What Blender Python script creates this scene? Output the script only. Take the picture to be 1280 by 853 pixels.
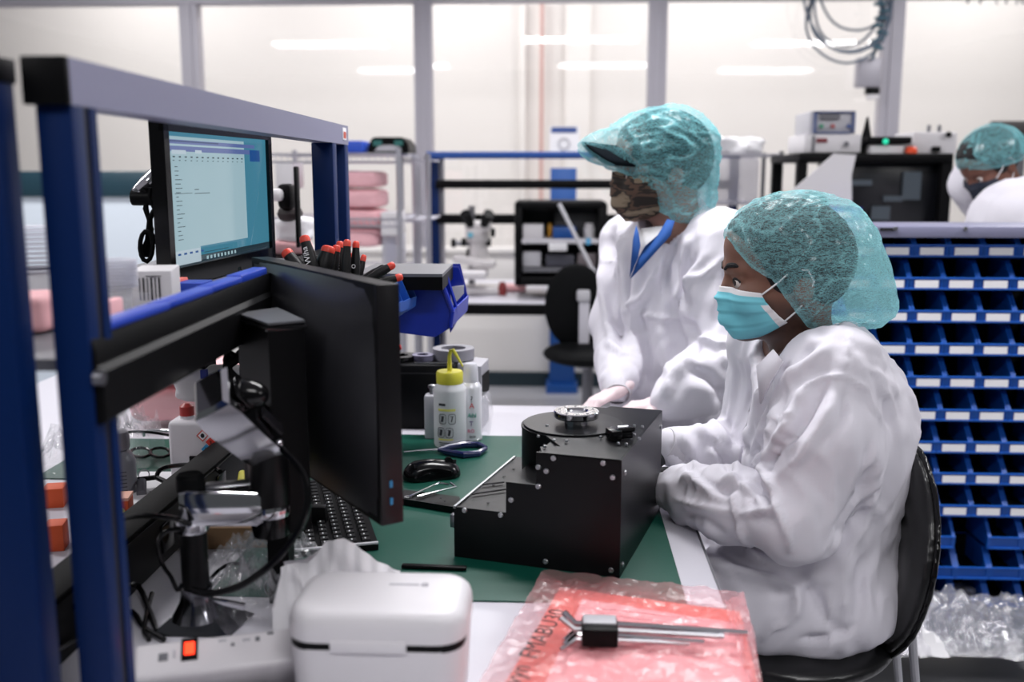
import bpy, bmesh, math, random
import numpy as np
from mathutils import Vector, Matrix, Euler
random.seed(7)
for _o in list(bpy.data.objects): bpy.data.objects.remove(_o)
SC = bpy.context.scene; COL = SC.collection
PI = math.pi
# ------------------------------------------------------------------ camera
CH = 1.50; FPX = 1244.0; PITCH = math.radians(9.65); YAW = math.radians(2.76)
cam = bpy.data.cameras.new('camera'); camo = bpy.data.objects.new('camera', cam); COL.objects.link(camo)
camo.location = (0, 0, CH); camo.rotation_euler = (PI/2-PITCH, 0, YAW)
cam.sensor_width = 36; cam.lens = FPX*36/1280; cam.clip_start = .05; cam.clip_end = 60
cam.dof.use_dof = True; cam.dof.focus_distance = 1.78; cam.dof.aperture_fstop = 2.8
SC.camera = camo
# ------------------------------------------------------------------ world, ceiling lights, exposure
w = bpy.data.worlds.new('room_light'); SC.world = w; w.use_nodes = True
w.node_tree.nodes['Background'].inputs[0].default_value = (.90, .95, 1, 1)
w.node_tree.nodes['Background'].inputs[1].default_value = .09
SC.view_settings.view_transform = 'Standard'; SC.view_settings.look = 'None'; SC.view_settings.gamma = 1
SC.view_settings.exposure = -.12; SC.view_settings.use_curve_mapping = False
CEIL = 3.0
LIGHTS = []
for ly, xs in ((-.4, (-2.2, .6, 3.2)), (2.4, (-2.6, .2, 3.0)), (5.3, (-3.0, 0, 3.0)), (8.1, (-3.6, -1.2, 1.2, 3.6))):
    for lx in xs:
        l = bpy.data.lights.new('ceiling_lamp', 'AREA'); l.shape = 'RECTANGLE'; l.size = 1.25; l.size_y = .34
        l.energy = {-.4: 34, 2.4: 54, 5.3: 46, 8.1: 45}[ly]; l.color = (1, .985, .97) if ly > 7 else (1, .99, 1)
        lo = bpy.data.objects.new('ceiling_lamp', l); COL.objects.link(lo); lo.location = (lx, ly, CEIL-.06+(.85 if ly > 7 else 0)); lo['kind'] = 'structure'
        LIGHTS.append((lx, ly))
# ------------------------------------------------------------------ pixel -> world helpers
_cp, _sp, _cy, _sy = math.cos(PITCH), math.sin(PITCH), math.cos(YAW), math.sin(YAW)
def ray(px, py):
    r = (px-640)/FPX; v = (py-426.5)/FPX
    F = _cp-v*_sp; dn = _sp+v*_cp
    X = r*_cy-F*_sy; Y = r*_sy+F*_cy
    return X/Y, dn/Y
def W(px, py, D):
    a, b = ray(px, py); return Vector((a*D, D, CH-b*D))
def T(px, py, z=.90):
    a, b = ray(px, py); D = (CH-z)/b; return Vector((a*D, D, z))
def project(P):
    P = np.asarray(P, float)-np.array([0, 0, CH])
    Y = P[:, 1]; r = P[:, 0]*_cy+Y*_sy; F = -P[:, 0]*_sy+Y*_cy; dn = -P[:, 2]
    d = F*_cp+dn*_sp; v = -F*_sp+dn*_cp
    return 640+FPX*r/d, 426.5+FPX*v/d
# ------------------------------------------------------------------ materials
def lin(c):
    if isinstance(c, str): c = [int(c[i:i+2], 16)/255 for i in (0, 2, 4)]
    return tuple((x/12.92 if x <= .04045 else ((x+.055)/1.055)**2.4) for x in c)+(1,)
MATS = {}
def mat(name, col, rough=.5, metal=0, **k):
    if name in MATS: return MATS[name]
    m = bpy.data.materials.new(name); m.use_nodes = True; nt = m.node_tree; b = nt.nodes['Principled BSDF']
    c = lin(col); b.inputs['Base Color'].default_value = c
    b.inputs['Roughness'].default_value = rough; b.inputs['Metallic'].default_value = metal
    if 'alpha' in k: b.inputs['Alpha'].default_value = k['alpha']
    if 'trans' in k: b.inputs['Transmission Weight'].default_value = k['trans']; b.inputs['IOR'].default_value = k.get('ior', 1.3)
    if 'emit' in k: b.inputs['Emission Color'].default_value = lin(k.get('ecol', col)); b.inputs['Emission Strength'].default_value = k['emit']
    if 'coat' in k: b.inputs['Coat Weight'].default_value = k['coat']
    if 'spec' in k: b.inputs['Specular IOR Level'].default_value = k['spec']
    if 'sss' in k:
        b.inputs['Subsurface Weight'].default_value = k['sss']; b.inputs['Subsurface Radius'].default_value = (.01, .004, .002); b.inputs['Subsurface Scale'].default_value = 1
    tc = nt.nodes.new('ShaderNodeTexCoord')
    if k.get('var', .0):
        n = nt.nodes.new('ShaderNodeTexNoise'); n.inputs['Scale'].default_value = k.get('vscale', 12); n.inputs['Detail'].default_value = 4
        mx = nt.nodes.new('ShaderNodeMix'); mx.data_type = 'RGBA'
        v = k['var']; mx.inputs['A'].default_value = tuple(x*(1-v) for x in c[:3])+(1,); mx.inputs['B'].default_value = tuple(min(1, x*(1+v)) for x in c[:3])+(1,)
        nt.links.new(tc.outputs['Object'], n.inputs['Vector']); nt.links.new(n.outputs[0], mx.inputs['Factor']); nt.links.new(mx.outputs['Result'], b.inputs['Base Color'])
    if k.get('bump', 0):
        n = nt.nodes.new('ShaderNodeTexNoise'); n.inputs['Scale'].default_value = k.get('bscale', 300); n.inputs['Detail'].default_value = 3
        bp = nt.nodes.new('ShaderNodeBump'); bp.inputs['Strength'].default_value = k['bump']; bp.inputs['Distance'].default_value = k.get('bdist', .001)
        nt.links.new(tc.outputs['Object'], n.inputs['Vector']); nt.links.new(n.outputs[0], bp.inputs['Height']); nt.links.new(bp.outputs[0], b.inputs['Normal'])
    MATS[name] = m; return m
def film(name, col, opac, rough=.15, fib=0, scale=60, edge=False, bump=0, lo=0.0, hi=1.0, gloss=.12):
    """thin translucent sheet: transparent mixed with diffuse/translucent/gloss, opacity modulated by fibre or crinkle noise"""
    if name in MATS: return MATS[name]
    m = bpy.data.materials.new(name); m.use_nodes = True; nt = m.node_tree; nt.nodes.clear(); N = nt.nodes.new; L = nt.links.new
    out = N('ShaderNodeOutputMaterial'); tr = N('ShaderNodeBsdfTransparent'); df = N('ShaderNodeBsdfDiffuse'); tl = N('ShaderNodeBsdfTranslucent'); gl = N('ShaderNodeBsdfGlossy')
    c = lin(col); df.inputs[0].default_value = c; tl.inputs[0].default_value = c; gl.inputs[1].default_value = rough; gl.inputs[0].default_value = (1, 1, 1, 1)
    m1 = N('ShaderNodeMixShader'); m1.inputs[0].default_value = .35; L(df.outputs[0], m1.inputs[1]); L(tl.outputs[0], m1.inputs[2])
    m3 = N('ShaderNodeMixShader'); m3.inputs[0].default_value = gloss; L(m1.outputs[0], m3.inputs[1]); L(gl.outputs[0], m3.inputs[2])
    m2 = N('ShaderNodeMixShader'); L(tr.outputs[0], m2.inputs[1]); L(m3.outputs[0], m2.inputs[2]); L(m2.outputs[0], out.inputs[0])
    tc = N('ShaderNodeTexCoord')
    fac = N('ShaderNodeMath'); fac.operation = 'ADD'; fac.use_clamp = True; fac.inputs[0].default_value = opac; fac.inputs[1].default_value = 0
    if fib:
        # stretched, distorted noise ridges = fibres
        acc = None
        for i, rot in enumerate((0.3, 1.4, 2.4)):
            mp = N('ShaderNodeMapping'); mp.inputs['Rotation'].default_value = (rot*1.3, rot, rot*.7); mp.inputs['Scale'].default_value = (scale*.22, scale, scale)
            nn = N('ShaderNodeTexNoise'); nn.inputs['Scale'].default_value = 1; nn.inputs['Detail'].default_value = 3; nn.inputs['Distortion'].default_value = 1.4
            L(tc.outputs['Object'], mp.inputs[0]); L(mp.outputs[0], nn.inputs['Vector'])
            s = N('ShaderNodeMath'); s.operation = 'SUBTRACT'; s.inputs[1].default_value = .5; L(nn.outputs[0], s.inputs[0])
            a = N('ShaderNodeMath'); a.operation = 'ABSOLUTE'; L(s.outputs[0], a.inputs[0])
            mr = N('ShaderNodeMapRange'); mr.inputs['From Min'].default_value = 0; mr.inputs['From Max'].default_value = .05; mr.inputs['To Min'].default_value = 1; mr.inputs['To Max'].default_value = 0
            L(a.outputs[0], mr.inputs[0])
            if acc is None: acc = mr
            else:
                mm = N('ShaderNodeMath'); mm.operation = 'MAXIMUM'; L(acc.outputs[0], mm.inputs[0]); L(mr.outputs[0], mm.inputs[1]); acc = mm
        ml = N('ShaderNodeMath'); ml.operation = 'MULTIPLY'; ml.inputs[1].default_value = fib; L(acc.outputs[0], ml.inputs[0]); L(ml.outputs[0], fac.inputs[1])
        bp = N('ShaderNodeBump'); bp.inputs['Strength'].default_value = .3; bp.inputs['Distance'].default_value = .001; L(acc.outputs[0], bp.inputs['Height'])
        L(bp.outputs[0], df.inputs['Normal'])
    last = fac
    if edge:
        at = N('ShaderNodeAttribute'); at.attribute_name = 'edge'
        e = N('ShaderNodeMath'); e.operation = 'ADD'; e.use_clamp = True; L(last.outputs[0], e.inputs[0]); L(at.outputs['Fac'], e.inputs[1]); last = e
    if bump:
        n = N('ShaderNodeTexNoise'); n.inputs['Scale'].default_value = scale; n.inputs['Detail'].default_value = 5; n.inputs['Distortion'].default_value = 1.5
        b2 = N('ShaderNodeBump'); b2.inputs['Strength'].default_value = bump; b2.inputs['Distance'].default_value = .01
        L(tc.outputs['Object'], n.inputs['Vector']); L(n.outputs[0], b2.inputs['Height']); L(b2.outputs[0], gl.inputs['Normal']); L(b2.outputs[0], df.inputs['Normal'])
    L(last.outputs[0], m2.inputs[0])
    MATS[name] = m; return m
M = {}
M['white'] = mat('white_paint', 'DCD9DC', .5)
M['wallcream'] = mat('far_wall_paint', 'F3EFEB', .7, var=.02, vscale=1)
M['alu'] = mat('mullion_aluminium', 'AAA7B0', .45, .2)
M['floor'] = mat('floor_vinyl', 'A9A9AE', .35, var=.08, vscale=3)
M['blue_metal'] = mat('dark_blue_powder_coat', '042050', .45, spec=.15, bump=.05, bscale=900)
M['beam'] = mat('violet_grey_powder_coat', '7E7E98', .45)
M['black'] = mat('black_plastic', '0A0A0C', .45, spec=.12)
M['blackm'] = mat('black_satin_metal', '0B0B0E', .34, 0, spec=.2, bump=.08, bscale=1200)
M['blackg'] = mat('black_gloss_plastic', '08080A', .18, spec=.35)
M['rubber'] = mat('black_rubber', '0A0B0D', .7, spec=.12)
M['grey'] = mat('grey_plastic', '6C6C72', .5)
M['lgrey'] = mat('light_grey_plastic', 'B9B8BE', .45)
M['chrome'] = mat('chrome', 'D8D8DC', .12, 1)
M['steel'] = mat('brushed_steel', 'B8B8BC', .3, 1)
M['steeld'] = mat('dull_steel', '8A8A90', .4, 1)
M['bin'] = mat('blue_bin_plastic', '1560C8', .4)
M['binsm'] = mat('rack_bin_plastic', '0D52AE', .42)
M['bin2'] = mat('deep_blue_bin_plastic', '102FB0', .38, coat=.2)
M['label'] = mat('white_label', 'F0EFF2', .6)
M['mat'] = mat('green_esd_mat', '02493B', .45, var=.08, vscale=200, bump=.1, bscale=700)
M['mata'] = mat('mat_underside', '0A3F33', .6)
M['top'] = mat('white_laminate', 'CBC9D2', .35)
M['red'] = mat('red_plastic', 'D8392C', .4)
M['orange'] = mat('orange_card', 'DB5A2C', .6)
M['yellow'] = mat('yellow_plastic', 'D8D040', .45)
M['pink'] = mat('pink_paper', 'F6BCC0', .7)
M['pinkd'] = mat('salmon_folder', 'EE7668', .6)
M['ink'] = mat('black_ink', '15131A', .6)
M['coat'] = mat('white_nonwoven', 'DCD9E2', .75, bump=.25, bscale=500, bdist=.0006, sss=.0)
M['coatcuff'] = mat('knitted_cuff', 'CBC8CF', .85, bump=.5, bscale=900, bdist=.001)
M['glove'] = mat('pale_glove', 'E6D3D6', .6)
M['blueshirt'] = mat('blue_shirt', '164C96', .8)
M['skin1'] = mat('brown_skin', '80594A', .5, sss=.15, var=.12, vscale=40, bump=.08, bscale=600)
M['skin2'] = mat('tan_skin', '8A6558', .55, sss=.15, var=.08, vscale=40)
M['skin3'] = mat('dark_skin', '6B4538', .5, sss=.1)
_sk = MATS['brown_skin'].node_tree; _b = _sk.nodes['Principled BSDF']; _a = _sk.nodes.new('ShaderNodeAttribute'); _a.attribute_name = 'beard'; _m = _sk.nodes.new('ShaderNodeMix'); _m.data_type = 'RGBA'
_src = _b.inputs['Base Color'].links[0].from_socket; _sk.links.new(_src, _m.inputs['A']); _m.inputs['B'].default_value = lin('231916'); _sk.links.new(_a.outputs['Fac'], _m.inputs['Factor']); _sk.links.new(_m.outputs['Result'], _b.inputs['Base Color'])
M['hair'] = mat('black_hair', '121014', .7, bump=.8, bscale=400, bdist=.003)
M['beard'] = mat('dark_stubble', '2B1E1B', .8, bump=.9, bscale=500, bdist=.002)
M['masksky'] = mat('mask_blue', '7AD2E2', .7, bump=.2, bscale=900)
M['maskdark'] = mat('mask_navy', '1B2233', .7)
M['cap'] = mat('dark_cap_cloth', '0A1016', .9, spec=.08)
M['net'] = film('bouffant_teal', 'A6E6EC', .09, fib=.50, scale=170, edge=True, gloss=.03)
M['net2'] = film('bouffant_teal_soft', '98E2EA', .14, fib=.42, scale=140, edge=True, gloss=.03)
M['clear'] = film('clear_bag', 'E8E8F0', .16, rough=.12, scale=14, bump=1.0, gloss=.45)
M['clearp'] = film('clear_pink_bag', 'EDA2A8', .36, rough=.28, scale=18, bump=.7, gloss=.14)
M['frost'] = film('frosted_bottle', 'E8E8F0', .72, rough=.3, gloss=.1)
M['wire'] = mat('chrome_wire', 'C9C8D0', .3, .7)
# ------------------------------------------------------------------ mesh builder
class MB:
    def __init__(s): s.bm = bmesh.new(); s.mi = 0
    def _fin(s, n0):
        s.bm.faces.ensure_lookup_table()
        for f in s.bm.faces[n0:]: f.material_index = s.mi
    def raw(s, vs, fs):
        v = [s.bm.verts.new(p) for p in vs]
        for f in fs:
            try: fc = s.bm.faces.new([v[i] for i in f]); fc.material_index = s.mi
            except ValueError: pass
        return s
    def box(s, c, d, rz=0, bev=0, R=None, seg=2):
        """box centred at c with full dims d"""
        b2 = bmesh.new(); bmesh.ops.create_cube(b2, size=1)
        bmesh.ops.scale(b2, vec=d, verts=b2.verts)
        if bev: bmesh.ops.bevel(b2, geom=b2.edges[:], offset=bev, segments=seg, affect='EDGES', profile=.5)
        Rm = R if R is not None else Matrix.Rotation(rz, 3, 'Z')
        vs = [Rm@v.co+Vector(c) for v in b2.verts]; b2.verts.index_update(); fs = [[v.index for v in f.verts] for f in b2.faces]; b2.free()
        return s.raw(vs, fs)
    def hexa(s, a):  # 8 points: bottom 4 ccw, top 4 ccw
        return s.raw(a, [(3, 2, 1, 0), (4, 5, 6, 7), (0, 1, 5, 4), (1, 2, 6, 5), (2, 3, 7, 6), (3, 0, 4, 7)])
    def lathe(s, prof, c=(0, 0, 0), axis=(0, 0, 1), n=24, cap=True):
        ax = Vector(axis).normalized(); t = Vector((1, 0, 0)) if abs(ax.x) < .9 else Vector((0, 1, 0))
        u = ax.cross(t).normalized(); v = ax.cross(u); c = Vector(c)
        vs = []; fs = []
        for (r, h) in prof:
            for i in range(n):
                a = 2*PI*i/n; vs.append(c+ax*h+u*(r*math.cos(a))+v*(r*math.sin(a)))
        for j in range(len(prof)-1):
            for i in range(n): fs.append((j*n+i, j*n+(i+1) % n, (j+1)*n+(i+1) % n, (j+1)*n+i))
        if cap: fs.append(tuple(range(n))[::-1]); fs.append(tuple((len(prof)-1)*n+i for i in range(n)))
        return s.raw(vs, fs)
    def cyl(s, a, b, r, r2=None, n=16):
        a = Vector(a); b = Vector(b); L = (b-a).length
        return s.lathe([(r, 0), (r2 if r2 is not None else r, L)], a, b-a, n)
    def tube(s, pts, r, n=8, closed=False, flat=None):
        pts = [Vector(p) for p in pts]; vs = []; fs = []; m = len(pts); up = None
        for i, p in enumerate(pts):
            d = (pts[(i+1) % m if closed else min(i+1, m-1)]-pts[(i-1) % m if closed else max(i-1, 0)])
            d = d.normalized() if d.length > 1e-9 else Vector((0, 0, 1))
            if up is None: up = d.orthogonal().normalized() if flat is None else Vector(flat)
            u = (up-d*up.dot(d)); u = u.normalized() if u.length > 1e-6 else d.orthogonal().normalized()
            if flat is None: up = u
            v = d.cross(u); rr = r[i] if isinstance(r, (list, tuple)) else r
            for k in range(n): a = 2*PI*k/n; vs.append(p+u*(rr*math.cos(a))+v*(rr*math.sin(a)))
        for i in range(m if closed else m-1):
            j = (i+1) % m
            for k in range(n): fs.append((i*n+k, i*n+(k+1) % n, j*n+(k+1) % n, j*n+k))
        if not closed: fs.append(tuple(range(n))[::-1]); fs.append(tuple((m-1)*n+i for i in range(n)))
        return s.raw(vs, fs)
    def prism(s, poly, o, u, v, h):
        """2-D polygon in plane (o,u,v) extruded by vector h"""
        o = Vector(o); u = Vector(u); v = Vector(v); h = Vector(h); n = len(poly)
        vs = [o+u*x+v*y for x, y in poly]; vs += [p+h for p in vs]
        fs = [tuple(range(n))[::-1], tuple(range(n, 2*n))]+[(i, (i+1) % n, n+(i+1) % n, n+i) for i in range(n)]
        return s.raw(vs, fs)
    def ell(s, c, r, n=20, m=12, R=None):
        vs = []; fs = []; c = Vector(c); r = (r, r, r) if not isinstance(r, (tuple, list)) else r
        for j in range(m+1):
            th = PI*j/m
            for i in range(n):
                a = 2*PI*i/n; p = Vector((r[0]*math.sin(th)*math.cos(a), r[1]*math.sin(th)*math.sin(a), r[2]*math.cos(th)))
                vs.append((R@p if R is not None else p)+c)
        for j in range(m):
            for i in range(n): fs.append((j*n+i, (j+1)*n+i, (j+1)*n+(i+1) % n, j*n+(i+1) % n))
        return s.raw(vs, fs)
    def quad(s, a, b, c, d): return s.raw([a, b, c, d], [(0, 1, 2, 3)])
XF = {}
def _inv(p):
    return XF[p.name].inverted() if p is not None and p.name in XF else Matrix.Identity(4)
def obj(name, mb, m, parent=None, local=False, smooth=True, angle=35, **props):
    me = bpy.data.meshes.new(name)
    if isinstance(mb, MB):
        bm = mb.bm; bmesh.ops.remove_doubles(bm, verts=bm.verts, dist=1e-6); bmesh.ops.recalc_face_normals(bm, faces=bm.faces); bm.to_mesh(me); bm.free()
    else: me.from_pydata(mb[0], [], mb[1])
    if parent is not None and not local: me.transform(_inv(parent))
    for mm in (m if isinstance(m, (list, tuple)) else [m]): me.materials.append(mm)
    if smooth and len(me.polygons):
        me.polygons.foreach_set('use_smooth', [True]*len(me.polygons))
        if angle and hasattr(me, 'set_sharp_from_angle'): me.set_sharp_from_angle(angle=math.radians(angle))
    o = bpy.data.objects.new(name, me); COL.objects.link(o)
    if parent is not None: o.parent = parent; 
    base = XF.get(parent.name) if parent is not None else None
    XF[o.name] = (base.copy() if base is not None else Matrix.Identity(4))
    for k, v in props.items(): o[k] = v
    return o
def thing(name, label, cat, loc=(0, 0, 0), rz=0, group=None, **props):
    o = bpy.data.objects.new(name, None); COL.objects.link(o); o.location = loc; o.rotation_euler = (0, 0, rz); o.empty_display_size = .05
    XF[o.name] = Matrix.Translation(Vector(loc))@Matrix.Rotation(rz, 4, 'Z')
    o['label'] = label; o['category'] = cat
    if group: o['group'] = group
    for k, v in props.items(): o[k] = v
    return o
def tagm(o, label, cat, group=None, **props):
    o['label'] = label; o['category'] = cat
    if group: o['group'] = group
    for k, v in props.items(): o[k] = v
    return o
def recenter(o):
    """origin of a single-mesh thing to its base centre"""
    me = o.data; co = np.empty(len(me.vertices)*3); me.vertices.foreach_get('co', co); co = co.reshape(-1, 3)
    c = Vector(((co[:, 0].min()+co[:, 0].max())/2, (co[:, 1].min()+co[:, 1].max())/2, co[:, 2].min()))
    me.transform(Matrix.Translation(-c)); o.location = c; XF[o.name] = Matrix.Translation(c); return o
def single(name, mb, m, label, cat, group=None, **k):
    o = obj(name, mb, m, **k); recenter(o); return tagm(o, label, cat, group)
def dup(root, loc=None, rz=None, label=None, group=None):
    r = root.copy(); COL.objects.link(r)
    if loc is not None: r.location = loc
    if rz is not None: r.rotation_euler = (0, 0, rz)
    if label: r['label'] = label
    if group: r['group'] = group
    for ch in list(root.children):
        c = ch.copy(); COL.objects.link(c); c.parent = r
        for g in ch.children:
            d = g.copy(); COL.objects.link(d); d.parent = c
    return r
def text(name, body, size, m, parent, o, u, v, ext=.0002, align='LEFT', **props):
    """flat lettering: origin o, direction u, up v (world)"""
    cu = bpy.data.curves.new(name, 'FONT'); cu.body = body; cu.size = size; cu.align_x = align; cu.resolution_u = 2; cu.extrude = ext
    t = bpy.data.objects.new('tmp_text', cu); COL.objects.link(t); dg = bpy.context.evaluated_depsgraph_get()
    me = bpy.data.meshes.new_from_object(t.evaluated_get(dg)); bpy.data.objects.remove(t)
    u = Vector(u).normalized(); v = Vector(v); v = (v-u*v.dot(u)).normalized(); n = u.cross(v)
    Mx = Matrix((u, v, n)).transposed().to_4x4(); Mx.translation = Vector(o)
    me.transform((_inv(parent) if parent is not None else Matrix.Identity(4))@Mx); me.materials.clear(); me.materials.append(m)
    ob = bpy.data.objects.new(name, me); COL.objects.link(ob); ob.parent = parent
    for k, vv in props.items(): ob[k] = vv
    return ob
# ------------------------------------------------------------------ implicit surfaces (numpy surface nets)
_rs = np.random.RandomState(3); _perm = _rs.permutation(256); _grad = _rs.normal(size=(256, 3)); _grad /= np.linalg.norm(_grad, axis=1)[:, None]
def pnoise(P):
    P = np.asarray(P, float); I = np.floor(P).astype(int); f = P-I; u = f*f*f*(f*(f*6-15)+10); out = 0
    for dx in (0, 1):
        for dy in (0, 1):
            for dz in (0, 1):
                h = _perm[(_perm[(_perm[(I[:, 0]+dx) & 255]+I[:, 1]+dy) & 255]+I[:, 2]+dz) & 255]
                g = (_grad[h]*(f-np.array([dx, dy, dz]))).sum(1)
                out = out+g*(u[:, 0] if dx else 1-u[:, 0])*(u[:, 1] if dy else 1-u[:, 1])*(u[:, 2] if dz else 1-u[:, 2])
    return out*1.6
class SDF:
    def __init__(s, lo, hi, h):
        s.lo = np.array(lo, float); s.h = h; s.n = np.ceil((np.array(hi)-s.lo)/h).astype(int)+1
        s.ax = [(s.lo[i]+h*np.arange(s.n[i])) for i in range(3)]; s.F = np.full(s.n, .12)
    def _sub(s, c, R):
        sl = []
        for i in range(3):
            a = max(0, int((c[i]-R[i]-s.lo[i])/s.h)); b = min(s.n[i], int((c[i]+R[i]-s.lo[i])/s.h)+2); 
            if b <= a: return None
            sl.append(slice(a, b))
        g = np.meshgrid(*[s.ax[i][sl[i]] for i in range(3)], indexing='ij', sparse=True)
        return tuple(sl), g
    def _comb(s, sl, d, k, op):
        A = s.F[sl]
        if op == 'sub': d = -d
        if k > 0:
            if op == 'add':
                h = np.clip(.5+.5*(A-d)/k, 0, 1); s.F[sl] = A*(1-h)+d*h-k*h*(1-h)
            else:
                h = np.clip(.5-.5*(A-d)/k, 0, 1); s.F[sl] = A*(1-h)+d*h+k*h*(1-h)
        else: s.F[sl] = np.minimum(A, d) if op == 'add' else np.maximum(A, d)
    def cone(s, a, ra, b, rb, k=.02, op='add', flat=None):
        """round cone; flat=(unit n, s): distances along n scaled by s (s>1 thins the section)"""
        a = np.array(a, float); b = np.array(b, float); R = max(ra, rb)+.07+k; c = (a+b)/2; e = np.abs(b-a)/2+R
        q = s._sub(c, e)
        if q is None: return s
        sl, (X, Y, Z) = q; ab = b-a; L2 = max((ab**2).sum(), 1e-12)
        px, py, pz = X-a[0], Y-a[1], Z-a[2]
        t = np.clip((px*ab[0]+py*ab[1]+pz*ab[2])/L2, 0, 1)
        qx, qy, qz = px-t*ab[0], py-t*ab[1], pz-t*ab[2]
        if flat is not None:
            n, f = flat; dn = (qx*n[0]+qy*n[1]+qz*n[2])*(f-1); qx, qy, qz = qx+dn*n[0], qy+dn*n[1], qz+dn*n[2]
        d = np.sqrt(qx*qx+qy*qy+qz*qz)-(ra+(rb-ra)*t)
        s._comb(sl, d, k, op); return s
    def chain(s, pts, k=.02, op='add', flat=None):
        for (a, ra), (b, rb) in zip(pts[:-1], pts[1:]): s.cone(a, ra, b, rb, k, op, flat)
        return s
    def ell(s, c, r, k=.02, op='add', R=None):
        c = np.array(c, float); r = np.array([r]*3 if np.isscalar(r) else r, float)
        q = s._sub(c, np.full(3, r.max()+.07+k) if R is not None else r+.07+k)
        if q is None: return s
        sl, (X, Y, Z) = q; x, y, z = X-c[0], Y-c[1], Z-c[2]
        if R is not None:
            Rm = np.array(R); x, y, z = (Rm[0, 0]*x+Rm[1, 0]*y+Rm[2, 0]*z, Rm[0, 1]*x+Rm[1, 1]*y+Rm[2, 1]*z, Rm[0, 2]*x+Rm[1, 2]*y+Rm[2, 2]*z)
        k0 = np.sqrt((x/r[0])**2+(y/r[1])**2+(z/r[2])**2); k1 = np.sqrt((x/r[0]**2)**2+(y/r[1]**2)**2+(z/r[2]**2)**2)+1e-9
        s._comb(sl, k0*(k0-1)/k1, k, op); return s
    def halfspace(s, p, n, op='sub'):
        """removes the side the normal n points to"""
        g = np.meshgrid(*s.ax, indexing='ij', sparse=True); n = np.array(n, float); n /= np.linalg.norm(n)
        d = (g[0]-p[0])*n[0]+(g[1]-p[1])*n[1]+(g[2]-p[2])*n[2]; s.F = np.maximum(s.F, d); return s
    def mesh(s, iso=0.0):
        F = s.F-iso; F = np.pad(F, 1, constant_values=.1); lo = s.lo-s.h; ins = F < 0
        nx, ny, nz = F.shape
        acc = np.zeros((nx-1, ny-1, nz-1, 3)); cnt = np.zeros((nx-1, ny-1, nz-1))
        for ax in range(3):
            o1, o2 = [i for i in range(3) if i != ax]
            A = np.take(F, range(F.shape[ax]-1), axis=ax); B = np.take(F, range(1, F.shape[ax]), axis=ax)
            cr = (A < 0) != (B < 0); t = np.where(cr, A/np.where(cr, A-B, 1), 0)
            for d1 in (0, 1):
                for d2 in (0, 1):
                    sl = [slice(None)]*3; sl[o1] = slice(d1, F.shape[o1]-1+d1); sl[o2] = slice(d2, F.shape[o2]-1+d2)
                    c = cr[tuple(sl)]; cnt += c
                    acc[..., ax] += np.where(c, t[tuple(sl)], 0); acc[..., o1] += c*d1; acc[..., o2] += c*d2
        act = cnt > 0; idx = -np.ones(act.shape, int); idx[act] = np.arange(act.sum())
        pos = acc[act]/cnt[act][:, None]; cell = np.argwhere(act); V = lo+(cell+pos)*s.h
        faces = []
        for ax in range(3):
            o1, o2 = [i for i in range(3) if i != ax]
            A = np.take(ins, range(F.shape[ax]-1), axis=ax); B = np.take(ins, range(1, F.shape[ax]), axis=ax)
            e = np.argwhere(A != B); e = e[(e[:, o1] > 0) & (e[:, o2] > 0) & (e[:, o1] < F.shape[o1]-1) & (e[:, o2] < F.shape[o2]-1)]
            flip = A[tuple(e.T)]; q = []
            for d1, d2 in ((-1, -1), (0, -1), (0, 0), (-1, 0)):
                c = e.copy(); c[:, o1] += d1; c[:, o2] += d2; q.append(idx[tuple(c.T)])
            q = np.stack(q, 1)
            if ax == 1: flip = ~flip
            q[~flip] = q[~flip][:, ::-1]; faces.append(q)
        return V, np.concatenate(faces)
def vnormals(V, Fq):
    n = np.cross(V[Fq[:, 2]]-V[Fq[:, 0]], V[Fq[:, 3]]-V[Fq[:, 1]]); N = np.zeros_like(V)
    for i in range(4): np.add.at(N, Fq[:, i], n)
    return N/(np.linalg.norm(N, axis=1)[:, None]+1e-12)
def smoothv(V, Fq, it=2, lam=.5):
    E = np.concatenate([Fq[:, [i, (i+1) % 4]] for i in range(4)]); deg = np.bincount(E.ravel(), minlength=len(V)).astype(float)[:, None]
    for _ in range(it):
        A = np.zeros_like(V); np.add.at(A, E[:, 0], V[E[:, 1]]); np.add.at(A, E[:, 1], V[E[:, 0]]); V = V*(1-lam)+lam*A/np.maximum(deg, 1)
    return V
def creases(V, N, lines):
    """folds laid along image-space polylines on the surface that faces the camera: (points, width_px, height_m)"""
    px, py = project(V); view = np.array([0, 0, CH])-V; view /= np.linalg.norm(view, axis=1)[:, None]
    face = np.clip((N*view).sum(1)*3, 0, 1); disp = np.zeros(len(V))
    for pts, wd, amp in lines:
        best = np.full(len(V), 1e9); tt = np.zeros(len(V)); P = np.array(pts, float); n = len(P)-1
        for i in range(n):
            a, b = P[i], P[i+1]; ab = b-a; L2 = (ab**2).sum()+1e-9
            t = np.clip(((px-a[0])*ab[0]+(py-a[1])*ab[1])/L2, 0, 1); d = np.hypot(px-a[0]-t*ab[0], py-a[1]-t*ab[1])
            m = d < best; best[m] = d[m]; tt[m] = (i+t[m])/n
        disp += amp*np.exp(-(best/wd)**2)*np.clip(4*np.minimum(tt, 1-tt)+.25, 0, 1)*face
    return disp
def ndobj(name, V, Fq, m, parent, world=True, **props):
    me = bpy.data.meshes.new(name); me.from_pydata(V.tolist(), [], Fq.tolist()); 
    if parent is not None: me.transform(_inv(parent))
    me.materials.append(m); me.polygons.foreach_set('use_smooth', [True]*len(me.polygons))
    o = bpy.data.objects.new(name, me); COL.objects.link(o); o.parent = parent
    for k, v in props.items(): o[k] = v
    return o
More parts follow.
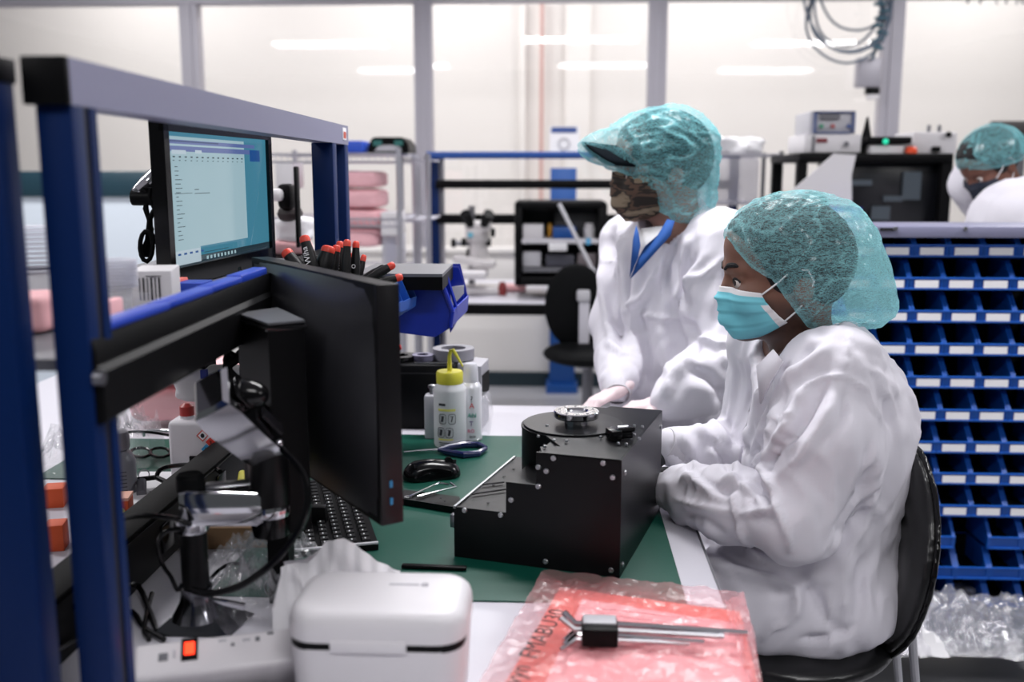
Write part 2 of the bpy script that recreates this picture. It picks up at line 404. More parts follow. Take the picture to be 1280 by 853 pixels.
# ================================================================== SETTING
obj('floor', MB().box((-1, 3.8, -.02), (18, 11, .04)), M['floor'], kind='structure')
obj('ceiling', MB().box((0, 2.65, CEIL+.02), (11, 8.7, .04)), M['white'], kind='structure'); obj('ceiling', MB().box((0, 8.2, CEIL+.95), (11, 2.5, .04)), M['white'], kind='structure')
obj('wall_far', MB().box((-1, 9.25, 2.0), (18, .1, 4.0)), M['wallcream'], kind='structure')
for i, (lx, ly) in enumerate(LIGHTS):
    t = MB(); cz_ = CEIL-.03+(.85 if ly > 7 else 0)
    for sx, sy, dx, dy in ((0, .19, 1.33, .04), (0, -.19, 1.33, .04), (.645, 0, .04, .34), (-.645, 0, .04, .34)): t.box((lx+sx, ly+sy, cz_), (dx, dy, .06))
    obj('ceiling', t, M['white'], kind='structure')
PY = 6.95
def mull(px0, px1, top=2.61, bot=.95):
    a = W(px0, 100, PY).x; b = W(px1, 100, PY).x
    return a, b
hb = MB(); hb.box((0, PY, 3.30), (11, .12, 1.36)); hdr = obj('trim_1', hb, M['alu'], kind='structure')
text('lettering', 'SM / VV', .13, M['grey'], hdr, W(1286, 5, PY-.062), (-1, 0, 0), (0, 0, 1))
edges = [(-350, -328), (-60, -38)]+[(231, 253), (519, 541), (809, 832), (1099, 1124), (1392, 1414)]
xs = []
for i, (a, b) in enumerate(edges):
    xa, xb = mull(a, b); xs.append((xa, xb))
    m_ = MB(); m_.box(((xa+xb)/2, PY, 1.80), (xb-xa, .10, 1.70)); m_.box(((xa+xb)/2, PY-.052, 1.80), ((xb-xa)*.3, .012, 1.70))
    obj('trim_%d' % (i+2), m_, M['alu'], kind='structure')
glass = film('window_glass', 'E9EDF0', .04, rough=.03, gloss=1.0)
MATS['window_glass'].node_tree.nodes['Math'].inputs[0].default_value = .10
random.seed(11)
for i in range(len(xs)-1):
    a, b = xs[i][1], xs[i+1][0]
    t_ = (0, 0, .004, -.002, .006, -.010)[i]; tw = (0, 0, 0, .0, .018, .022)[i]
    g = MB().raw([(a, PY-tw, .98), (b, PY+tw, .98), (b, PY+tw+t_, 2.62), (a, PY-tw+t_, 2.62)], [(0, 1, 2, 3)])
    obj('window_%d' % (i+1), g, glass, kind='structure')
kn = obj('wall_back', MB().box((-1, PY+.02, .49), (15, .10, .98)), M['wallcream'], kind='structure')
sb = MB(); sb.box((0, PY, .965), (11, .14, .03)); obj('trim_12', sb, M['wallcream'], kind='structure')
obj('baseboard_back', MB().box((0, PY-.045, .052), (11, .03, .10)), mat('dark_baseboard', '1E3038', .6), kind='structure')
# far room details behind the glass
pp = MB(); x = W(677, 100, 9.1).x; pp.cyl((x, 9.12, 0), (x, 9.12, 3), .02, n=10); single('wall_pipe', pp, mat('pink_pipe', 'D9B3AC', .5), 'thin pinkish vertical pipe on the far cream wall', 'pipe')
for px0, wd, nm in ((653, .05, 'left of the pink pipe'), (722, .22, 'right of the pink pipe')):
    x = W(px0, 100, 9.1).x; single('cable_duct', MB().box((x, 9.17, 1.5), (wd, .05, 3.0), bev=.006), M['wallcream'], 'pale vertical wall duct '+nm, 'duct')
# dark teal rail + screen wall at left
ms = MB(); a = W(-60, 230, 6.2); b = W(196, 230, 6.2)
zt, zb = W(100, 214, 6.2).z, W(100, 246, 6.2).z
scr = thing('partition_screen', 'white partition panel with dark teal top rail at far left', 'partition', ((a.x+b.x)/2, 6.2, 0))
obj('panel', MB().box(((a.x+b.x)/2, 6.2, zb/2), (b.x-a.x+.1, .04, zb)), mat('pale_blue_panel', 'E4EEF8', .4), scr)
obj('top_rail', MB().box(((a.x+b.x)/2, 6.19, (zt+zb)/2), (b.x-a.x+.12, .07, zt-zb), bev=.01), mat('teal_rail', '223F4C', .4), scr)
for x in (a.x, b.x): obj('foot', MB().box((x, 6.2, .03), (.05, .5, .06)), M['grey'], scr)
# blue pillar and sign
def px_box(px0, py0, px1, py1, D, depth, bev=0, front=True):
    a = W(px0, py0, D); b = W(px1, py1, D); return MB().box(((a.x+b.x)/2, D+depth/2, (a.z+b.z)/2), (abs(b.x-a.x), depth, abs(a.z-b.z)), bev=bev)
bp_ = thing('blue_column', 'tall blue steel column against the back partition behind the office chair', 'column', (W(704, 480, 6.72).x, 6.78, 0))
a = W(688, 210, 6.7); b = W(721, 210, 6.7)
obj('body', MB().box(((a.x+b.x)/2, 6.79, a.z/2), (b.x-a.x, .16, a.z), bev=.008), mat('mid_blue_paint', '174E96', .4), bp_)
obj('base', MB().box(((a.x+b.x)/2, 6.78, .03), (b.x-a.x+.04, .22, .06)), mat('mid_blue_paint', '174E96', .4), bp_)
sg = thing('wall_sign', 'white notice with a blue heading taped to the back glass', 'sign', W(705, 190, 6.86))
obj('sheet', px_box(687, 158, 724, 190, 6.87, .004), M['label'], sg)
obj('heading', px_box(689, 159, 721, 166, 6.866, .003), mat('sign_blue', '35508E', .6), sg)
q = W(705, 180, 6.864); obj('emblem', MB().lathe([(.03, 0), (.042, 0), (.042, .002), (.03, .002)], q, (0, -1, 0), cap=False), M['lgrey'], sg)
# ================================================================== BACK WORKBENCH
BD = 5.55
wb = thing('workbench', 'white-topped bench with blue upright frame and black rails by the back glass', 'workbench', (W(700, 360, BD).x, BD+.4, 0))
xl = W(541, 300, BD).x; xr = W(915, 300, BD).x
zt = W(640, 190, BD).z; ztop = W(640, 364, BD).z
for x in (xl+.012, xr):
    obj('post', MB().box((x, BD+.02, zt/2), (.05, .05, zt), bev=.004), M['blue_metal'] if x > 0 else M['blue_metal'], wb)
obj('top_rail', MB().box(((xl+xr)/2, BD, zt-.018), (xr-xl+.05, .06, W(640, 190, BD).z-W(640, 199, BD).z), bev=.004), mat('blue_rail', '1A4A96', .4), wb)
for y0, y1 in ((225, 236), (268, 280)):
    z0, z1 = W(640, y0, BD).z, W(640, y1, BD).z
    obj('rail', MB().box(((xl+xr)/2, BD+.01, (z0+z1)/2), (xr-xl-.04, .05, z0-z1), bev=.005), M['black'], wb)
obj('benchtop', MB().box(((xl+xr)/2-.1, BD+.05, ztop-.02), (xr-xl+.7, 1.1, .04), bev=.005), M['top'], wb)
obj('edge_strip', MB().box(((xl+xr)/2-.1, BD-.51, ztop-.035), (xr-xl+.7, .02, .055), bev=.003), M['black'], wb)
for x in (xl-.3, xr+.2):
    for y in (BD-.4, BD+.5): obj('leg', MB().box((x, y, (ztop-.04)/2), (.05, .05, ztop-.04)), M['alu'], wb)
def onbench(px, py=345): return W(px, py, BD)
# microscope on the bench
mcol = mat('microscope_enamel', 'D9D5D6', .4); D = 5.45
u = D/FPX
def mp(px, py, dy=0): p = W(px, py, D); p.y += dy; return p
zb_ = ztop+.002
ms = thing('microscope', 'white stereo microscope with black eyepieces on the back bench', 'microscope', (mp(598, 335).x, D, zb_))
obj('base', MB().box((mp(600, 330).x, D+.02, zb_+.02), (.26, .26, .04), bev=.015), mcol, ms)
obj('pillar', MB().cyl((mp(588, 330).x-.0, D+.08, zb_+.03), (mp(588, 262).x, D+.08, mp(588, 258).z), .018), M['steeld'], ms)
b_ = MB(); b_.cyl(mp(598, 322), mp(598, 302), .055, .048); b_.cyl(mp(598, 302), mp(597, 285), .062, .058); obj('body', b_, mcol, ms)
b_ = MB(); b_.box(mp(598, 283), (.14, .12, .06), bev=.02); b_.box(mp(594, 292, -.04), (.1, .05, .05), bev=.012); obj('head', b_, mcol, ms)
b_ = MB(); b_.box(mp(590, 326, -.05), (.20, .10, .045), bev=.02, R=Matrix.Rotation(.2, 3, 'Y')); b_.box(mp(606, 329, -.05), (.13, .10, .045), bev=.02); obj('stage', b_, mcol, ms)
for dx, tx in ((589, 584), (606, 613)):
    obj('eyepiece', MB().cyl(mp(dx, 280, -.05), mp(tx, 266, -.11), .024, .030, n=14), M['black'], ms)
for kx, ky in ((567, 304), (616, 291), (580, 303), (611, 303), (586, 316)):
    c = mp(kx, ky); obj('focus_knob', MB().cyl(c-Vector((.012, 0, 0)), c+Vector((.012, 0, 0)), .024, n=14), M['black'], ms)
obj('arm', MB().cyl(mp(567, 304), mp(592, 306), .014, n=10), M['steeld'], ms)
obj('badge', px_box(585, 291, 591, 297, D-.072, .004), mat('cyan_badge', '6CC7E0', .4), ms)
# white tray and little jar near it
single('component_tray', px_box(556, 340, 607, 350, 5.25, .22, bev=.01), M['white'], 'white flat tray on the back bench before the microscope', 'tray')
single('red_jar', MB().lathe([(.022, 0), (.024, .05), (.018, .055), (.018, .07)], (W(628, 338, 5.35).x, 5.35, ztop+.002), n=14), mat('dark_red', '8E3030', .4), 'small dark red jar right of the microscope', 'jar')
single('folded_cloth', MB().box((W(610, 340, 5.5).x+.12, 5.55, ztop+.02), (.18, .14, .035), bev=.014), M['pink'], 'pale folded wipe beside the dark red jar', 'cloth')
# black component cart on bench
D = 5.15
ck = thing('equipment_rack', 'black open-front equipment rack with one white shelf on the back bench', 'rack', (W(700, 355, D).x, D+.2, W(700, 357, D).z))
def q2(px, py, dy=0): p = W(px, py, D); p.y += dy; return p
def frame_poly(x0, y0, x1, y1, r, th): pass
for nm, (a0, b0, a1, b1) in {'side_frame': (643, 254, 653, 358), 'side_frame.': (748, 254, 758, 358), 'top_frame': (643, 252, 758, 262), 'bottom_frame': (643, 346, 758, 358)}.items():
    obj(nm.strip('.'), px_box(a0, b0, a1, b1, D, .40, bev=.012), M['black'], ck)
obj('back_panel', px_box(650, 256, 752, 356, D+.38, .02), mat('smoke_black', '222228', .5), ck)
obj('head_unit', px_box(693, 262, 750, 298, D+.12, .2, bev=.01), mat('smoke_black2', '1D1D22', .5), ck)
obj('shelf', px_box(652, 299, 750, 305, D-.01, .36, bev=.004), mat('shelf_white', 'D2D0D6', .4), ck)
obj('shelf', px_box(652, 335, 750, 341, D+.02, .36, bev=.004), M['grey'], ck)
obj('label_plate', px_box(686, 305, 709, 314, D-.03, .015, bev=.003), M['label'], ck)
obj('tie_mark', px_box(733, 298, 738, 306, D-.02, .012), mat('sky_tape', '59B4E4', .5), ck)
zsh = W(700, 299, D).z+.001; zs2 = W(700, 335, D).z+.001
def rackitem(nm, px0, px1, py, dy, dep, m, lab, cat, z, bev=.006, D=D):
    a = W(px0, py, D); b = W(px1, py, D); h = a.z-z
    return single(nm, MB().box(((a.x+b.x)/2, D+dy+dep/2, z+h/2), (b.x-a.x, dep, h), bev=bev), m, lab, cat)
rackitem('white_carton', 653, 679, 281, .02, .14, M['white'], 'white carton at left on the upper shelf of the black rack', 'box', zsh)
rackitem('blue_part_box', 691, 720, 284, .0, .12, mat('part_blue', '1B4E96', .4), 'small blue box on the upper shelf of the black rack', 'box', zsh)
single('white_jar', MB().lathe([(.028, 0), (.030, .05), (.022, .06), (.022, .075)], (W(737, 298, D).x, D+.1, zsh), n=16), M['white'], 'white round jar at right on the black rack shelf', 'jar')
single('yellow_cap_bottle', MB().lathe([(.014, 0), (.014, .05), (.01, .06), (.010, .075)], (W(687, 298, D).x, D+.16, zsh), n=12), mat('amber', 'D69A2E', .4), 'little amber bottle in the middle of the black rack shelf', 'bottle')
rackitem('grey_module', 653, 676, 316, .03, .12, M['lgrey'], 'grey module at left on the lower shelf of the black rack', 'module', zs2)
rackitem('dark_module', 682, 718, 320, .05, .14, mat('dark_mod', '4A4A55', .5), 'dark module in the middle of the lower rack shelf', 'module', zs2)
rackitem('speckled_module', 722, 746, 318, .04, .12, mat('spk', '6D6468', .5, var=.4, vscale=60), 'brownish module at right on the lower rack shelf', 'module', zs2)
single('metal_rod', MB().cyl(W(699, 255, 4.95), W(748, 352, 4.8), .010, n=8), M['lgrey'], 'long thin grey rod leaning across the front of the black rack', 'rod')
# blue back office chair
D = 4.55
oc = thing('office_chair', 'black round-backed task chair with white strap behind the standing worker', 'chair', (W(728, 500, D).x, D, 0))
R_ = Matrix.Rotation(.1, 3, 'X')
obj('backrest', MB().ell(W(720, 383, D), (.145, .035, .20), R=R_), M['rubber'], oc)
obj('back_bar', px_box(724, 366, 736, 462, D-.06, .02, bev=.005), mat('strap_white', 'BFBDC6', .5), oc)
obj('bar_head', px_box(721, 363, 738, 378, D-.075, .04, bev=.012), M['lgrey'], oc)
c = W(735, 441, D); obj('seat', MB().ell((c.x, D-.02, c.z), (.21, .21, .055)), M['rubber'], oc)
obj('arm_lever', MB().cyl(W(736, 415, D-.05), W(752, 415, D-.05), .008, n=8), M['steel'], oc)
obj('column', MB().cyl((c.x, D, .08), (c.x, D, c.z-.04), .025), M['steeld'], oc)
for k in range(5):
    a = 2*PI*k/5+.3; e = Vector((c.x+.27*math.cos(a), D+.27*math.sin(a), .07))
    l_ = obj('leg', MB().cyl((c.x, D, .10), e, .022, .014, n=8), M['black'], oc)
    obj('caster', MB().cyl(e+Vector((-.012, 0, -.042)), e+Vector((.012, 0, -.042)), .027, n=12), M['rubber'], l_)
# ================================================================== LEFT WIRE SHELF (behind the frame)
D = 4.7
ws = thing('wire_shelf', 'chrome wire shelving unit with pink bags behind the blue frame', 'shelf', (W(440, 400, D).x, D+.25, 0))
z1 = W(440, 193, D).z; x0 = W(338, 300, D).x; x1 = W(500, 300, D).x; z2 = W(440, 274, D).z; z3 = W(440, 340, D).z
for i, (x, y) in enumerate(((x0, D), (x1, D), (x0, D+.5), (x1, D+.5))):
    obj('post', MB().cyl((x, y, 0), (x, y, z1+.03), .013, n=10), M['wire'], ws)
for z in (z1, z2, z3, .25):
    sh = MB()
    for y in (D, D+.5): sh.cyl((x0, y, z), (x1, y, z), .006, n=6); sh.cyl((x0, y, z-.035), (x1, y, z-.035), .005, n=6)
    for x in (x0, x1): sh.cyl((x, D, z), (x, D+.5, z), .006, n=6)
    for k in range(22): x = x0+(x1-x0)*k/21; sh.cyl((x, D, z+.004), (x, D+.5, z+.004), .0025, n=4)
    tr = MB()
    for k in range(22): x = x0+(x1-x0)*k/21; tr.cyl((x, D, z), (x+(x1-x0)/42, D, z-.035), .002, n=4)
    s_ = obj('shelf', sh, M['wire'], ws); obj('truss', tr, M['wire'], s_)
# second wire frame further right (its end)
D2 = 5.0; w2 = thing('wire_shelf', 'second chrome wire shelf end seen left of the back bench', 'shelf', (W(515, 400, D2).x, D2+.25, 0))
xa, xb = W(488, 300, D2).x+.06, W(536, 300, D2).x; zz = W(500, 200, D2).z
for (x, y) in ((xa, D2), (xb, D2), (xa, D2+.6), (xb, D2+.6)): obj('post', MB().cyl((x, y, 0), (x, y, zz+.03), .014, n=10), M['wire'], w2)
for z in (zz, zz-.30, .3):
    sh = MB()
    for y in (D2, D2+.6): sh.cyl((xa, y, z), (xb, y, z), .007, n=6)
    for k in range(14): y = D2+.6*k/13; sh.cyl((xa, y, z), (xb, y, z), .003, n=4)
    obj('shelf', sh, M['wire'], w2)
zs = z1+.008
def on(px0, px1, pyt, D, z, dep, m, nm, lab, cat, bev=.01, dy=0, **k):
    a = W(px0, pyt, D); b = W(px1, pyt, D); h = a.z-z
    return single(nm, MB().box(((a.x+b.x)/2, D+dy+dep/2, z+h/2), (b.x-a.x, dep, h), bev=bev), m, lab, cat, **k)
on(396, 454, 176, D+.02, zs, .2, mat('lapis', '2A55C8', .5), 'blue_carton', 'bright blue box lying on top of the left wire shelf', 'box')
cs = thing('tool_case', 'black case with rounded lid and handle on top of the left wire shelf', 'case', (W(484, 190, D).x, D+.2, zs))
a = W(456, 171, D); b = W(509, 190, D); hh = a.z-zs; wdt = b.x-a.x; cx = (a.x+b.x)/2
poly = [(-wdt/2, 0), (wdt/2, 0), (wdt/2*.96, hh*.55), (wdt/2*.72, hh*.96), (wdt*.3, hh), (-wdt*.3, hh), (-wdt/2*.78, hh*.93), (-wdt/2*.95, hh*.5)]
obj('shell', MB().prism(poly, (cx, D+.06, zs), (1, 0, 0), (0, 0, 1), (0, .25, 0)), M['black'], cs)
obj('window', MB().prism([(-wdt*.33, .008), (wdt*.33, .008), (wdt*.22, hh*.5), (-wdt*.22, hh*.5)], (cx, D+.055, zs), (1, 0, 0), (0, 0, 1), (0, .006, 0)), M['lgrey'], cs)
for sx in (-.05, .05): obj('latch', MB().box((cx+sx, D+.055, zs+hh*.62), (.04, .012, .025)), mat('teal_latch', '2E6F6A', .5), cs)
# pink bags tote on the shelf
pk = mat('pink_bags', 'EDB7BE', .5, bump=.5, bscale=18, bdist=.01)
def soft_pack(c, d, seed, amp=.012, n=14):
    b2 = bmesh.new(); bmesh.ops.create_cube(b2, size=1); bmesh.ops.subdivide_edges(b2, edges=b2.edges[:], cuts=n, use_grid_fill=True)
    V = np.array([v.co[:] for v in b2.verts]); L = np.abs(V).max(1)
    r = (np.abs(V)**6).sum(1)**(1/6)+1e-9; V = V/r[:, None]*.5; V = V*np.array(d)+np.array(c)
    nn = pnoise(V*14+seed)*amp+np.abs(pnoise(V*33+seed*2))*amp*.6; dirn = V-np.array(c); dirn /= np.linalg.norm(dirn, axis=1)[:, None]+1e-9
    V = V+dirn*nn[:, None]; b2.verts.index_update(); fs = [[v.index for v in f.verts] for f in b2.faces]; b2.free()
    m = MB(); m.raw([tuple(p) for p in V], fs); return m
x_a, x_b = W(389, 250, D).x, W(474, 250, D).x
tops = [213, 236, 262, 286, 312]
for i in range(4):
    za, zc = W(430, tops[i]+1, D).z, W(430, tops[i+1]-1, D).z
    zz_ = max(z2+.01, zc) if i < 3 else zc
    single('pink_bag', soft_pack(((x_a+x_b)/2, D+.20, (za+zc)/2), (x_b-x_a-.02, .32, za-zc), i*3.3, .008), pk, 'flat pink antistatic bag, number %s from the top of the pile on the wire shelf' % ('one', 'two', 'three', 'four')[i], 'bag', 'pink bags on the wire shelf')
tb = thing('tub', 'clear tub with violet contents and a yellow base on the wire shelf', 'tub', (W(487, 300, D).x, D+.1, z3))
obj('body', MB().box((W(487, 300, D).x, D+.12, z3+.10), (.10, .12, .17), bev=.012), M['frost'], tb)
obj('contents', MB().box((W(483, 300, D).x, D+.12, z3+.09), (.04, .07, .12), bev=.01), mat('violet', '4B4F9A', .6), tb)
obj('base', MB().box((W(487, 300, D).x, D+.12, z3+.01), (.10, .12, .015)), mat('amber2', 'E0B060', .5), tb)
on(475, 499, 265, D, z2-.08, .2, M['white'], 'white_tray', 'shallow white tray on the wire shelf right of the pink bags', 'tray')
on(343, 366, 202, D, z1-.16, .2, M['white'], 'white_carton', 'white carton under the top wire shelf left of the blue frame post', 'box')
# ================================================================== RIGHT WIRE SHELF
D = 5.3
rs = thing('wire_shelf', 'light wire shelf with clear bins between the two hairnets', 'shelf', (W(925, 300, D).x, D+.2, 0))
x0 = W(884, 300, D).x; x1 = W(972, 300, D).x; z1 = W(925, 194, D).z; z2 = W(925, 255, D).z
for (x, y) in ((x0, D), (x1, D), (x0, D+.45), (x1, D+.45)): obj('post', MB().cyl((x, y, 0), (x, y, z1+.02), .012, n=10), M['steeld'], rs)
for z in (z1, z2, .3):
    sh = MB()
    for y in (D, D+.45): sh.cyl((x0, y, z), (x1, y, z), .007, n=6)
    for x in (x0, x1): sh.cyl((x, D, z), (x, D+.45, z), .007, n=6)
    for k in range(12): x = x0+(x1-x0)*k/11; sh.cyl((x, D, z), (x, D+.45, z), .003, n=4)
    obj('shelf', sh, M['wire'], rs)
single('clear_bin', px_box(884, 197, 948, 253, D+.03, .3, bev=.02), film('milky', 'E4E2EC', .5, rough=.3, gloss=.1), 'large milky bin on the right wire shelf', 'bin')
single('plastic_bundle', soft_pack((W(920, 182, D).x, D+.2, z1+.05), (.33, .3, .085), 5, .03), M['label'], 'crumpled white plastic bundle on top of the right wire shelf', 'bag')
# ================================================================== RIGHT TEST BENCH
D = 4.7
zt_ = W(1090, 192, D).z
tb = thing('test_bench', 'black instrument bench behind the blue bin rack', 'bench', (W(1100, 280, D).x, D+.3, 0))
xa, xb = W(998, 200, D).x, W(1190, 200, D).x
obj('benchtop', MB().box(((xa+xb)/2, D+.3, zt_-.02), (xb-xa, .64, .04), bev=.005), M['black'], tb)
for x in (xa+.02, xb-.02):
    for y in (D+.02, D+.56): obj('leg', MB().box((x, y, (zt_-.04)/2), (.045, .045, zt_-.04)), M['black'], tb)
obj('cabinet', MB().box((W(1128, 240, D).x, D+.32, W(1100, 240, D).z), (.50, .50, W(1, 196, D).z-W(1, 282, D).z), bev=.01), mat('cab_black', '17181D', .25), tb)
a = W(1075, 250, D)
for k, (p0, p1, p2, p3) in enumerate(((1060, 225, 1090, 232), (1105, 245, 1128, 252), (1090, 258, 1112, 275), (1130, 215, 1150, 250))):
    obj('panel', px_box(p0, p1, p2, p3, D+.05, .02), mat('smoky_panel', '4A535C', .3), tb)
psu = thing('power_supply', 'grey bench power supply, upper of two stacked on the black bench', 'power supply', (W(1040, 165, D).x, D+.2, W(1040, 167, D).z))
obj('case', px_box(1013, 139, 1069, 167, D+.05, .3, bev=.006), M['lgrey'], psu)
fr = MB(); 
for b in ((1018, 139, 1068, 141), (1018, 165, 1068, 167), (1018, 139, 1020, 167), (1066, 139, 1068, 167)): 
    a0 = W(b[0], b[1], D+.04); b0 = W(b[2], b[3], D+.04); fr.box(((a0.x+b0.x)/2, D+.045, (a0.z+b0.z)/2), (b0.x-a0.x, .02, a0.z-b0.z))
obj('bezel', fr, mat('slate_blue', '5D688F', .4), psu)
obj('display', px_box(1026, 143, 1050, 149, D+.035, .01), M['grey'], psu)
for kx, c in ((1026, 'green_post'), (1040, 'red_post'), (1060, 'blue_post')):
    q = W(kx, 158, D+.04); obj('terminal', MB().cyl(q, q+Vector((0, -.02, 0)), .009, n=10), mat(c, {'g': '2F8F6A', 'r': 'A84848', 'b': '4A5C92'}[c[0]], .4), psu)
ps2 = thing('power_supply', 'white bench meter, lower of two stacked on the black bench', 'power supply', (W(1040, 190, D).x, D+.2, zt_))
obj('case', px_box(1006, 168, 1076, 191, D+.03, .34, bev=.006), M['white'], ps2)
obj('display', px_box(1021, 173, 1034, 178, D+.02, .01), mat('dark_red_display', '7B3038', .4), ps2)
obj('bezel', px_box(1016, 170, 1018, 190, D+.02, .01), M['grey'], ps2)
obj('knob', MB().cyl(W(1058, 180, D+.03), W(1058, 180, D+.01), .012, n=12), M['grey'], ps2)
# black cone
q = W(1082, 188, D+.1); single('black_cone', MB().lathe([(.035, 0), (.024, .07), (.010, .14), (.004, .17)], (q.x, D+.1, zt_), n=14), M['black'], 'black cone-shaped nozzle standing right of the stacked meters', 'cone')
it = thing('test_module', 'low white test module with a black cover and green lamp on the black bench', 'module', (W(1112, 190, D).x, D+.2, zt_))
obj('case', px_box(1088, 181, 1130, 194, D+.02, .3, bev=.006), M['white'], it)
obj('cover', px_box(1084, 171, 1140, 180, D+.0, .3, bev=.006), M['black'], it)
q = W(1107, 177, D-.01); obj('lamp', MB().ell(q, .013), mat('green_lamp', '20B890', .3, emit=1.2), it)
q = W(1141, 188, D-.02); single('signal_lamp', MB().lathe([(.026, 0), (.026, .02), (.018, .03)], (q.x, D+.0, zt_+.001), n=14), mat('orange_knob', 'E8532E', .4), 'round orange signal lamp right of the green lamp', 'lamp')
wc = thing('instrument_box', 'white instrument box with two small lugs behind the third worker', 'instrument', (W(1175, 190, D).x, D+.2, zt_))
obj('case', px_box(1142, 165, 1196, 193, D+.08, .28, bev=.012), M['white'], wc)
for x in (1161, 1174): obj('lug', MB().box(W(x, 161, D+.2), (.014, .02, .035), bev=.004), M['grey'], wc)
obj('catch', px_box(1166, 183, 1176, 190, D+.06, .02, bev=.004), M['black'], wc)
obj('button', MB().cyl(W(1186, 168, D+.08), W(1186, 168, D+.05), .013, n=12), M['black'], wc)
single('black_ring', MB().lathe([(.02, 0), (.04, .0), (.04, .012), (.02, .012)], W(996, 165, D+.1), (0, .4, 1), n=16, cap=False), M['black'], 'small black ring at the left of the stacked meters', 'ring') if False else None
# dark monitor far right
dm = thing('monitor', 'dark monitor above the third worker at the right edge', 'monitor', (W(1275, 200, 5.2).x, 5.25, W(1275, 215, 5.2).z))
obj('screen', px_box(1241, 151, 1310, 168, 5.2, .05, bev=.01), mat('warm_grey_dark', '4A4645', .5), dm)
obj('stand', px_box(1270, 168, 1278, 232, 5.23, .03), M['grey'], dm)
obj('base', px_box(1255, 230, 1300, 234, 5.15, .2), M['grey'], dm)
obj('lower_panel', px_box(1262, 169, 1310, 188, 5.21, .04, bev=.01), M['black'], dm)
# paper board, black chair top, blue tote
obj('front_shelf', MB().box((W(1035, 280, 4.5).x, 4.47, W(1050, 281, 4.4).z-.012), (.34, .44, .02), bev=.004), M['black'], tb) if False else None
pb = single('white_board', MB().prism([(-.05, -.085), (.19, -.085), (.20, 0), (.19, .14), (.205, .23), (.11, .235), (-.07, .07)], (W(1008, 254, 4.5).x, 4.5, W(1008, 254, 4.5).z-.02), (1, 0, 0), (0, 0, 1), (0, .01, 0)), M['white'], 'irregular white sheet leaning against the black bench', 'sheet')
q = W(1017, 258, 4.25); rcx = thing('stool', 'black rounded stool back in front of the white sheet', 'stool', (q.x, 4.25, 0)); obj('backrest', MB().ell(q, (.065, .05, .06)), M['rubber'], rcx); obj('column', MB().cyl((q.x, 4.25, .02), (q.x, 4.25, q.z), .02), M['steeld'], rcx); obj('base', MB().lathe([(.2, 0), (.2, .02), (.03, .04)], (q.x, 4.25, 0)), M['black'], rcx)
z_sd = W(1050, 282, 4.4).z; sdt = thing('side_stand', 'narrow black stand hidden behind the blue bin rack', 'stand', (W(1036, 280, 4.45).x, 4.45, 0)); xs_ = W(1036, 280, 4.45).x
obj('top', MB().box((xs_, 4.45, z_sd-.012), (.36, .24, .02)), M['black'], sdt)
for dx in (-.16, .16): obj('leg', MB().box((xs_+dx, 4.45, (z_sd-.02)/2), (.03, .2, z_sd-.02)), M['black'], sdt)
bt = thing('blue_tote', 'small bright blue tote with white contents behind the bin rack', 'tote', W(1050, 279, 4.4))
a = W(1034, 259, 4.4); b = W(1071, 281, 4.4); w_, h_ = b.x-a.x, a.z-b.z; cx, cz = (a.x+b.x)/2, (a.z+b.z)/2
tt = MB(); tt.box((cx, 4.4, b.z+h_*.12), (w_, .12, h_*.24)); tt.box((a.x+.01, 4.4, cz), (.02, .12, h_)); tt.box((b.x-.01, 4.4, cz), (.02, .12, h_)); tt.box((cx, 4.46, cz), (w_, .01, h_))
obj('body', tt, mat('royal', '2A35B8', .4), bt); obj('contents', MB().box((cx, 4.4, cz), (w_*.6, .08, h_*.4), bev=.012), M['label'], bt)
# wall box and coiled cable
D = 6.82
cb = thing('junction_box', 'grey electrical box on the mullion below the coiled cables', 'electrical box', W(1090, 95, D))
obj('body', px_box(1073, 72, 1101, 109, D, .08, bev=.01), M['alu'], cb)
obj('plug', px_box(1084, 109, 1100, 118, D, .06, bev=.006), M['black'], cb)
obj('lower_cover', px_box(1085, 118, 1099, 124, D, .05, bev=.005), M['white'], cb)
cc = mat('slate_cable', '5C6A7C', .5)
cl = thing('cable_coil', 'coil of slate cables hanging from the top beam over the grey electrical box', 'cable', W(1060, 60, D-.05))
cpx = u_ = D/FPX
for k, (cx_, cy_, rx, ry) in enumerate(((1058, 22, 50, 57), (1061, 14, 50, 50), (1058, 8, 42, 50), (1070, -8, 46, 46), (1062, 0, 55, 66))):
    pts = []
    for j in range(28):
        a = 2*PI*j/28; pts.append(W(cx_+rx*math.cos(a)*(1+.05*math.sin(3*a+k)), cy_+ry*math.sin(a), D-.03-.012*k))
    obj('loop', MB().tube(pts, .0085, n=6, closed=True), cc, cl)
for k in range(7): q = W(1101+random.uniform(-6, 6), 5+k*9, D-.05); obj('wrap', MB().box(q, (.07, .07, .018), bev=.006, R=Matrix.Rotation(random.uniform(-.6, .6), 3, 'Y')), mat('teal_tape', '3F6878', .5), cl)
obj('lead', MB().tube([W(1100, -10, D-.03), W(1103, 30, D-.02), W(1096, 55, D-.02), W(1090, 75, D-.02)], .012, n=6), cc, cl)
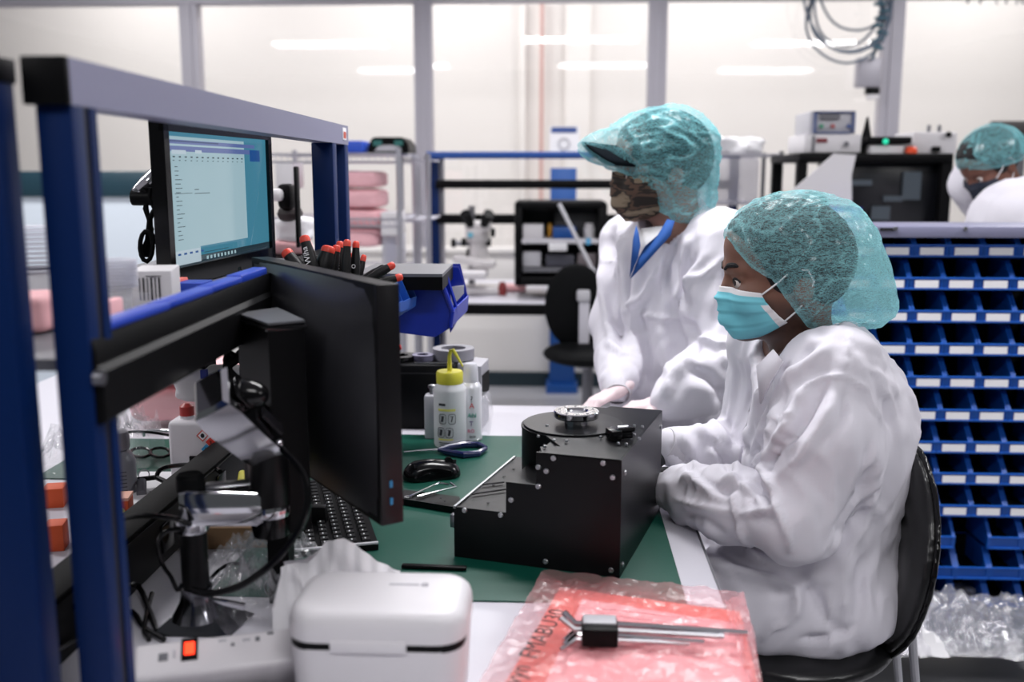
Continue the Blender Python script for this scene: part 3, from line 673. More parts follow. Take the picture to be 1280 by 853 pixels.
# ================================================================== BLUE BIN RACK
D = 2.93
XL, XR = W(1040, 283, D).x, W(1330, 283, D).x
ztopr = W(1150, 283, D).z
rk = thing('bin_rack', 'tall black louvred rack carrying rows of small blue bins', 'rack', ((XL+XR)/2, D+.2, 0))
obj('back_panel', MB().box(((XL+XR)/2, D+.22, ztopr/2+.07), (XR-XL, .02, ztopr-.14)), mat('rack_black', '080A10', .6, spec=.1), rk)
obj('top_rail', MB().box(((XL+XR)/2, D+.1, ztopr-.015), (XR-XL, .26, .032), bev=.003), M['beam'], rk)
for px in (1119, 1206): q = W(px, 286, D-.03); obj('bolt', MB().cyl(q+Vector((0, .01, 0)), q+Vector((0, -.006, 0)), .006, n=10), M['steel'], rk)
obj('slot', px_box(1100, 285, 1117, 289, D-.034, .006), M['ink'], rk)
for x in (XL, XR): obj('side_post', MB().box((x, D+.2, ztopr/2+.05), (.03, .06, ztopr-.1)), M['black'], rk)
def proto_bin(wd, h, dep, lab):
    b_ = MB(); t = .0035
    # hopper-front bin: sides with sloped front, low front wall
    side = [(0, 0), (dep, 0), (dep, h), (dep*.30, h), (0, h*.42)]
    for sx in (-wd/2+t/2, wd/2-t/2):
        b_.prism(side, (sx-t/2, 0, 0), (0, 1, 0), (0, 0, 1), (t, 0, 0))
        b_.prism([(0, 0), (.012, 0), (.012, h*.42), (dep*.30+.012, h), (dep*.30-.004, h+.003), (-.003, h*.42)], (sx-t*1.4, -.002, 0), (0, 1, 0), (0, 0, 1), (t*2.8, 0, 0))
    b_.box((0, dep/2, t/2), (wd, dep, t)); b_.box((0, dep-t/2, h/2), (wd, t, h)); b_.box((0, t/2, h*.21), (wd, t, h*.42)); b_.box((0, -.002, h*.42), (wd, .009, .006), bev=.002); b_.box((0, -.003, .004), (wd, .008, .006), bev=.002)
    return b_, (MB().box((0, -.005, h*.22), (wd*.68, .003, h*.26)) if lab else None)
rows = [(322, 43.3, 1, 34), (363, 43.0, 1, 34), (404, 42.9, 1, 34), (445, 42.7, 1, 34), (486, 42.6, 1, 34), (527, 42.5, 1, 34), (567, 42.4, 1, 34), (606, 42.2, 1, 34), (646, 42.1, 1, 34), (686, 42.0, 0, 36), (724, 42.0, 0, 36), (763, 42.0, 0, 36)]
ORD = ['top', 'second', 'third', 'fourth', 'fifth', 'sixth', 'seventh', 'eighth', 'ninth', 'tenth', 'eleventh', 'bottom']
phase = [1250, 1243, 1246, 1243, 1244, 1238, 1233, 1233, 1234, 1255, 1256, 1253]
protos = {}
for ri, (yb, sp, lab, hh) in enumerate(rows):
    z = W(1200, yb, D).z; spx = sp*D/FPX*.99
    for ci in range(-1, 6):
        cxp = phase[ri]-sp*ci
        if cxp > 1306 or cxp < 1064: continue
        if ri == 9 and 1195 < cxp < 1225: continue
        silh = np.interp(yb, [300, 400, 450, 500, 560, 650, 780], [1030, 1085, 1095, 1120, 1140, 1150, 1120])
        big = ri >= 9
        key = ('b' if big else 's')
        nm = 'storage_bin'
        label = '%sblue bin, %s row from the top, %s column from the right edge' % ('white-labelled ' if lab else '', ORD[ri], {-1: 'outermost', 0: 'first', 1: 'second', 2: 'third', 3: 'fourth', 4: 'fifth', 5: 'sixth'}[ci])
        x = W(cxp, yb, D).x
        if key not in protos:
            bb, lb = proto_bin(spx*.97, .082 if not big else .088, .17, lab)
            t = thing(nm, label, 'bin', (x, D, z), 0, 'blue bins on the rack'); obj('body', bb, M['binsm'], t, local=True)
            if lb: obj('label_card', lb, M['label'], t, local=True)
            hb_ = .082 if not big else .088; ins = MB(); ins.box((0, .088, .010), (spx*.97-.010, .160, .012)); ins.box((0, .163, hb_*.5), (spx*.97-.010, .006, hb_*.9)); obj('shade_liner', ins, M['rubber'], t, local=True)  # added black floor and back sheets, standing in for the shade inside each bin
            protos[key] = t
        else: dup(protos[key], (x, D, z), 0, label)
    obj('louvre', MB().box(((XL+XR)/2, D+.19, z+.06), (XR-XL, .03, .012)), M['black'], rk)
dl = thing('dolly', 'low grey wheeled dolly under the blue bin rack', 'dolly', ((XL+XR)/2, D+.1, 0))
zd = W(1200, 812, D-.25).z
obj('deck', MB().box(((XL+XR)/2-.1, D+.05, zd), (XR-XL+.4, .62, .035), bev=.006), mat('dolly_grey', '5E666E', .5), dl)
for x in (XL-.15, W(1262, 840, D).x, XR):
    for y in (D-.18, D+.28):
        obj('caster', MB().cyl((x-.015, y, .04), (x+.015, y, .04), .038, n=16), M['rubber'], dl)
crk = film('bag_film_grey', 'C9C9D4', .42, rough=.15, scale=22, bump=1.0, gloss=.35)
def crumple(c, d, seed, amp, n=26, flat=True):
    """heap of film: heightfield sheet with sharp random folds, folded back under"""
    vs = []; fs = []
    for j in range(n+1):
        for i in range(n+1):
            u_, v_ = i/n*2-1, j/n*2-1; r = min(1, max(abs(u_), abs(v_))); e = (1-r**4)
            p = np.array([[c[0]*3+u_*d[0]*16, c[1]*3+v_*d[1]*16, seed]]); h = d[2]*e*(.45+.55*float(abs(pnoise(p*.9)[0]))*1.8)+amp*float(abs(pnoise(p*2.3)[0]))*e
            w_ = float(pnoise(p*.5+9)[0])*.18
            vs.append((c[0]+u_*d[0]/2*(1+w_), c[1]+v_*d[1]/2*(1+w_*.7), c[2]+max(h, .0)+.002))
    for j in range(n):
        for i in range(n): a = j*(n+1)+i; fs.append((a, a+1, a+n+2, a+n+1))
    m = MB(); m.raw(vs, fs)
    return m
zdd = zd+.02
single('film_bag', crumple((W(1165, 790, 2.78).x, 2.76, zdd), (.40, .34, .085), 3.1, .028), crk, 'crumpled clear plastic bag on the left of the dolly', 'bag', angle=12)
single('film_bag', crumple((W(1245, 790, 2.78).x, 2.76, zdd), (.46, .36, .075), 8.7, .024), crk, 'flat glossy plastic bag on the right of the dolly', 'bag', angle=12)
single('film_bag', crumple((W(1085, 800, 2.75).x, 2.74, zdd), (.34, .30, .07), 12.7, .024), M['label'], 'white plastic bag on the dolly end behind the chair', 'bag', angle=12)
for k, (bx, by) in enumerate(((1206, 743), (1130, 755))):
    q = W(bx, by+18, D+.03); single('parts_bag', soft_pack((q.x, D+.07, q.z+.035), (.06, .06, .05), k*4, .016, 8), crk, ('crinkled clear parts bag in a bottom-row blue bin', 'small clear parts bag low on the left of the bin rack')[k], 'bag')
# ================================================================== MAIN TABLE
ZT = .90
TXR = .235; TXL = -.70; TYB = T(640, 507).y; TYF = .55
tbl = thing('workbench', 'long white worktop bench where both gowned workers sit and stand', 'workbench', (-.2, 1.6, 0))
obj('worktop', MB().box(((TXR+TXL)/2, (TYB+TYF)/2, ZT-.015), (TXR-TXL, TYB-TYF, .03), bev=.003), M['top'], tbl)
obj('edge_band', MB().box((TXR+.001, (TYB+TYF)/2, ZT-.016), (.006, TYB-TYF, .026)), M['grey'], tbl)
for x in (TXR-.06, TXL+.06):
    for y in (TYF+.08, TYB-.06): obj('leg', MB().box((x, y, (ZT-.03)/2), (.05, .05, ZT-.03)), M['alu'], tbl)
obj('apron', MB().box(((TXR+TXL)/2, TYB-.05, ZT-.07), (TXR-TXL-.1, .03, .08)), M['alu'], tbl)
# opposite bench beyond the raceway
t2 = thing('workbench', 'second white worktop beyond the black raceway at the left', 'workbench', (-1.2, 1.8, 0))
obj('worktop', MB().box((-1.12, 1.85, ZT-.017), (.78, 2.6, .03), bev=.003), M['top'], t2)
for x in (-1.45, -.80):
    for y in (.65, 3.05): obj('leg', MB().box((x, y, (ZT-.03)/2), (.05, .05, ZT-.035)), M['alu'], t2)
# mat
my0, my1 = T(600, 753).y, T(600, 546).y; mr0, mr1 = T(851, 742).x, T(829, 644).x; mxr = (mr0+mr1)/2
single('work_mat', MB().box(((mxr-.50)/2, (my0+my1)/2, ZT+.0015), (mxr+.50, my1-my0, .003), bev=.001), M['mat'], 'green antistatic mat lying on the white bench', 'mat')
ZM = ZT+.003
# ------------------------------------------------------------------ black machined box
FR = T(772, 723, ZM); u = (T(568, 696, ZM)-FR); u.z = 0; Lw = u.length; u.normalize()
wv = Vector((-u.y, u.x, 0)); wv = wv if wv.y > 0 else -wv
HT = .182; z_ = Vector((0, 0, 1))
def bxp(a, b, c): return FR+u*a+wv*b+z_*c
DEP = .325
bx = thing('machine_housing', 'black machined metal housing with stepped top and silver ring on the green mat', 'housing', bxp(.13, .15, 0))
c1, c2 = .128, .176
mt = MB()
mt.prism([(0, .0), (c1, 0), (c1, HT-.003), (0, HT-.003)], bxp(0, .004, 0), u, z_, wv*(DEP-.004))
obj('tower', mt, M['blackm'], bx)
mt = MB(); mt.prism([(c1, 0), (c2, 0), (c2, .128), (c1, .128)], bxp(0, .004, 0), u, z_, wv*(DEP*.50)); obj('step_block', mt, M['blackm'], bx)
mt = MB(); mt.prism([(c1, 0), (Lw, 0), (Lw, .080), (c1, .080)], bxp(0, .004, 0), u, z_, wv*(DEP-.03)); obj('low_block', mt, M['blackm'], bx)
mt = MB(); mt.prism([(0, 0), (Lw, 0), (Lw, .082), (c2, .082), (c2, .131), (c1, .131), (c1, HT), (0, HT)], bxp(0, 0, 0), u, z_, wv*.004); obj('front_plate', mt, M['blackm'], bx)
obj('side_plate', MB().prism([(0, 0), (DEP, 0), (DEP, HT), (0, HT)], bxp(-.003, 0, 0), wv, z_, u*.003), M['blackm'], bx)
# round drum with notch
rc_px = (716, 531); top = HT-.004
a_, b_ = ray(*rc_px); Dc = (CH-ZM-HT)/b_; cc_ = Vector((a_*Dc, Dc, 0))-Vector((FR.x, FR.y, 0)); ca, cb = cc_.dot(u), cc_.dot(wv)
Rr = .085
obj('drum', MB().lathe([(Rr, .07), (Rr, HT-.001)], bxp(ca, cb, 0), (0, 0, 1), n=40), M['blackm'], bx)
tp = [(0, 0), (c1*.93, 0), (c1*.93+.012, .03), (c1*.80, .042)]
for k in range(22):
    a = -PI*.42+PI*.95*k/21; tp.append((ca+(Rr+.001)*math.cos(a), cb+(Rr+.001)*math.sin(a)))
tp = [p for p in tp]; tp += [(c1*.7, DEP), (0, DEP)]
obj('top_plate', MB().prism(tp, bxp(0, 0, HT-.003), u, wv, z_*.0035), M['blackm'], bx)
obj('drum_plate', MB().lathe([(Rr*.97, 0), (Rr*.97, .0022), (Rr*.96, .003)], bxp(ca, cb, HT+.0005), (0, 0, 1), n=48), mat('satin_black_plate', '101013', .3, spec=.25), bx)
ring = obj('ring', MB().lathe([(.016, 0), (.020, 0), (.020, .010), (.036, .010), (.0375, .012), (.0375, .020), (.036, .0215), (.020, .0215), (.017, .018), (.009, .018), (.009, .012)], bxp(ca-.006, cb, HT+.0035), (0, 0, 1), n=48), M['chrome'], bx)
for k in range(10):
    a = 2*PI*k/10; q = bxp(ca-.006+.029*math.cos(a), cb+.029*math.sin(a), HT+.0245); obj('screw', MB().lathe([(.0028, 0), (.0022, .0012)], q, (0, 0, 1), n=10), M['steel'] if k % 2 else M['steeld'], ring)
obj('hub', MB().lathe([(.016, 0), (.016, .006), (.012, .008)], bxp(ca-.006, cb, HT+.014), (0, 0, 1), n=24), M['steeld'], ring)
def screw(p, n, r=.0042, par=bx):
    m_ = MB(); m_.lathe([(r, -.001), (r, .0016), (r*.8, .0026), (r*.42, .0026), (r*.42, .001)], p, n, n=14, cap=True); obj('screw', m_, M['steel'], par)
def unfront(px, py):
    # pixel on the front plate plane -> (a, c)
    a0, b0 = ray(px, py); n = wv; t = (FR.x*n.x+FR.y*n.y)/(a0*n.x+n.y); P = Vector((a0*t, t, CH-b0*t)); return P
for px, py in ((692, 573), (673, 584), (683, 589), (754, 579), (766, 597), (673, 608), (639, 625), (581, 638), (626, 644), (682, 702), (764, 713)):
    screw(unfront(px, py)-wv*.0005, -wv)
def unside(px, py):
    a0, b0 = ray(px, py); o = FR-u*.003; t = (o.x*u.x+o.y*u.y)/(a0*u.x+u.y); return Vector((a0*t, t, CH-b0*t))
for px, py in ((781, 591), (778, 706), (826, 534), (825, 632)): screw(unside(px, py)+u*.0005, -u)
def untop(px, py, z=None):
    z = (ZM+HT+.0005) if z is None else z; return T(px, py, z)
for px, py in ((681, 559), (673, 546), (684, 533), (764, 536), (751, 547), (708, 552), (693, 551), (793, 533), (803, 534), (793, 544), (773, 555), (783, 556), (799, 549), (735, 517), (732, 516)):
    screw(untop(px, py, ZM+HT+.003), z_, r=.0026)
lat = MB()
q = untop(772, 549, ZM+HT+.001)
lat.box(q+Vector((-.006, 0, .008)), (.018, .030, .016), rz=.33, bev=.002); lat.box(q+Vector((.012, .004, .006)), (.022, .014, .010), rz=.33, bev=.002); lat.cyl(q+Vector((.002, 0, .014)), q+Vector((.026, .008, .014)), .004, n=10)
obj('sensor_latch', lat, M['blackg'], bx); obj('latch_pin', MB().cyl(q+Vector((.000, .006, .017)), q+Vector((.016, .010, .017)), .0025, n=8), M['steel'], bx)
# low block groove lines and holes
for (p0, p1) in (((603, 606), (630, 603)), ((590, 618), (632, 612)),):
    A = untop(p0[0], p0[1], ZM+.0835); B = untop(p1[0], p1[1], ZM+.0835); obj('groove', MB().tube([A, B], .0015, n=6), M['ink'], bx)
for px, py in ((642, 587), (630, 596), (617, 607), (610, 629), (640, 575)): 
    q = untop(px, py, ZM+.0815); obj('hole', MB().lathe([(.0025, 0), (.0025, .001)], q, (0, 0, 1), n=10), M['ink'], bx)
obj('edge_strip', MB().prism([(0, 0), (.004, 0), (.004, .004), (0, .004)], bxp(Lw-.003, .0, .079), u, z_, wv*(DEP-.03)), mat('bare_aluminium', 'BFC2C4', .3, .9), bx)
obj('side_clip', MB().box(bxp(Lw+.004, .01, .056), (.010, .012, .022), rz=-.32, bev=.002), M['steeld'], bx)
# ------------------------------------------------------------------ small things on the mat
def onmat(name, mb, m, label, cat, **k): return single(name, mb, m, label, cat, **k)
# flat plate
pl = thing('mounting_plate', 'flat black mounting plate sticking out left of the machined housing', 'plate', T(530, 634, ZM))
A = [T(500, 631, ZM), T(572, 643, ZM), T(575, 629, ZM), T(505, 620, ZM)]
obj('body', MB().hexa([tuple(p) for p in A]+[tuple(p+z_*.012) for p in A]), M['blackm'], pl)
q = T(510, 622, ZM+.012); obj('washer', MB().lathe([(.003, 0), (.007, 0), (.007, .0015), (.003, .0015)], q, (0, 0, 1), n=18, cap=False), M['steel'], pl)
obj('hole', MB().lathe([(.003, 0), (.003, .001)], q, (0, 0, 1), n=12), M['ink'], pl)
for px, py in ((551, 623), (556, 627)): obj('screw', MB().lathe([(.002, 0), (.002, .001)], T(px, py, ZM+.012), (0, 0, 1), n=8), M['ink'], pl)
zk = ZM+.0145
for k, (p0, p1, p2, lb) in enumerate((((512, 621), (549, 604), (561, 606), 'bent chrome hex key lying on the black plate, farther of two'), ((522, 621), (570, 609), (563, 604), 'bent chrome hex key lying on the black plate, nearer of two'))):
    r0 = .0022; P0, P1, P2 = T(*p0, zk+.001*k), T(*p1, zk+.001*k), T(*p2, zk+.001*k)
    single('hex_key', MB().tube([P0, P0.lerp(P1, .9), P1, P1.lerp(P2, .2), P2], r0, n=6), M['chrome'], lb, 'hex key')
# mouse
mq = T(541, 597, ZM); mo = thing('computer_mouse', 'black glossy computer mouse on the green mat', 'mouse', mq, math.radians(-160))
s = SDF((-.065, -.04, -.005), (.065, .04, .045), .0022)
s.ell((.006, 0, .004), (.052, .030, .032), 0); s.cone((-.03, 0, .004), .026, (.03, 0, .006), .028, k=.012); s.ell((0, .036, .016), (.04, .010, .02), k=.008, op='sub'); s.ell((0, -.036, .016), (.04, .010, .02), k=.008, op='sub'); s.halfspace((0, 0, .0005), (0, 0, -1))
V, F = s.mesh(); V = smoothv(V, F, 2); mm_ = Matrix(); 
b_ = obj('body', (V.tolist(), F.tolist()), M['blackg'], mo, local=True, angle=60)
obj('wheel', MB().cyl((-.032, -.003, .030), (-.032, .003, .030), .009, n=16), M['rubber'], mo, local=True)
obj('button_seam', MB().box((-.036, 0, .0285), (.024, .0012, .008)), M['ink'], mo, local=True)
# keyboard
kb = thing('keyboard', 'black low-profile keyboard on the green mat under the rear monitor', 'keyboard', T(400, 645, ZM))
kr = T(461, 668, ZM+.006); k_u = (T(375, 608, ZM+.006)-T(466, 676, ZM+.006)); k_u.z = 0
k_u = Vector((-.30, .95, 0)).normalized(); k_v = Vector((-.95, -.30, 0)).normalized()
K0 = T(463, 682, ZM+.006)+k_u*.0
def kp(a, b, c=0): return K0+k_u*a+k_v*b+z_*c
Lk, Wk = .36, .145
kbase = MB(); kbase.prism([(-.008, -.012), (Lk, -.012), (Lk, Wk), (-.008, Wk)], kp(0, 0, -.006), k_u, k_v, z_*.010); obj('case', kbase, M['black'], kb)
obj('wrist_edge', MB().prism([(-.008, -.012), (-.002, -.012), (-.002, Wk), (-.008, Wk)], kp(0, 0, .004), k_u, k_v, z_*.003), M['lgrey'], kb)
keycap, kc = None, 0
rR = random.Random(4)
KM = mat('keycap', '131316', .45, spec=.3)
km = bpy.data.meshes.new('key'); tmp = MB().hexa([(-.0075, -.0075, 0), (.0075, -.0075, 0), (.0075, .0075, 0), (-.0075, .0075, 0), (-.006, -.006, .006), (.006, -.006, .006), (.006, .006, .006), (-.006, .006, .006)]); tmp.bm.to_mesh(km); km.materials.append(KM)
gm = bpy.data.meshes.new('legend'); tmp = MB().box((0, 0, .0064), (.0045, .0022, .0004)); tmp.bm.to_mesh(gm); gm.materials.append(M['label'])
kang = math.atan2(k_u.y, k_u.x)
for i in range(18):
    for j in range(6):
        P = kp(.008+i*.0193, .006+j*.0215, .004)-kb.location
        ko = bpy.data.objects.new('key', km); COL.objects.link(ko); ko.parent = kb; ko.location = P; ko.rotation_euler = (0, 0, kang)
        if i < 13:
            g = bpy.data.objects.new('legend', gm); COL.objects.link(g); g.parent = ko; g.location = (0, .001, 0)
# wash bottle
def bottle(q, prof, n=28): return MB().lathe(prof, q, (0, 0, 1), n=n)
wq = T(563, 556, ZM); wbt = thing('wash_bottle', 'translucent wash bottle with yellow cap and bent yellow spout', 'bottle', wq)
rb = 21*wq.y/FPX
hb = wq.z
sc_ = wq.y/FPX
def hz(py): return (556-py)*sc_*1.0
prof = [(rb*.95, 0), (rb, .004), (rb, hz(484)), (rb*.97, hz(480)), (rb*.80, hz(475)), (rb*.76, hz(472))]
obj('body', bottle(wq, prof, 36), mat('bottle_ldpe', 'D7D8DC', .35, spec=.4), wbt)
obj('cap', bottle(wq+z_*hz(474), [(rb*.80, 0), (rb*.82, .002), (rb*.82, hz(474)-hz(490)-.0 if False else (474-461)*sc_), (rb*.76, (474-458.5)*sc_), (.004, (474-458)*sc_)], 36), M['yellow'], wbt)
sp = [wq+z_*hz(459), wq+z_*hz(440), wq+z_*hz(432)+Vector((.003, 0, 0)), wq+z_*hz(431)+Vector((.008, -.002, 0)), wq+z_*hz(436)+Vector((.014, -.004, 0)), wq+z_*hz(452)+Vector((.030, -.008, 0))]
obj('spout', MB().tube(sp, [.0055, .0045, .0042, .0040, .0036, .0018], n=12), M['yellow'], wbt)
vd = Vector((-wq.x, -wq.y, 0)).normalized(); rt = Vector((-vd.y, vd.x, 0)); rt = -rt if rt.x < 0 else rt
def onb(a, b, off=.0006, r=rb, q=wq):
    ang = a/r; return q+(rt*math.sin(ang)+vd*math.cos(ang))*(r+off)+z_*b
def wrap_rect(a0, a1, b0, b1, r=rb, q=wq, off=.0006, n=8):
    m_ = MB(); vs = []; 
    for i in range(n+1):
        a = a0+(a1-a0)*i/n; vs += [onb(a, b0, off, r, q), onb(a, b1, off, r, q)]
    m_.raw(vs, [(2*i, 2*i+2, 2*i+3, 2*i+1) for i in range(n)]); return m_
LY = mat('label_yellow', 'E4E07A', .6); LI = mat('label_ink', '34343A', .6)
obj('label_bar', wrap_rect(-.028, .012, hz(507), hz(504)), LY, wbt); obj('label_bar', wrap_rect(-.028, .006, hz(545), hz(543)), LY, wbt)
obj('label_text', wrap_rect(-.026, -.010, hz(500), hz(497)), LI, wbt)
def wrap_frame(ca, cb, w, h):
    m_ = MB(); t = .0010
    pts = []
    for k in range(16):
        a = 2*PI*k/16; sx = math.copysign(abs(math.cos(a))**.5, math.cos(a)); sy = math.copysign(abs(math.sin(a))**.5, math.sin(a)); pts.append(onb(ca+sx*w/2, cb+sy*h/2, .0008))
    m_.tube(pts, .0006, n=4, closed=True); return m_
for (ca, cb, gx) in ((-.017, hz(517), 0), (.004, hz(517), 1), (-.021, hz(535), 2), (-.002, hz(535), 3)):
    ic = wrap_frame(ca, cb, .016, .022); ic.tube([onb(ca-.001, cb-.006, .001), onb(ca+.001, cb+.005, .001)], .0028 if gx != 1 else .0012, n=6); ic.tube([onb(ca-.004, cb+.006, .001), onb(ca+.004, cb+.006, .001)], .0007, n=4)
    obj('pictogram', ic, LI, wbt)
for k in range(3): obj('label_text', wrap_rect(-.027+.003*k, .006-.004*k, hz(549+k*2.6), hz(548+k*2.6)), LI, wbt)
# spray can
cq = T(589, 549, ZM); rb2 = 14*cq.y/FPX; s2 = cq.y/FPX
can = thing('spray_can', 'white contact-cleaner spray can behind the wash bottle', 'can', cq)
obj('body', MB().lathe([(rb2, 0), (rb2, .001), (rb2, 68*s2), (rb2*.9, 72*s2), (rb2*.72, 76*s2)], cq, n=30), mat('can_white', 'DEDEE4', .3, .2), can)
obj('cap', MB().lathe([(rb2*.72, 76*s2), (rb2*.68, 88*s2), (rb2*.62, 97*s2), (rb2*.5, 100*s2)], cq, n=24), M['frost'], can)
obj('rim', MB().lathe([(rb2*1.02, -.0), (rb2*1.03, .003), (rb2, .004)], cq, n=30), M['steel'], can)
for a0, b0, sz, s_, mm_ in ((-.008, 40, .017, 'A', 'D6303A'), (-.012, 28, .014, 'AN', '27A58E'), (-.008, 17, .015, 'T', '5B2A86'), (-.012, 8, .011, 'RO', 'D23A72'), (-.006, 48, .020, '?', '17171A')):
    vd2 = Vector((-cq.x, -cq.y, 0)).normalized(); rt2 = Vector((-vd2.y, vd2.x, 0)); rt2 = -rt2 if rt2.x < 0 else rt2
    text('lettering', s_, sz, mat('print_'+mm_, mm_, .5), can, cq+vd2*(rb2+.0006)+rt2*(a0+.004)+z_*((b0+4)*s2), rt2, z_)
for k in range(4):
    obj('print_line', wrap_rect(-.004, .010, (2+k*2+30 if k < 2 else 2+k*1.6)*s2, (2.8+k*2+30 if k < 2 else 2.8+k*1.6)*s2, r=rb2, q=cq), LI, can)
# small grey bottle behind
gq = T(541, 548, ZT); gb = thing('dispenser_bottle', 'slim grey-white pump bottle partly hidden behind the wash bottle', 'bottle', gq)
obj('body', MB().box(gq+z_*.052, (.034, .034, .104), bev=.006), mat('bottle_grey', 'BDBCC4', .45), gb); obj('pump', MB().lathe([(.006, .104), (.006, .115), (.009, .118), (.009, .124), (.003, .126)], gq, n=12), M['steel'], gb)
# tweezers / pliers with blue handles
pq = T(560, 563, ZM+.006); pl_ = thing('pliers', 'pliers with dark blue looped handles in front of the wash bottle', 'pliers', pq)
hm = mat('navy_grip', '18204E', .25, coat=.4)
def Tz(px, py, dz=.007): return T(px, py, ZM+dz)
obj('handle', MB().tube([Tz(548, 562), Tz(560, 559), Tz(580, 556), Tz(598, 556), Tz(607, 560)], [.004, .007, .008, .007, .005], n=10), hm, pl_)
obj('handle', MB().tube([Tz(548, 563), Tz(562, 566), Tz(580, 569), Tz(598, 567), Tz(607, 561)], [.004, .007, .008, .007, .005], n=10), hm, pl_)
obj('jaw', MB().tube([Tz(549, 562), Tz(530, 563), Tz(505, 565)], [.003, .002, .0012], n=8), M['steeld'], pl_)
# earplug pack / clear clips at the left edge
single('clear_clip', MB().box(T(487, 556, ZM)+z_*.006, (.05, .02, .012), rz=.4, bev=.004), M['steel'], 'small shiny steel clip at the left edge of the mat beside the monitor', 'clip')
single('clear_cup', MB().lathe([(.016, 0), (.020, .05), (.019, .05), (.015, .002)], T(487, 545, ZM), n=16), M['frost'], 'small cloudy plastic cup beside the rear monitor edge', 'cup')
# black case with tape rolls on it
ctop_z = W(540, 448, 2.36).z
bc = thing('black_case', 'large matt black case standing behind the wash bottle', 'case', (W(530, 500, 2.42).x, 2.42, ZT))
xa, xb = W(462, 500, 2.33).x, W(573, 500, 2.33).x
yf = T(530, 537, ZT).y; DB = .17
obj('body', MB().box(((xa+xb)/2, yf+DB/2, (ZT+ctop_z)/2), (xb-xa, DB, ctop_z-ZT), bev=.006), mat('case_black', '0E0E11', .6, spec=.15), bc)
obj('lid_seam', MB().box(((xa+xb)/2, yf-.001, ctop_z-.02), (xb-xa-.01, .004, .003)), M['ink'], bc)
obj('foot', MB().box((xb-.02, yf+.02, ZT+.002), (.02, .02, .004)), M['rubber'], bc)
it_ = thing('metal_case', 'grey metal instrument with tilted side seen end-on right of the black case', 'instrument', (xb+.03, yf+.1, ZT))
xc = W(607, 500, yf).x
prf = [(xb+.002, yf+.03), (xc-.01, yf-.0), (xc, yf+.10), (xb+.002, yf+.14)]
obj('body', MB().hexa([(x, y, ZT+.001) for x, y in prf]+[(x, y, ctop_z-.002+(.0 if i in (0, 3) else -.0)) for i, (x, y) in enumerate(prf)]), mat('instr_grey', 'A9A8B0', .4), it_)
obj('vent', MB().hexa([(xc-.009, yf+.01, ctop_z-.075), (xc+.002, yf+.08, ctop_z-.075), (xc+.003, yf+.08, ctop_z-.075), (xc-.008, yf+.01, ctop_z-.074), (xc-.009, yf+.01, ctop_z-.025), (xc+.002, yf+.08, ctop_z-.025), (xc+.003, yf+.08, ctop_z-.025), (xc-.008, yf+.01, ctop_z-.025)]), M['black'], it_)
# bags of small parts hanging at instrument side
single('parts_bag', soft_pack((W(603, 490, yf-.02).x, yf-.03, ZT+.050), (.035, .04, .09), 6, .010, 8), M['clear'], 'small clear bag of parts beside the grey instrument', 'bag')
def roll(q, ro, ri, h, m, lab, ax=(0, 0, 1)):
    return single('tape_roll', MB().lathe([(ri, 0), (ro, 0), (ro, h), (ri, h), (ri, 0)], q, ax, n=40, cap=False), m, lab, 'tape')
zc = ctop_z+.001
def TC(px, py, z=zc): return T(px, py, z)
q = W(566, 440, yf+.07); roll(Vector((q.x, yf+.085, zc)), .050, .030, .026, mat('tape_grey', '85848C', .5), 'large grey tape roll on the black case behind the yellow spout')
q = W(528, 447, yf+.05); roll(Vector((q.x, yf+.06, zc)), .026, .014, .014, mat('tape_violet', '77748A', .5), 'small grey-violet tape roll on the black case')
q = W(499, 447, yf+.05); roll(Vector((q.x, yf+.06, zc)), .040, .020, .012, M['blackg'], 'flat black tape roll on the black case near the monitor')
a = W(543, 456, yf+.02); single('steel_ruler', MB().box((a.x, yf+.018, zc+.001), (.09, .006, .002)), M['steel'], 'thin steel rod lying across the front of the black case', 'rod')
rp = thing('red_tool', 'red-handled tool poking out past the monitor over the black case', 'hand tool', W(480, 440, yf+.03))
obj('handle', MB().tube([W(455, 446, yf+.05), W(474, 442, yf+.03), W(488, 437, yf+.03), W(501, 434, yf+.03)], [.012, .012, .013, .006], n=12), mat('tool_red', 'C8322E', .35), rp)
# black cable loop behind housing
single('cable_loop', MB().tube([Tz(660, 548, .01), Tz(657, 540, .01), Tz(659, 531, .012), Tz(672, 524, .014), Tz(694, 521, .012), Tz(712, 524, .008), Tz(724, 530, .006)], .0065, n=8), M['blackg'], 'black cable loop lying behind the machined housing', 'cable')
# black glove-hand area : small dark wedge tool at the housing's right
single('dark_block', MB().box(T(836, 604, ZT)+Vector((.0, .02, .012)), (.05, .03, .024), rz=.3, bev=.004), M['black'], 'small black block between the housing and the seated worker\'s cuff', 'block')
# ------------------------------------------------------------------ hanging bins on the frame end
XP = -.505
hd = 2.13
def bigbin(name, label, pts_side, x0, x1, m):
    pass
# large blue bin: open front to the right
lb = thing('parts_bin', 'large deep blue parts bin hanging at the far end of the blue frame', 'bin', W(520, 400, 2.0))
D = 2.0
def bp2(px, py, dd=0): p = W(px, py, D); p.y += dd; return p
side = [(498, 346), (553, 350), (565, 388), (563, 408), (543, 420), (480, 412), (470, 405), (475, 360)]
def slab(poly, dd, th): 
    pts = [bp2(x, y, dd) for x, y in poly]; m_ = MB(); n = len(pts); vs = [tuple(p) for p in pts]+[tuple(p+Vector((0, th, 0))) for p in pts]
    return m_.raw(vs, [tuple(range(n))[::-1], tuple(range(n, 2*n))]+[(i, (i+1) % n, n+(i+1) % n, n+i) for i in range(n)])
DPB = .15
obj('side_wall', slab(side, 0, .004), M['bin2'], lb)
def off(poly, sx): return [(x, y) for x, y in poly]
far = [bp2(x, y, 0)+Vector((.018, DPB, .012)) for x, y in side]
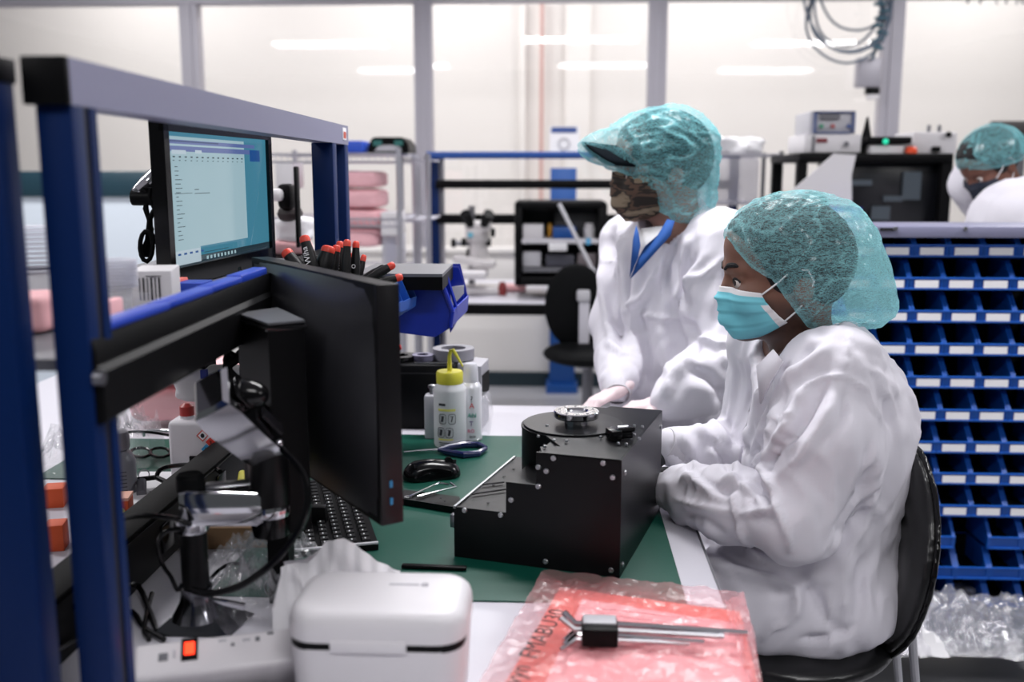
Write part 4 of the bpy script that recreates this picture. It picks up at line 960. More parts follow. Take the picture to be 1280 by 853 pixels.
m_ = MB(); n = len(far); m_.raw([tuple(p) for p in far]+[tuple(p+Vector((0, .004, 0))) for p in far], [tuple(range(n))[::-1], tuple(range(n, 2*n))]+[(i, (i+1) % n, n+(i+1) % n, n+i) for i in range(n)]); obj('side_wall', m_, M['bin2'], lb)
near = [bp2(x, y, 0) for x, y in side]
def strip(i, j, m=M['bin2'], nm='bottom'):
    a, b, c, d = near[i], near[j], far[j], far[i]; nrm = (b-a).cross(d-a).normalized()*.003
    obj(nm, MB().hexa([tuple(p) for p in (a, b, c, d)]+[tuple(p+nrm) for p in (a, b, c, d)]), m, lb)
strip(3, 4, nm='front_lip'); strip(4, 5); strip(5, 6, nm='bottom'); strip(6, 7, nm='back_wall')
strip(2, 3, nm='front_lip')
for k, (p0, p1) in enumerate(((( 551, 350), (566, 389)), ((566, 389), (563, 409)))):
    obj('rim', MB().tube([bp2(*p0, -.004), bp2(*p1, -.004)], .005, n=8), M['bin2'], lb)
obj('rim', MB().tube([bp2(500, 346, -.003), bp2(553, 350, -.003)], .004, n=8), M['bin2'], lb)
for k in range(3):
    f = (k+1)/4; a = near[2].lerp(far[2], f); b = near[3].lerp(far[3], f); obj('rib', MB().tube([a, b, near[4].lerp(far[4], f)], .003, n=6), M['bin2'], lb)
    a = near[1].lerp(far[1], f); b = near[2].lerp(far[2], f)
    if k == 0: obj('divider', MB().tube([a, b], .004, n=6), M['bin2'], lb)
# second bin behind with white card
lb2 = thing('parts_bin', 'rear deep blue bin with white card behind the large blue bin', 'bin', W(575, 360, 2.18))
D = 2.18
s2_ = [(560, 330), (575, 330), (583, 362), (582, 380), (572, 392), (556, 392)]
obj('side_wall', slab(s2_, 0, .004), M['bin2'], lb2)
obj('side_wall', slab([(555, 331), (568, 333), (574, 366), (556, 390)], -.01, .004), M['bin2'], lb2)
obj('card', slab([(566, 355), (583, 353), (583, 363), (568, 380)], -.06, .002), M['label'], lb2)
obj('front_lip', slab([(560, 383), (582, 366), (582, 382), (566, 412)], -.05, .05), M['bin2'], lb2)
# small bin cluster in front
D = 1.86
for k, (x0_, lbl) in enumerate(((0, 'small blue bin under the red-tipped drivers, nearest of the row'), (9, 'small blue bin under the red-tipped drivers, middle of the row'), (17, 'small blue bin under the red-tipped drivers, farthest of the row'))):
    D = 1.82+.045*k
    sb_ = thing('parts_bin', lbl, 'bin', W(480+x0_, 400, D), group='small bins on the frame end')
    poly = [(466, 360), (484, 358), (494, 381), (493, 393), (484, 403-2*k), (468, 404-2*k)]; poly = [(x+x0_*1.02-2, y-3*k) for x, y in poly]
    obj('side_wall', slab(poly, 0, .003), mat('mid_bin_blue', '1A55B0', .4), sb_); obj('side_wall', slab([(x+7, y-2) for x, y in poly], .036, .003), mat('mid_bin_blue', '1A55B0', .4), sb_)
    nr = [bp2(x, y, 0) for x, y in poly]; fr_ = [bp2(x+7, y-2, 0)+Vector((0, .036, 0)) for x, y in poly]
    for i, j, nm in ((2, 3, 'front_lip'), (3, 4, 'front_lip'), (4, 5, 'bottom'), (5, 0, 'back_wall')):
        a, b, c, d = nr[i], nr[j], fr_[j], fr_[i]; nv = (b-a).cross(d-a).normalized()*.002; obj(nm, MB().hexa([tuple(p) for p in (a, b, c, d)]+[tuple(p+nv) for p in (a, b, c, d)]), mat('mid_bin_blue', '1A55B0', .4), sb_)
    obj('rim', MB().tube([p+Vector((0, -.002, 0)) for p in nr[:4]], .0025, n=6), mat('mid_bin_blue', '1A55B0', .4), sb_)
# black tray on top of the bins
D = 2.0
ty = thing('flat_box', 'flat black box with a grey lid lying on top of the blue bins', 'box', W(510, 335, 2.0))
A = [W(440, 331, 1.92), W(553, 344, 1.92), W(566, 318, 2.14), W(470, 312, 2.14)]
z0 = A[1].z; A = [Vector((p.x, p.y, z0)) for p in A]
obj('body', MB().hexa([tuple(p-z_*.030) for p in A]+[tuple(p-z_*.004) for p in A]), M['black'], ty)
obj('lid', MB().hexa([tuple(p-z_*.004) for p in A]+[tuple(p+z_*.002) for p in A]), mat('lid_grey', '77777C', .35, .3), ty)
# screwdrivers
tips = [  # (tip px, butt px (red), radius scale, black/has white print)
    ((385, 352), (357, 314), 'screwdriver leaning far left with red end, leftmost in the bin', 8.5, 0),
    ((395, 350), (380, 296), 'upright tall screwdriver with red cap, tallest of the bunch', 7.5, 1),
    ((400, 352), (411, 309), 'thick black screwdriver leaning right beside the tallest one', 10, 0),
    ((414, 356), (421, 308), 'black screwdriver with red end, fourth from the left', 6, 0),
    ((424, 358), (425, 303), 'black screwdriver rear of the bunch with red end', 5.5, 1),
    ((432, 360), (434, 301), 'black upright screwdriver with red end, centre of the bunch', 5.5, 0),
    ((444, 355), (445, 303), 'black screwdriver with round white emblem and red end', 5.2, 1),
    ((433, 360), (432, 320), 'short screwdriver with white lettering, in front of the bunch', 4.4, 1),
    ((440, 360), (439, 318), 'short black screwdriver with red end behind the lettered one', 4.4, 0),
    ((446, 356), (455, 320), 'slim black screwdriver tilted right with red end', 4.2, 0),
    ((462, 348), (492, 331), 'screwdriver leaning right over the bins, upper of two', 5.5, 0),
    ((464, 358), (502, 346), 'screwdriver leaning right over the bins, lower of two', 5.5, 0),
    ((450, 352), (480, 334), 'plain black driver handle lying behind the right-leaning pair', 5.0, 0)]
for k, (tp_, bt_, lb_, rr, pr) in enumerate(tips):
    D = 1.70+.016*(k % 5)
    sd = thing('screwdriver', lb_+(' of the set' if k % 2 else ''), 'screwdriver', W(*tp_, D), group='red-tipped screwdrivers in the blue bins')
    A = W(*tp_, D); B = W(*bt_, D+.015); d = (B-A).normalized(); L = (B-A).length; r = rr*D/FPX*1.08
    obj('handle', MB().lathe([(r*.55, -.02), (r*.75, 0), (r, L*.35), (r*1.0, L*.6), (r*.82, L*.80), (r*.80, L-.010)], A, d, n=18), mat('driver_black', '101012', .45, spec=.25), sd)
    plain = k == 12
    obj('end_cap', MB().lathe([(r*.82, L-.010), (r*.84, L-.004), (r*.72, L+.0), (r*.45, L+.002)], A, d, n=18), mat('driver_red', 'D8402E', .4) if not plain else M['black'], sd)
    obj('shaft', MB().cyl(A-d*.02, A-d*.055, .0022, n=8), M['steel'], sd)
    if pr:
        vw = (Vector((0, 0, CH))-A).normalized(); sx_ = d.cross(vw).normalized(); nn = sx_.cross(d).normalized(); nn = nn if nn.dot(vw) > 0 else -nn
        text('print', 'Wiha' if k != 6 else 'O', r*1.3, M['label'], sd, A+d*(L*.35)+nn*(r*1.02)-d.cross(nn)*0, d, nn.cross(d), ext=.0001)
hq = W(424, 358, 1.74); hz_ = W(424, 354, 1.70).z; th_ = thing('tool_holder', 'open black tool holder hung on the frame under the red-tipped screwdrivers', 'holder', (hq.x, 1.74, hz_-.09))
for (dx, dy, wx_, wy_) in ((0, -.045, .15, .004), (0, .045, .15, .004), (-.075, 0, .004, .094), (.075, 0, .004, .094)): obj('side_wall', MB().box((hq.x+dx, 1.74+dy, hz_-.045), (wx_, wy_, .09)), M['black'], th_)
obj('bottom', MB().box((hq.x, 1.74, hz_-.088), (.15, .09, .004)), M['black'], th_)
sh_ = thing('bit_shaft', 'short shiny steel bit pointing out of the small blue bins', 'bit', W(472, 370, 1.70))
A, B = W(462, 362, 1.70), W(480, 373, 1.67); obj('shank', MB().tube([A, A.lerp(B, .55), A.lerp(B, .6), B], [.0028, .0028, .0042, .0046], n=10), M['chrome'], sh_)
obj('tip', MB().cyl(B, B+(B-A).normalized()*.006, .003, .002, n=8), M['steeld'], sh_)
# ================================================================== BLUE UPRIGHT FRAME
XF0, XF1 = -.432, -.474; Y0, Y1 = .89, 2.25
def bxy(px, D): return W(px, 300, D).x
fr = thing('upright_frame', 'dark blue upright frame with violet-grey top beam at the left foreground', 'frame', (-.46, 1.2, ZT))
n0 = W(84, 65, Y0); n1 = W(84, 125, Y0); f0 = W(435, 160, Y1); f1 = W(435, 180, Y1)
ztopf = (n0.z+f0.z)/2; bh = (n0.z-n1.z)
ang = math.atan2(f0.x-n0.x, Y1-Y0)
def fpt(y): return n0.x+(f0.x-n0.x)*(y-Y0)/(Y1-Y0)
TW = .040
# beam
bm_ = MB(); a, b = fpt(Y0), fpt(Y1)
bm_.hexa([(a-TW, Y0, ztopf-bh), (a, Y0, ztopf-bh), (b, Y1, ztopf-bh), (b-TW, Y1, ztopf-bh), (a-TW, Y0, ztopf), (a, Y0, ztopf), (b, Y1, ztopf), (b-TW, Y1, ztopf)])
obj('top_beam', bm_, M['beam'], fr)
obj('end_cap', MB().box((a-TW/2, Y0-.003, ztopf-bh/2), (TW+.002, .008, bh+.001), bev=.002), M['black'], fr)
q = W(428, 168, Y1-.06); obj('maker_plate', MB().box((fpt(Y1-.05)+.0008, Y1-.05, ztopf-bh*.45), (.0015, .034, .026)), M['label'], fr)
obj('maker_plate', MB().box((fpt(Y1-.05)+.0014, Y1-.05, ztopf-bh*.52), (.0015, .024, .014)), mat('plate_red', 'C0503C', .5), fr)
# second member (far side of the frame pair) at left
# near uprights
def upright(xr, y, ztop_, wd=TW, dp=.035, m=M['blue_metal'], nm='post', par=fr, slot=True):
    obj(nm, MB().box((xr-wd/2, y+dp/2, (ztop_+ZT)/2), (wd, dp, ztop_-ZT), bev=.002), m, par)
    if slot: obj('slot_rail', MB().box((xr-.006, y+dp+.004, (ztop_+ZT)/2), (.010, .008, ztop_-ZT-.002)), M['ink'], par)
upright(fpt(Y0), Y0+.001, ztopf-bh, wd=.034, dp=.024)
obj('slotted_strip', MB().box((fpt(Y0)-.004, Y0+.040, (ztopf-bh+ZT)/2), (.010, .014, ztopf-bh-ZT-.002)), M['blue_metal'], fr)
xl_ = W(16, 300, .86).x
for yy in (1.62+.45, Y1-.045):
    upright(fpt(yy), yy, ztopf-bh, slot=False, wd=.045 if yy < 2.1 else .052)
# left twin frame
fr2 = thing('upright_frame', 'second dark blue upright at the far left edge of the photo', 'frame', (-.52, .86, ZT))
xr2 = W(22, 300, .86).x
xtop = W(6, 128, .88).x
obj('post', MB().box((xtop-.03, .86+.02, (ztopf+ZT)/2-.002), (.060, .035, ztopf-ZT-.008), bev=.002), M['blue_metal'], fr2)
obj('end_cap', MB().box((xtop-.03, .86+.02, ztopf-.012), (.064, .04, .022), bev=.002), M['black'], fr2)
# shelf
za = W(127, 419, .92).z; XS = W(127, 419, .92).x
shf = thing('frame_shelf', 'black shelf with thick front edge spanning the blue frame', 'shelf', (XS-.15, 1.4, za-.07))
yS0, yS1 = .895, 2.06
beamh = .082
def sx(y): return XS+(fpt(y)-fpt(.95))*.6
lip = MB()
prof = [(0, 0), (.004, -.012), (.004, -.026), (.010, -.032), (.010, -beamh+.004), (.006, -beamh), (-.03, -beamh), (-.03, 0)]
n = len(prof); vs = [(sx(yS0)+p[0], yS0, za+p[1]) for p in prof]+[(sx(yS1)+p[0], yS1, za+p[1]) for p in prof]
lip.raw(vs, [tuple(range(n)), tuple(range(n, 2*n))[::-1]]+[(i, (i+1) % n, n+(i+1) % n, n+i) for i in range(n)])
obj('front_beam', lip, M['black'], shf)
obj('end_bolt', MB().cyl((sx(yS0)+.004, yS0-.004, za-.036), (sx(yS0)+.012, yS0-.004, za-.036), .007, n=12), M['steeld'], shf)
obj('deck', MB().box((XS-.21, (yS0+yS1)/2+.05, za-.035), (.40, yS1-yS0+.0, .012)), M['grey'], shf)
# blue bin front lips row along the shelf edge
yb = .897
k = 0
lips = [(.897, 1.10), (1.102, 1.25), (1.252, 1.375), (1.377, 1.50)]
for k, (ya, yb_) in enumerate(lips):
    lbx = single('shelf_bin', MB().box((XS-.013+ (sx((ya+yb_)/2)-XS), (ya+yb_)/2, za+.0045), (.024, yb_-ya-.002, .009+.003*(k == 3)), bev=.003), mat('lip_blue', '1D3FB0', .4), 'blue plastic edge strip on the shelf, %s from the near post' % ['first', 'second', 'third', 'fourth'][k], 'edge strip', 'blue edge strips on the shelf')
# items on the shelf
zs_ = za-.028
def sp_(px, py, D): return W(px, py, D)
cu = thing('cup_stack', 'stack of clear plastic cups behind the near blue post', 'cups', (W(138, 400, 1.22).x, 1.22, zs_))
q = Vector((W(140, 400, 1.20).x, 1.20, zs_))
for k in range(9): obj('cup', MB().lathe([(.022+k*.0004, .06), (.034, .0615), (.034, .063), (.0225, .0625)], q+z_*(.004*k-.020+.0), n=24, cap=False), M['frost'], cu)
obj('sleeve', MB().lathe([(.022, 0), (.027, .045), (.0265, .045), (.0215, .001)], q, n=24), M['clear'], cu)
q3 = Vector((W(50, 400, 1.35).x, 1.35, zs_))
c3 = thing('cup_stack', 'stack of clear lids seen between the two near blue posts', 'cups', q3)
for k in range(10): obj('lid', MB().lathe([(.03, .05), (.046, .0515), (.046, .053), (.03, .0525)], q3+z_*(.0065*k-.004), n=24, cap=False), M['frost'], c3)
obj('sleeve', MB().lathe([(.035, 0), (.042, .05), (.041, .05), (.034, .001)], q3, n=24), M['label'], c3)
pkb = single('pink_packet', soft_pack((W(46, 392, 1.12).x, 1.12, zs_+.022), (.05, .07, .042), 2, .004), M['pink'], 'salmon-pink packet between the two near blue posts on the shelf', 'packet')
single('pink_sleeve', MB().box((W(129, 360, 1.05).x, 1.06, zs_+.022), (.012, .05, .044), bev=.003), M['pink'], 'narrow pink packet right behind the near blue post', 'packet')
fq = Vector((W(158, 382, 1.15).x, 1.15, zs_))
single('frosted_box', MB().hexa([tuple(fq+Vector(p)) for p in ((-.022, -.02, 0), (.018, -.02, 0), (.018, .03, 0), (-.022, .03, 0), (-.028, -.024, .042), (.016, -.024, .036), (.016, .034, .036), (-.028, .034, .042))]), M['clear'], 'frosted clear parts box with blue bits beside the cup stack', 'box')
for k in range(5): single('blue_plug', MB().box(fq+Vector((-.012+.008*k, -.0+.003*(k % 2), .006)), (.005, .008, .011), bev=.001), mat('plug_blue', '274BB0', .4), 'tiny blue plug inside the frosted clear parts box, %s from the left' % ('first', 'second', 'third', 'fourth', 'fifth')[k], 'plug', 'tiny blue plugs in the frosted box')
wbx = thing('labelled_box', 'white box with black printed label behind the shelf edge strip', 'box', (W(185, 380, 1.32).x, 1.32, zs_))
A = W(163, 390, 1.30); 
bq = Vector((W(182, 380, 1.30).x, 1.34, zs_+.026))
obj('body', MB().box(bq, (.052, .09, .052), rz=.25, bev=.002), M['white'], wbx)
Rm = Matrix.Rotation(.25, 3, 'Z')
for k in range(6): obj('print', MB().box(bq+Rm@Vector((-.015+.005*k, -.0455, .002)), (.0022 if k % 2 else .0012, .0008, .030)), M['ink'], wbx)
for k in (0, 1): obj('print_frame', MB().box(bq+Rm@Vector((-.003, -.0456, .019-.036*k)), (.034, .0008, .0012)), M['ink'], wbx)
single('pink_box', MB().box((W(208, 352, 1.5).x, 1.5, zs_+.010), (.05, .05, .02), bev=.002), M['pinkd'], 'small pink box on the shelf below the wide monitor', 'box')
single('blue_box', MB().box((W(235, 345, 1.5).x, 1.5, zs_+.008), (.06, .05, .016), bev=.002), mat('lip_blue', '1D3FB0', .4), 'dark blue flat box on the shelf below the wide monitor', 'box')
# ------------------------------------------------------------------ upper monitor
A0, A1 = W(197, 143, 1.52), W(197, 362, 1.52); B0, B1 = W(334, 168, 2.0), W(334, 327, 2.0)
zt1 = (A0.z+B0.z)/2; zb1 = (A1.z+B1.z)/2
mon = thing('monitor', 'wide monitor showing a spreadsheet behind the blue frame beam', 'monitor', ((A0.x+B0.x)/2-.1, (A0.y+B0.y)/2, zs_-.0))
u1 = Vector((B0.x-A0.x, B0.y-A0.y, 0)); Lm = u1.length; u1.normalize(); n1_ = Vector((u1.y, -u1.x, 0)); n1_ = n1_ if n1_.x > 0 else -n1_
Hm = zt1-zb1; O = Vector((A0.x, A0.y, zb1))
def mpq(a, b, c=0): return O+u1*a+z_*b+n1_*c
obj('casing', MB().prism([(0, 0), (Lm, 0), (Lm, Hm), (0, Hm)], mpq(0, 0, -.016), u1, z_, n1_*.016), M['blackg'], mon)
bz = .018; bb = .030
fb = MB()
for a0, a1, b0, b1 in ((0, Lm, 0, bb), (0, Lm, Hm-bz, Hm), (0, bz, 0, Hm), (Lm-bz, Lm, 0, Hm)): fb.prism([(a0, b0), (a1, b0), (a1, b1), (a0, b1)], mpq(0, 0, 0), u1, z_, n1_*.008)
obj('bezel', fb, M['blackg'], mon)
def scrmat(name, c, e):
    m = mat(name, c, .12, spec=.5); b = m.node_tree.nodes['Principled BSDF']; b.inputs['Emission Color'].default_value = lin(c); b.inputs['Emission Strength'].default_value = e; b.inputs['Base Color'].default_value = (.01, .01, .012, 1); return m
S0 = scrmat('screen_page', 'A6C4CE', .85); S1 = scrmat('screen_teal', '44869E', .85); S2 = scrmat('screen_bar', '5E70A8', .85); S3 = scrmat('screen_ink', '35505E', .4); S4 = scrmat('screen_blue', '1C58A0', .7); S5 = scrmat('screen_light', 'B9CBD6', .9)
sc = MB(); Ls, Hs = Lm-2*bz, Hm-bb-bz
def sq(a0, b0, a1, b1, c, mi):
    sc.mi = mi; sc.quad(mpq(bz+a0*Ls, bb+b0*Hs, c), mpq(bz+a1*Ls, bb+b0*Hs, c), mpq(bz+a1*Ls, bb+b1*Hs, c), mpq(bz+a0*Ls, bb+b1*Hs, c))
sq(0, 0, 1, 1, .001, 0)
sq(.74, .06, 1, 1, .0014, 1); sq(0, .97, 1, 1, .0014, 1); sq(0, .0, .25, .12, .0014, 5); sq(.25, .06, .74, .13, .0014, 1)
sq(.0, .0, 1, .012, .0016, 3); sq(.25, .012, 1, .06, .0014, 3)
sq(0, .915, .86, .945, .0018, 2); sq(.02, .86, .86, .90, .0018, 2); sq(.80, .80, .92, .90, .002, 4)
sq(.04, .84, .16, .87, .0022, 5); sq(.24, .85, .30, .875, .0022, 5)
rr_ = random.Random(9)
for k in range(30): a = .02+.015*k; sq(a, .93, a+.008, .94, .0022, 3)
for k in range(14): a = .05+.05*k; sq(a, .815, a+.018, .825, .0018, 3); sq(a, .79, a+.012, .796, .0018, 3)
for k in range(18): b = .20+.032*k; sq(.06, b, .06+rr_.uniform(.02, .07), b+.005, .0018, 3)
sq(.05, .545, .20, .549, .0018, 3); sq(.22, .54, .36, .545, .0018, 3); sq(.22, .57, .26, .576, .0018, 3)
for k in range(5): sq(.05+.05*k, .085, .075+.05*k, .10, .0018, 4)
for k in range(9): sq(.30+.035*k, .018, .318+.035*k, .045, .0018, 0)
sq(.28, .075, .52, .079, .0018, 3)
obj('screen', sc, [S0, S1, S2, S3, S4, S5], mon, angle=None)
obj('stand', MB().box(mpq(Lm/2, -.02, -.06), (.04, .06, .34)), M['black'], mon)
obj('stand_base', MB().box((mpq(Lm/2, 0, -.08).x, mpq(Lm/2, 0).y, zs_+.006), (.16, .20, .011), bev=.003), M['black'], mon)
# arm and cable bundle behind the monitor's near edge
ab = thing('monitor_bracket', 'chrome bracket with knotted black cables at the near edge of the wide monitor', 'bracket', W(178, 240, 1.6))
obj('arm', MB().tube([W(200, 222, 1.62), W(186, 232, 1.62), W(172, 242, 1.60), W(168, 246, 1.60)], [.02, .018, .012, .008], n=14), M['chrome'], ab)
obj('arm_end', MB().cyl(W(166, 247, 1.6), W(190, 247, 1.6), .013, n=12), M['black'], ab)
for k in range(4):
    pts = [W(186+rr_.uniform(-4, 4)-6*math.sin(j*.9+k), 235+j*13, 1.60-.004*k) for j in range(8)]
    sm = []
    for i in range(len(pts)-1):
        for t in (0, .33, .66): sm.append(pts[i].lerp(pts[i+1], t))
    obj('cable', MB().tube(sm, .0035, n=6), M['rubber'], ab)
obj('cable_loop', MB().tube([W(183+8*math.cos(a*.5), 308+19*math.sin(a*.5), 1.58) for a in range(13)], .004, n=6, closed=True), M['rubber'], ab)
# things seen through right gap of frame (white head of an arm, black clamp)
gp = thing('lamp_head', 'white and black equipment head seen between monitor and frame posts', 'lamp', W(350, 250, 2.5))
obj('body', px_box(337, 236, 352, 252, 2.5, .08, bev=.01), M['white'], gp); obj('clamp', px_box(345, 230, 364, 262, 2.52, .06, bev=.012), M['black'], gp); obj('lower_body', px_box(343, 258, 372, 278, 2.54, .08, bev=.02), mat('dk_brown', '2A2224', .5), gp)
obj('stem', px_box(366, 208, 374, 310, 2.5, .03, bev=.004), M['black'], gp)
z_rc = W(350, 322, 2.5).z; xr_c = W(352, 300, 2.5).x; rcb = thing('tall_cabinet', 'dark narrow cabinet beyond the bench under the white and pink bags', 'cabinet', (xr_c, 2.62, 0)); obj('body', MB().box((xr_c-.02, 2.63, z_rc/2), (.16, .22, z_rc), bev=.004), M['black'], rcb); obj('door', MB().box((xr_c-.02, 2.515, z_rc/2), (.14, .008, z_rc-.06), bev=.002), M['blackg'], rcb)
single('white_bag', soft_pack(Vector((xr_c+.005, 2.6, z_rc+.065)), (.09, .08, .06), 9, .012, 10), M['label'], 'crumpled white bag between the monitor and the rear frame posts', 'bag')
single('pink_sheet', soft_pack(Vector((xr_c, 2.6, z_rc+.018)), (.10, .08, .035), 4, .006, 10), M['pink'], 'pink bag below the white bag beyond the monitor', 'bag')
# ------------------------------------------------------------------ rear (dark) monitor seen from behind
R0, R1 = W(478, 355, 1.22), W(490, 656, 1.22); Lf = W(320, 322, 1.60)
zt2 = R0.z; zb2 = R1.z
m2 = thing('monitor', 'black monitor seen from behind in front of the keyboard, cable down its back', 'monitor', ((R0.x+Lf.x)/2, (R0.y+Lf.y)/2, ZT))
Rp = Vector((W(475, 355, 1.22).x, 1.22, 0)); Lp = Vector((Lf.x, Lf.y, 0)); u2 = (Lp-Rp); L2 = u2.length; u2.normalize(); n2 = Vector((u2.y, -u2.x, 0)); n2 = n2 if n2.y < 0 else -n2
H2 = zt2-zb2
def m2p(a, b, c=0): return Vector((Rp.x, Rp.y, zb2))+u2*a+z_*b+n2*c
# curved back shell: grid with bulge
N1, N2 = 14, 10; vs = []; fs = []
for j in range(N2+1):
    for i in range(N1+1):
        a, b = i/N1, j/N2; e = max(abs(a*2-1), abs(b*2-1)); bul = .006+.030*(1-abs(a*2-1)**2.5)*(1-abs(b*2-1)**2.0)
        vs.append(m2p(a*L2, b*H2, bul))
for j in range(N2):
    for i in range(N1): k = j*(N1+1)+i; fs.append((k, k+1, k+N1+2, k+N1+1))
obj('back_shell', MB().raw(vs, fs), mat('monitor_back', '28282C', .33, spec=.8), m2)
obj('front_frame', MB().prism([(0, 0), (L2, 0), (L2, H2), (0, H2)], m2p(0, 0, -.020), u2, z_, n2*.027), mat('monitor_frame', '0C0C0E', .4, spec=.2), m2)
obj('side_edge', MB().box(m2p(-.003, H2/2, -.008), (.006, .032, H2), R=Matrix.Rotation(math.atan2(u2.y, u2.x), 3, 'Z'), bev=.002), mat('side_edge', '121114', .3, spec=.3), m2)
obj('screen', MB().prism([(.01, .012), (L2-.01, .012), (L2-.01, H2-.01), (.01, H2-.01)], m2p(0, 0, -.022), u2, z_, n2*.001), scrmat('screen2', '88A0AC', .5), m2)
for k, py in enumerate((.055, .032)):
    obj('port', MB().box(m2p(-.007, py, -.006), (.001, .004, .009), R=Matrix.Rotation(math.atan2(u2.y, u2.x), 3, 'Z')), mat('cyan_port', '2A7FB0', .4), m2)
obj('vesa_plate', MB().box(m2p(L2*.55, H2*.45, .035), (.11, .02, .11), R=Matrix.Rotation(math.atan2(u2.y, u2.x), 3, 'Z'), bev=.003), M['black'], m2)
q = m2p(.085, .115, .022)
lt = obj('label_sticker', MB().box(m2p(.175, .135, .029), (.045, .0012, .018), R=Matrix.Rotation(math.atan2(u2.y, u2.x), 3, 'Z')@Matrix.Rotation(-.1, 3, 'Y')), M['label'], m2)
for k in range(3): obj('barcode', MB().box(m2p(.162-.004*k, .135, .0300), (.0018, .0012, .010), R=Matrix.Rotation(math.atan2(u2.y, u2.x), 3, 'Z')), M['ink'], lt)
pts = [m2p(L2*.98, H2*.95, .03), m2p(L2*.80, H2*.72, .045), m2p(L2*.70, H2*.5, .06), m2p(L2*.64, H2*.3, .06), m2p(L2*.58, H2*.1, .06), m2p(L2*.56, -.08, .05), m2p(L2*.6, -.14, .03)]
single('monitor_cable', MB().tube(pts, .0035, n=8), M['blackg'], 'thin black cable hanging down the back of the dark monitor', 'cable')
obj('diag_arm', MB().tube([m2p(L2*.99, H2*.88, .022), m2p(L2*.83, H2*.66, .055)], .006, n=8), M['rubber'], m2)
# black computer box with plate under the shelf
pcq = W(338, 392, 1.27)
pc = thing('computer_box', 'small black computer box with dull metal lid under the shelf end', 'computer', (pcq.x, 1.32, ZT))
A = [W(335, 411, 1.25), W(381, 403, 1.28), W(347, 386, 1.40), W(296, 391, 1.34)]; z0 = sum(p.z for p in A)/4
A = [Vector((p.x, p.y, z0)) for p in A]
obj('lid_plate', MB().hexa([tuple(p) for p in A]+[tuple(p+z_*.003) for p in A]), mat('lid_metal', '77787C', .35, .6), pc)
obj('body', MB().hexa([tuple(Vector((p.x, p.y, ZT+.12))) for p in A]+[tuple(p-z_*.001) for p in A]), M['black'], pc)
obj('rim', MB().tube([p-z_*.006 for p in A], .003, n=6, closed=True), M['blackg'], pc)
obj('stand', MB().box((sum(p.x for p in A)/4, sum(p.y for p in A)/4, ZT+.06), (.03, .03, .12)), M['black'], pc)
# ------------------------------------------------------------------ chrome monitor arm
arm = thing('monitor_mount', 'polished chrome and black monitor arm with clamp base on the white bench', 'monitor arm', T(243, 790, ZT))
AD = 1.17
bq = T(243, 792, ZT); bq2 = Vector((bq.x, bq.y+.015, ZT)); AD = bq2.y
def ap(px, py, dd=0): p = W(px, py, AD+dd); return p
zc0 = ap(243, 742).z
bs = MB(); P4 = [(-.055, -.028), (.050, -.028), (.062, .045), (-.045, .050)]
bs.hexa([(bq2.x+x, bq2.y+y, ZT+.001) for x, y in P4]+[(bq2.x+x*.55, bq2.y+y*.6, ZT+.022) for x, y in P4])
obj('base_plate', bs, mat('dark_chrome', '7A7A80', .15, 1), arm)
obj('base_flare', MB().lathe([(.034, .018), (.028, .028), (.022, .040), (.020, .052), (.021, .060)], bq2, n=32), mat('dark_chrome', '7A7A80', .15, 1), arm)
zp1 = ap(243, 660).z; x0_ = bq2.x
obj('pole', MB().cyl((x0_, AD, ZT+.05), (x0_, AD, zp1), .0175, n=28), mat('pole_black', '0C0C0E', .35, spec=.25), arm)
obj('collar', MB().lathe([(.020, 0), (.022, .004), (.022, .014), (.019, .017)], (x0_, AD, zp1-.004), n=28), M['chrome'], arm)
zk_ = ap(240, 598).z
obj('cap_knob', MB().lathe([(.016, 0), (.018, .004), (.018, .022), (.015, .026)], (x0_, AD, zk_-.020), n=24), M['rubber'], arm)
j1 = ap(336, 645); j1 = Vector((W(336, 640, AD+.03).x, AD+.03, zp1+.03))
# lower arm: rounded rectangular chrome link
a_ = Vector((x0_, AD, (zp1+zk_)/2)); d = (j1-a_); dd = Vector((d.x, d.y, 0)).normalized(); pr = Vector((-dd.y, dd.x, 0))
lk = MB(); h2 = .024
sec = [(-.020, -h2), (.020, -h2), (.024, -h2+.006), (.024, h2-.006), (.020, h2), (-.020, h2), (-.024, h2-.006), (-.024, -h2+.006)]
e0, e1 = a_-dd*.014, Vector((j1.x, j1.y, a_.z-.012))+dd*.012
n = 8; vs = []
for (e, s_) in ((e0, .85), (e0.lerp(e1, .08), 1), (e0.lerp(e1, .9), .95), (e1, .8)):
    vs += [e+pr*(x*s_)+z_*(y*s_) for x, y in sec]
fs = [tuple(range(8)), tuple(range(24, 32))[::-1]]
for r_ in range(3): fs += [(r_*8+i, r_*8+(i+1) % 8, r_*8+8+(i+1) % 8, r_*8+8+i) for i in range(8)]
lk.raw(vs, fs); obj('lower_link', lk, M['chrome'], arm)
obj('cable_cover', MB().box(a_.lerp(j1, .5)+z_*(h2+.0), (.06, .018, .004), rz=math.atan2(dd.y, dd.x), bev=.0015), M['steel'], arm)
obj('bolt', MB().cyl(e1-z_*.03, e1-z_*.022, .004, n=8), M['chrome'], arm)
jx = e1-dd*.010
zj0, zj1 = ap(336, 632, .03).z, ap(336, 560, .03).z
obj('joint_cylinder', MB().lathe([(.024, 0), (.026, .003), (.026, zj1-zj0-.004), (.022, zj1-zj0)], (jx.x, jx.y, zj0), n=28), mat('joint_black', '0A0A0C', .35, spec=.25), arm)
obj('joint_ring', MB().lathe([(.0265, 0), (.0275, .003), (.0275, .012), (.0265, .015)], (jx.x, jx.y, zj0-.012), n=28), M['chrome'], arm)
obj('joint_foot', MB().lathe([(.024, -.03), (.026, -.01), (.025, 0)], (jx.x, jx.y, zj0-.010), n=28), M['blackg'], arm)
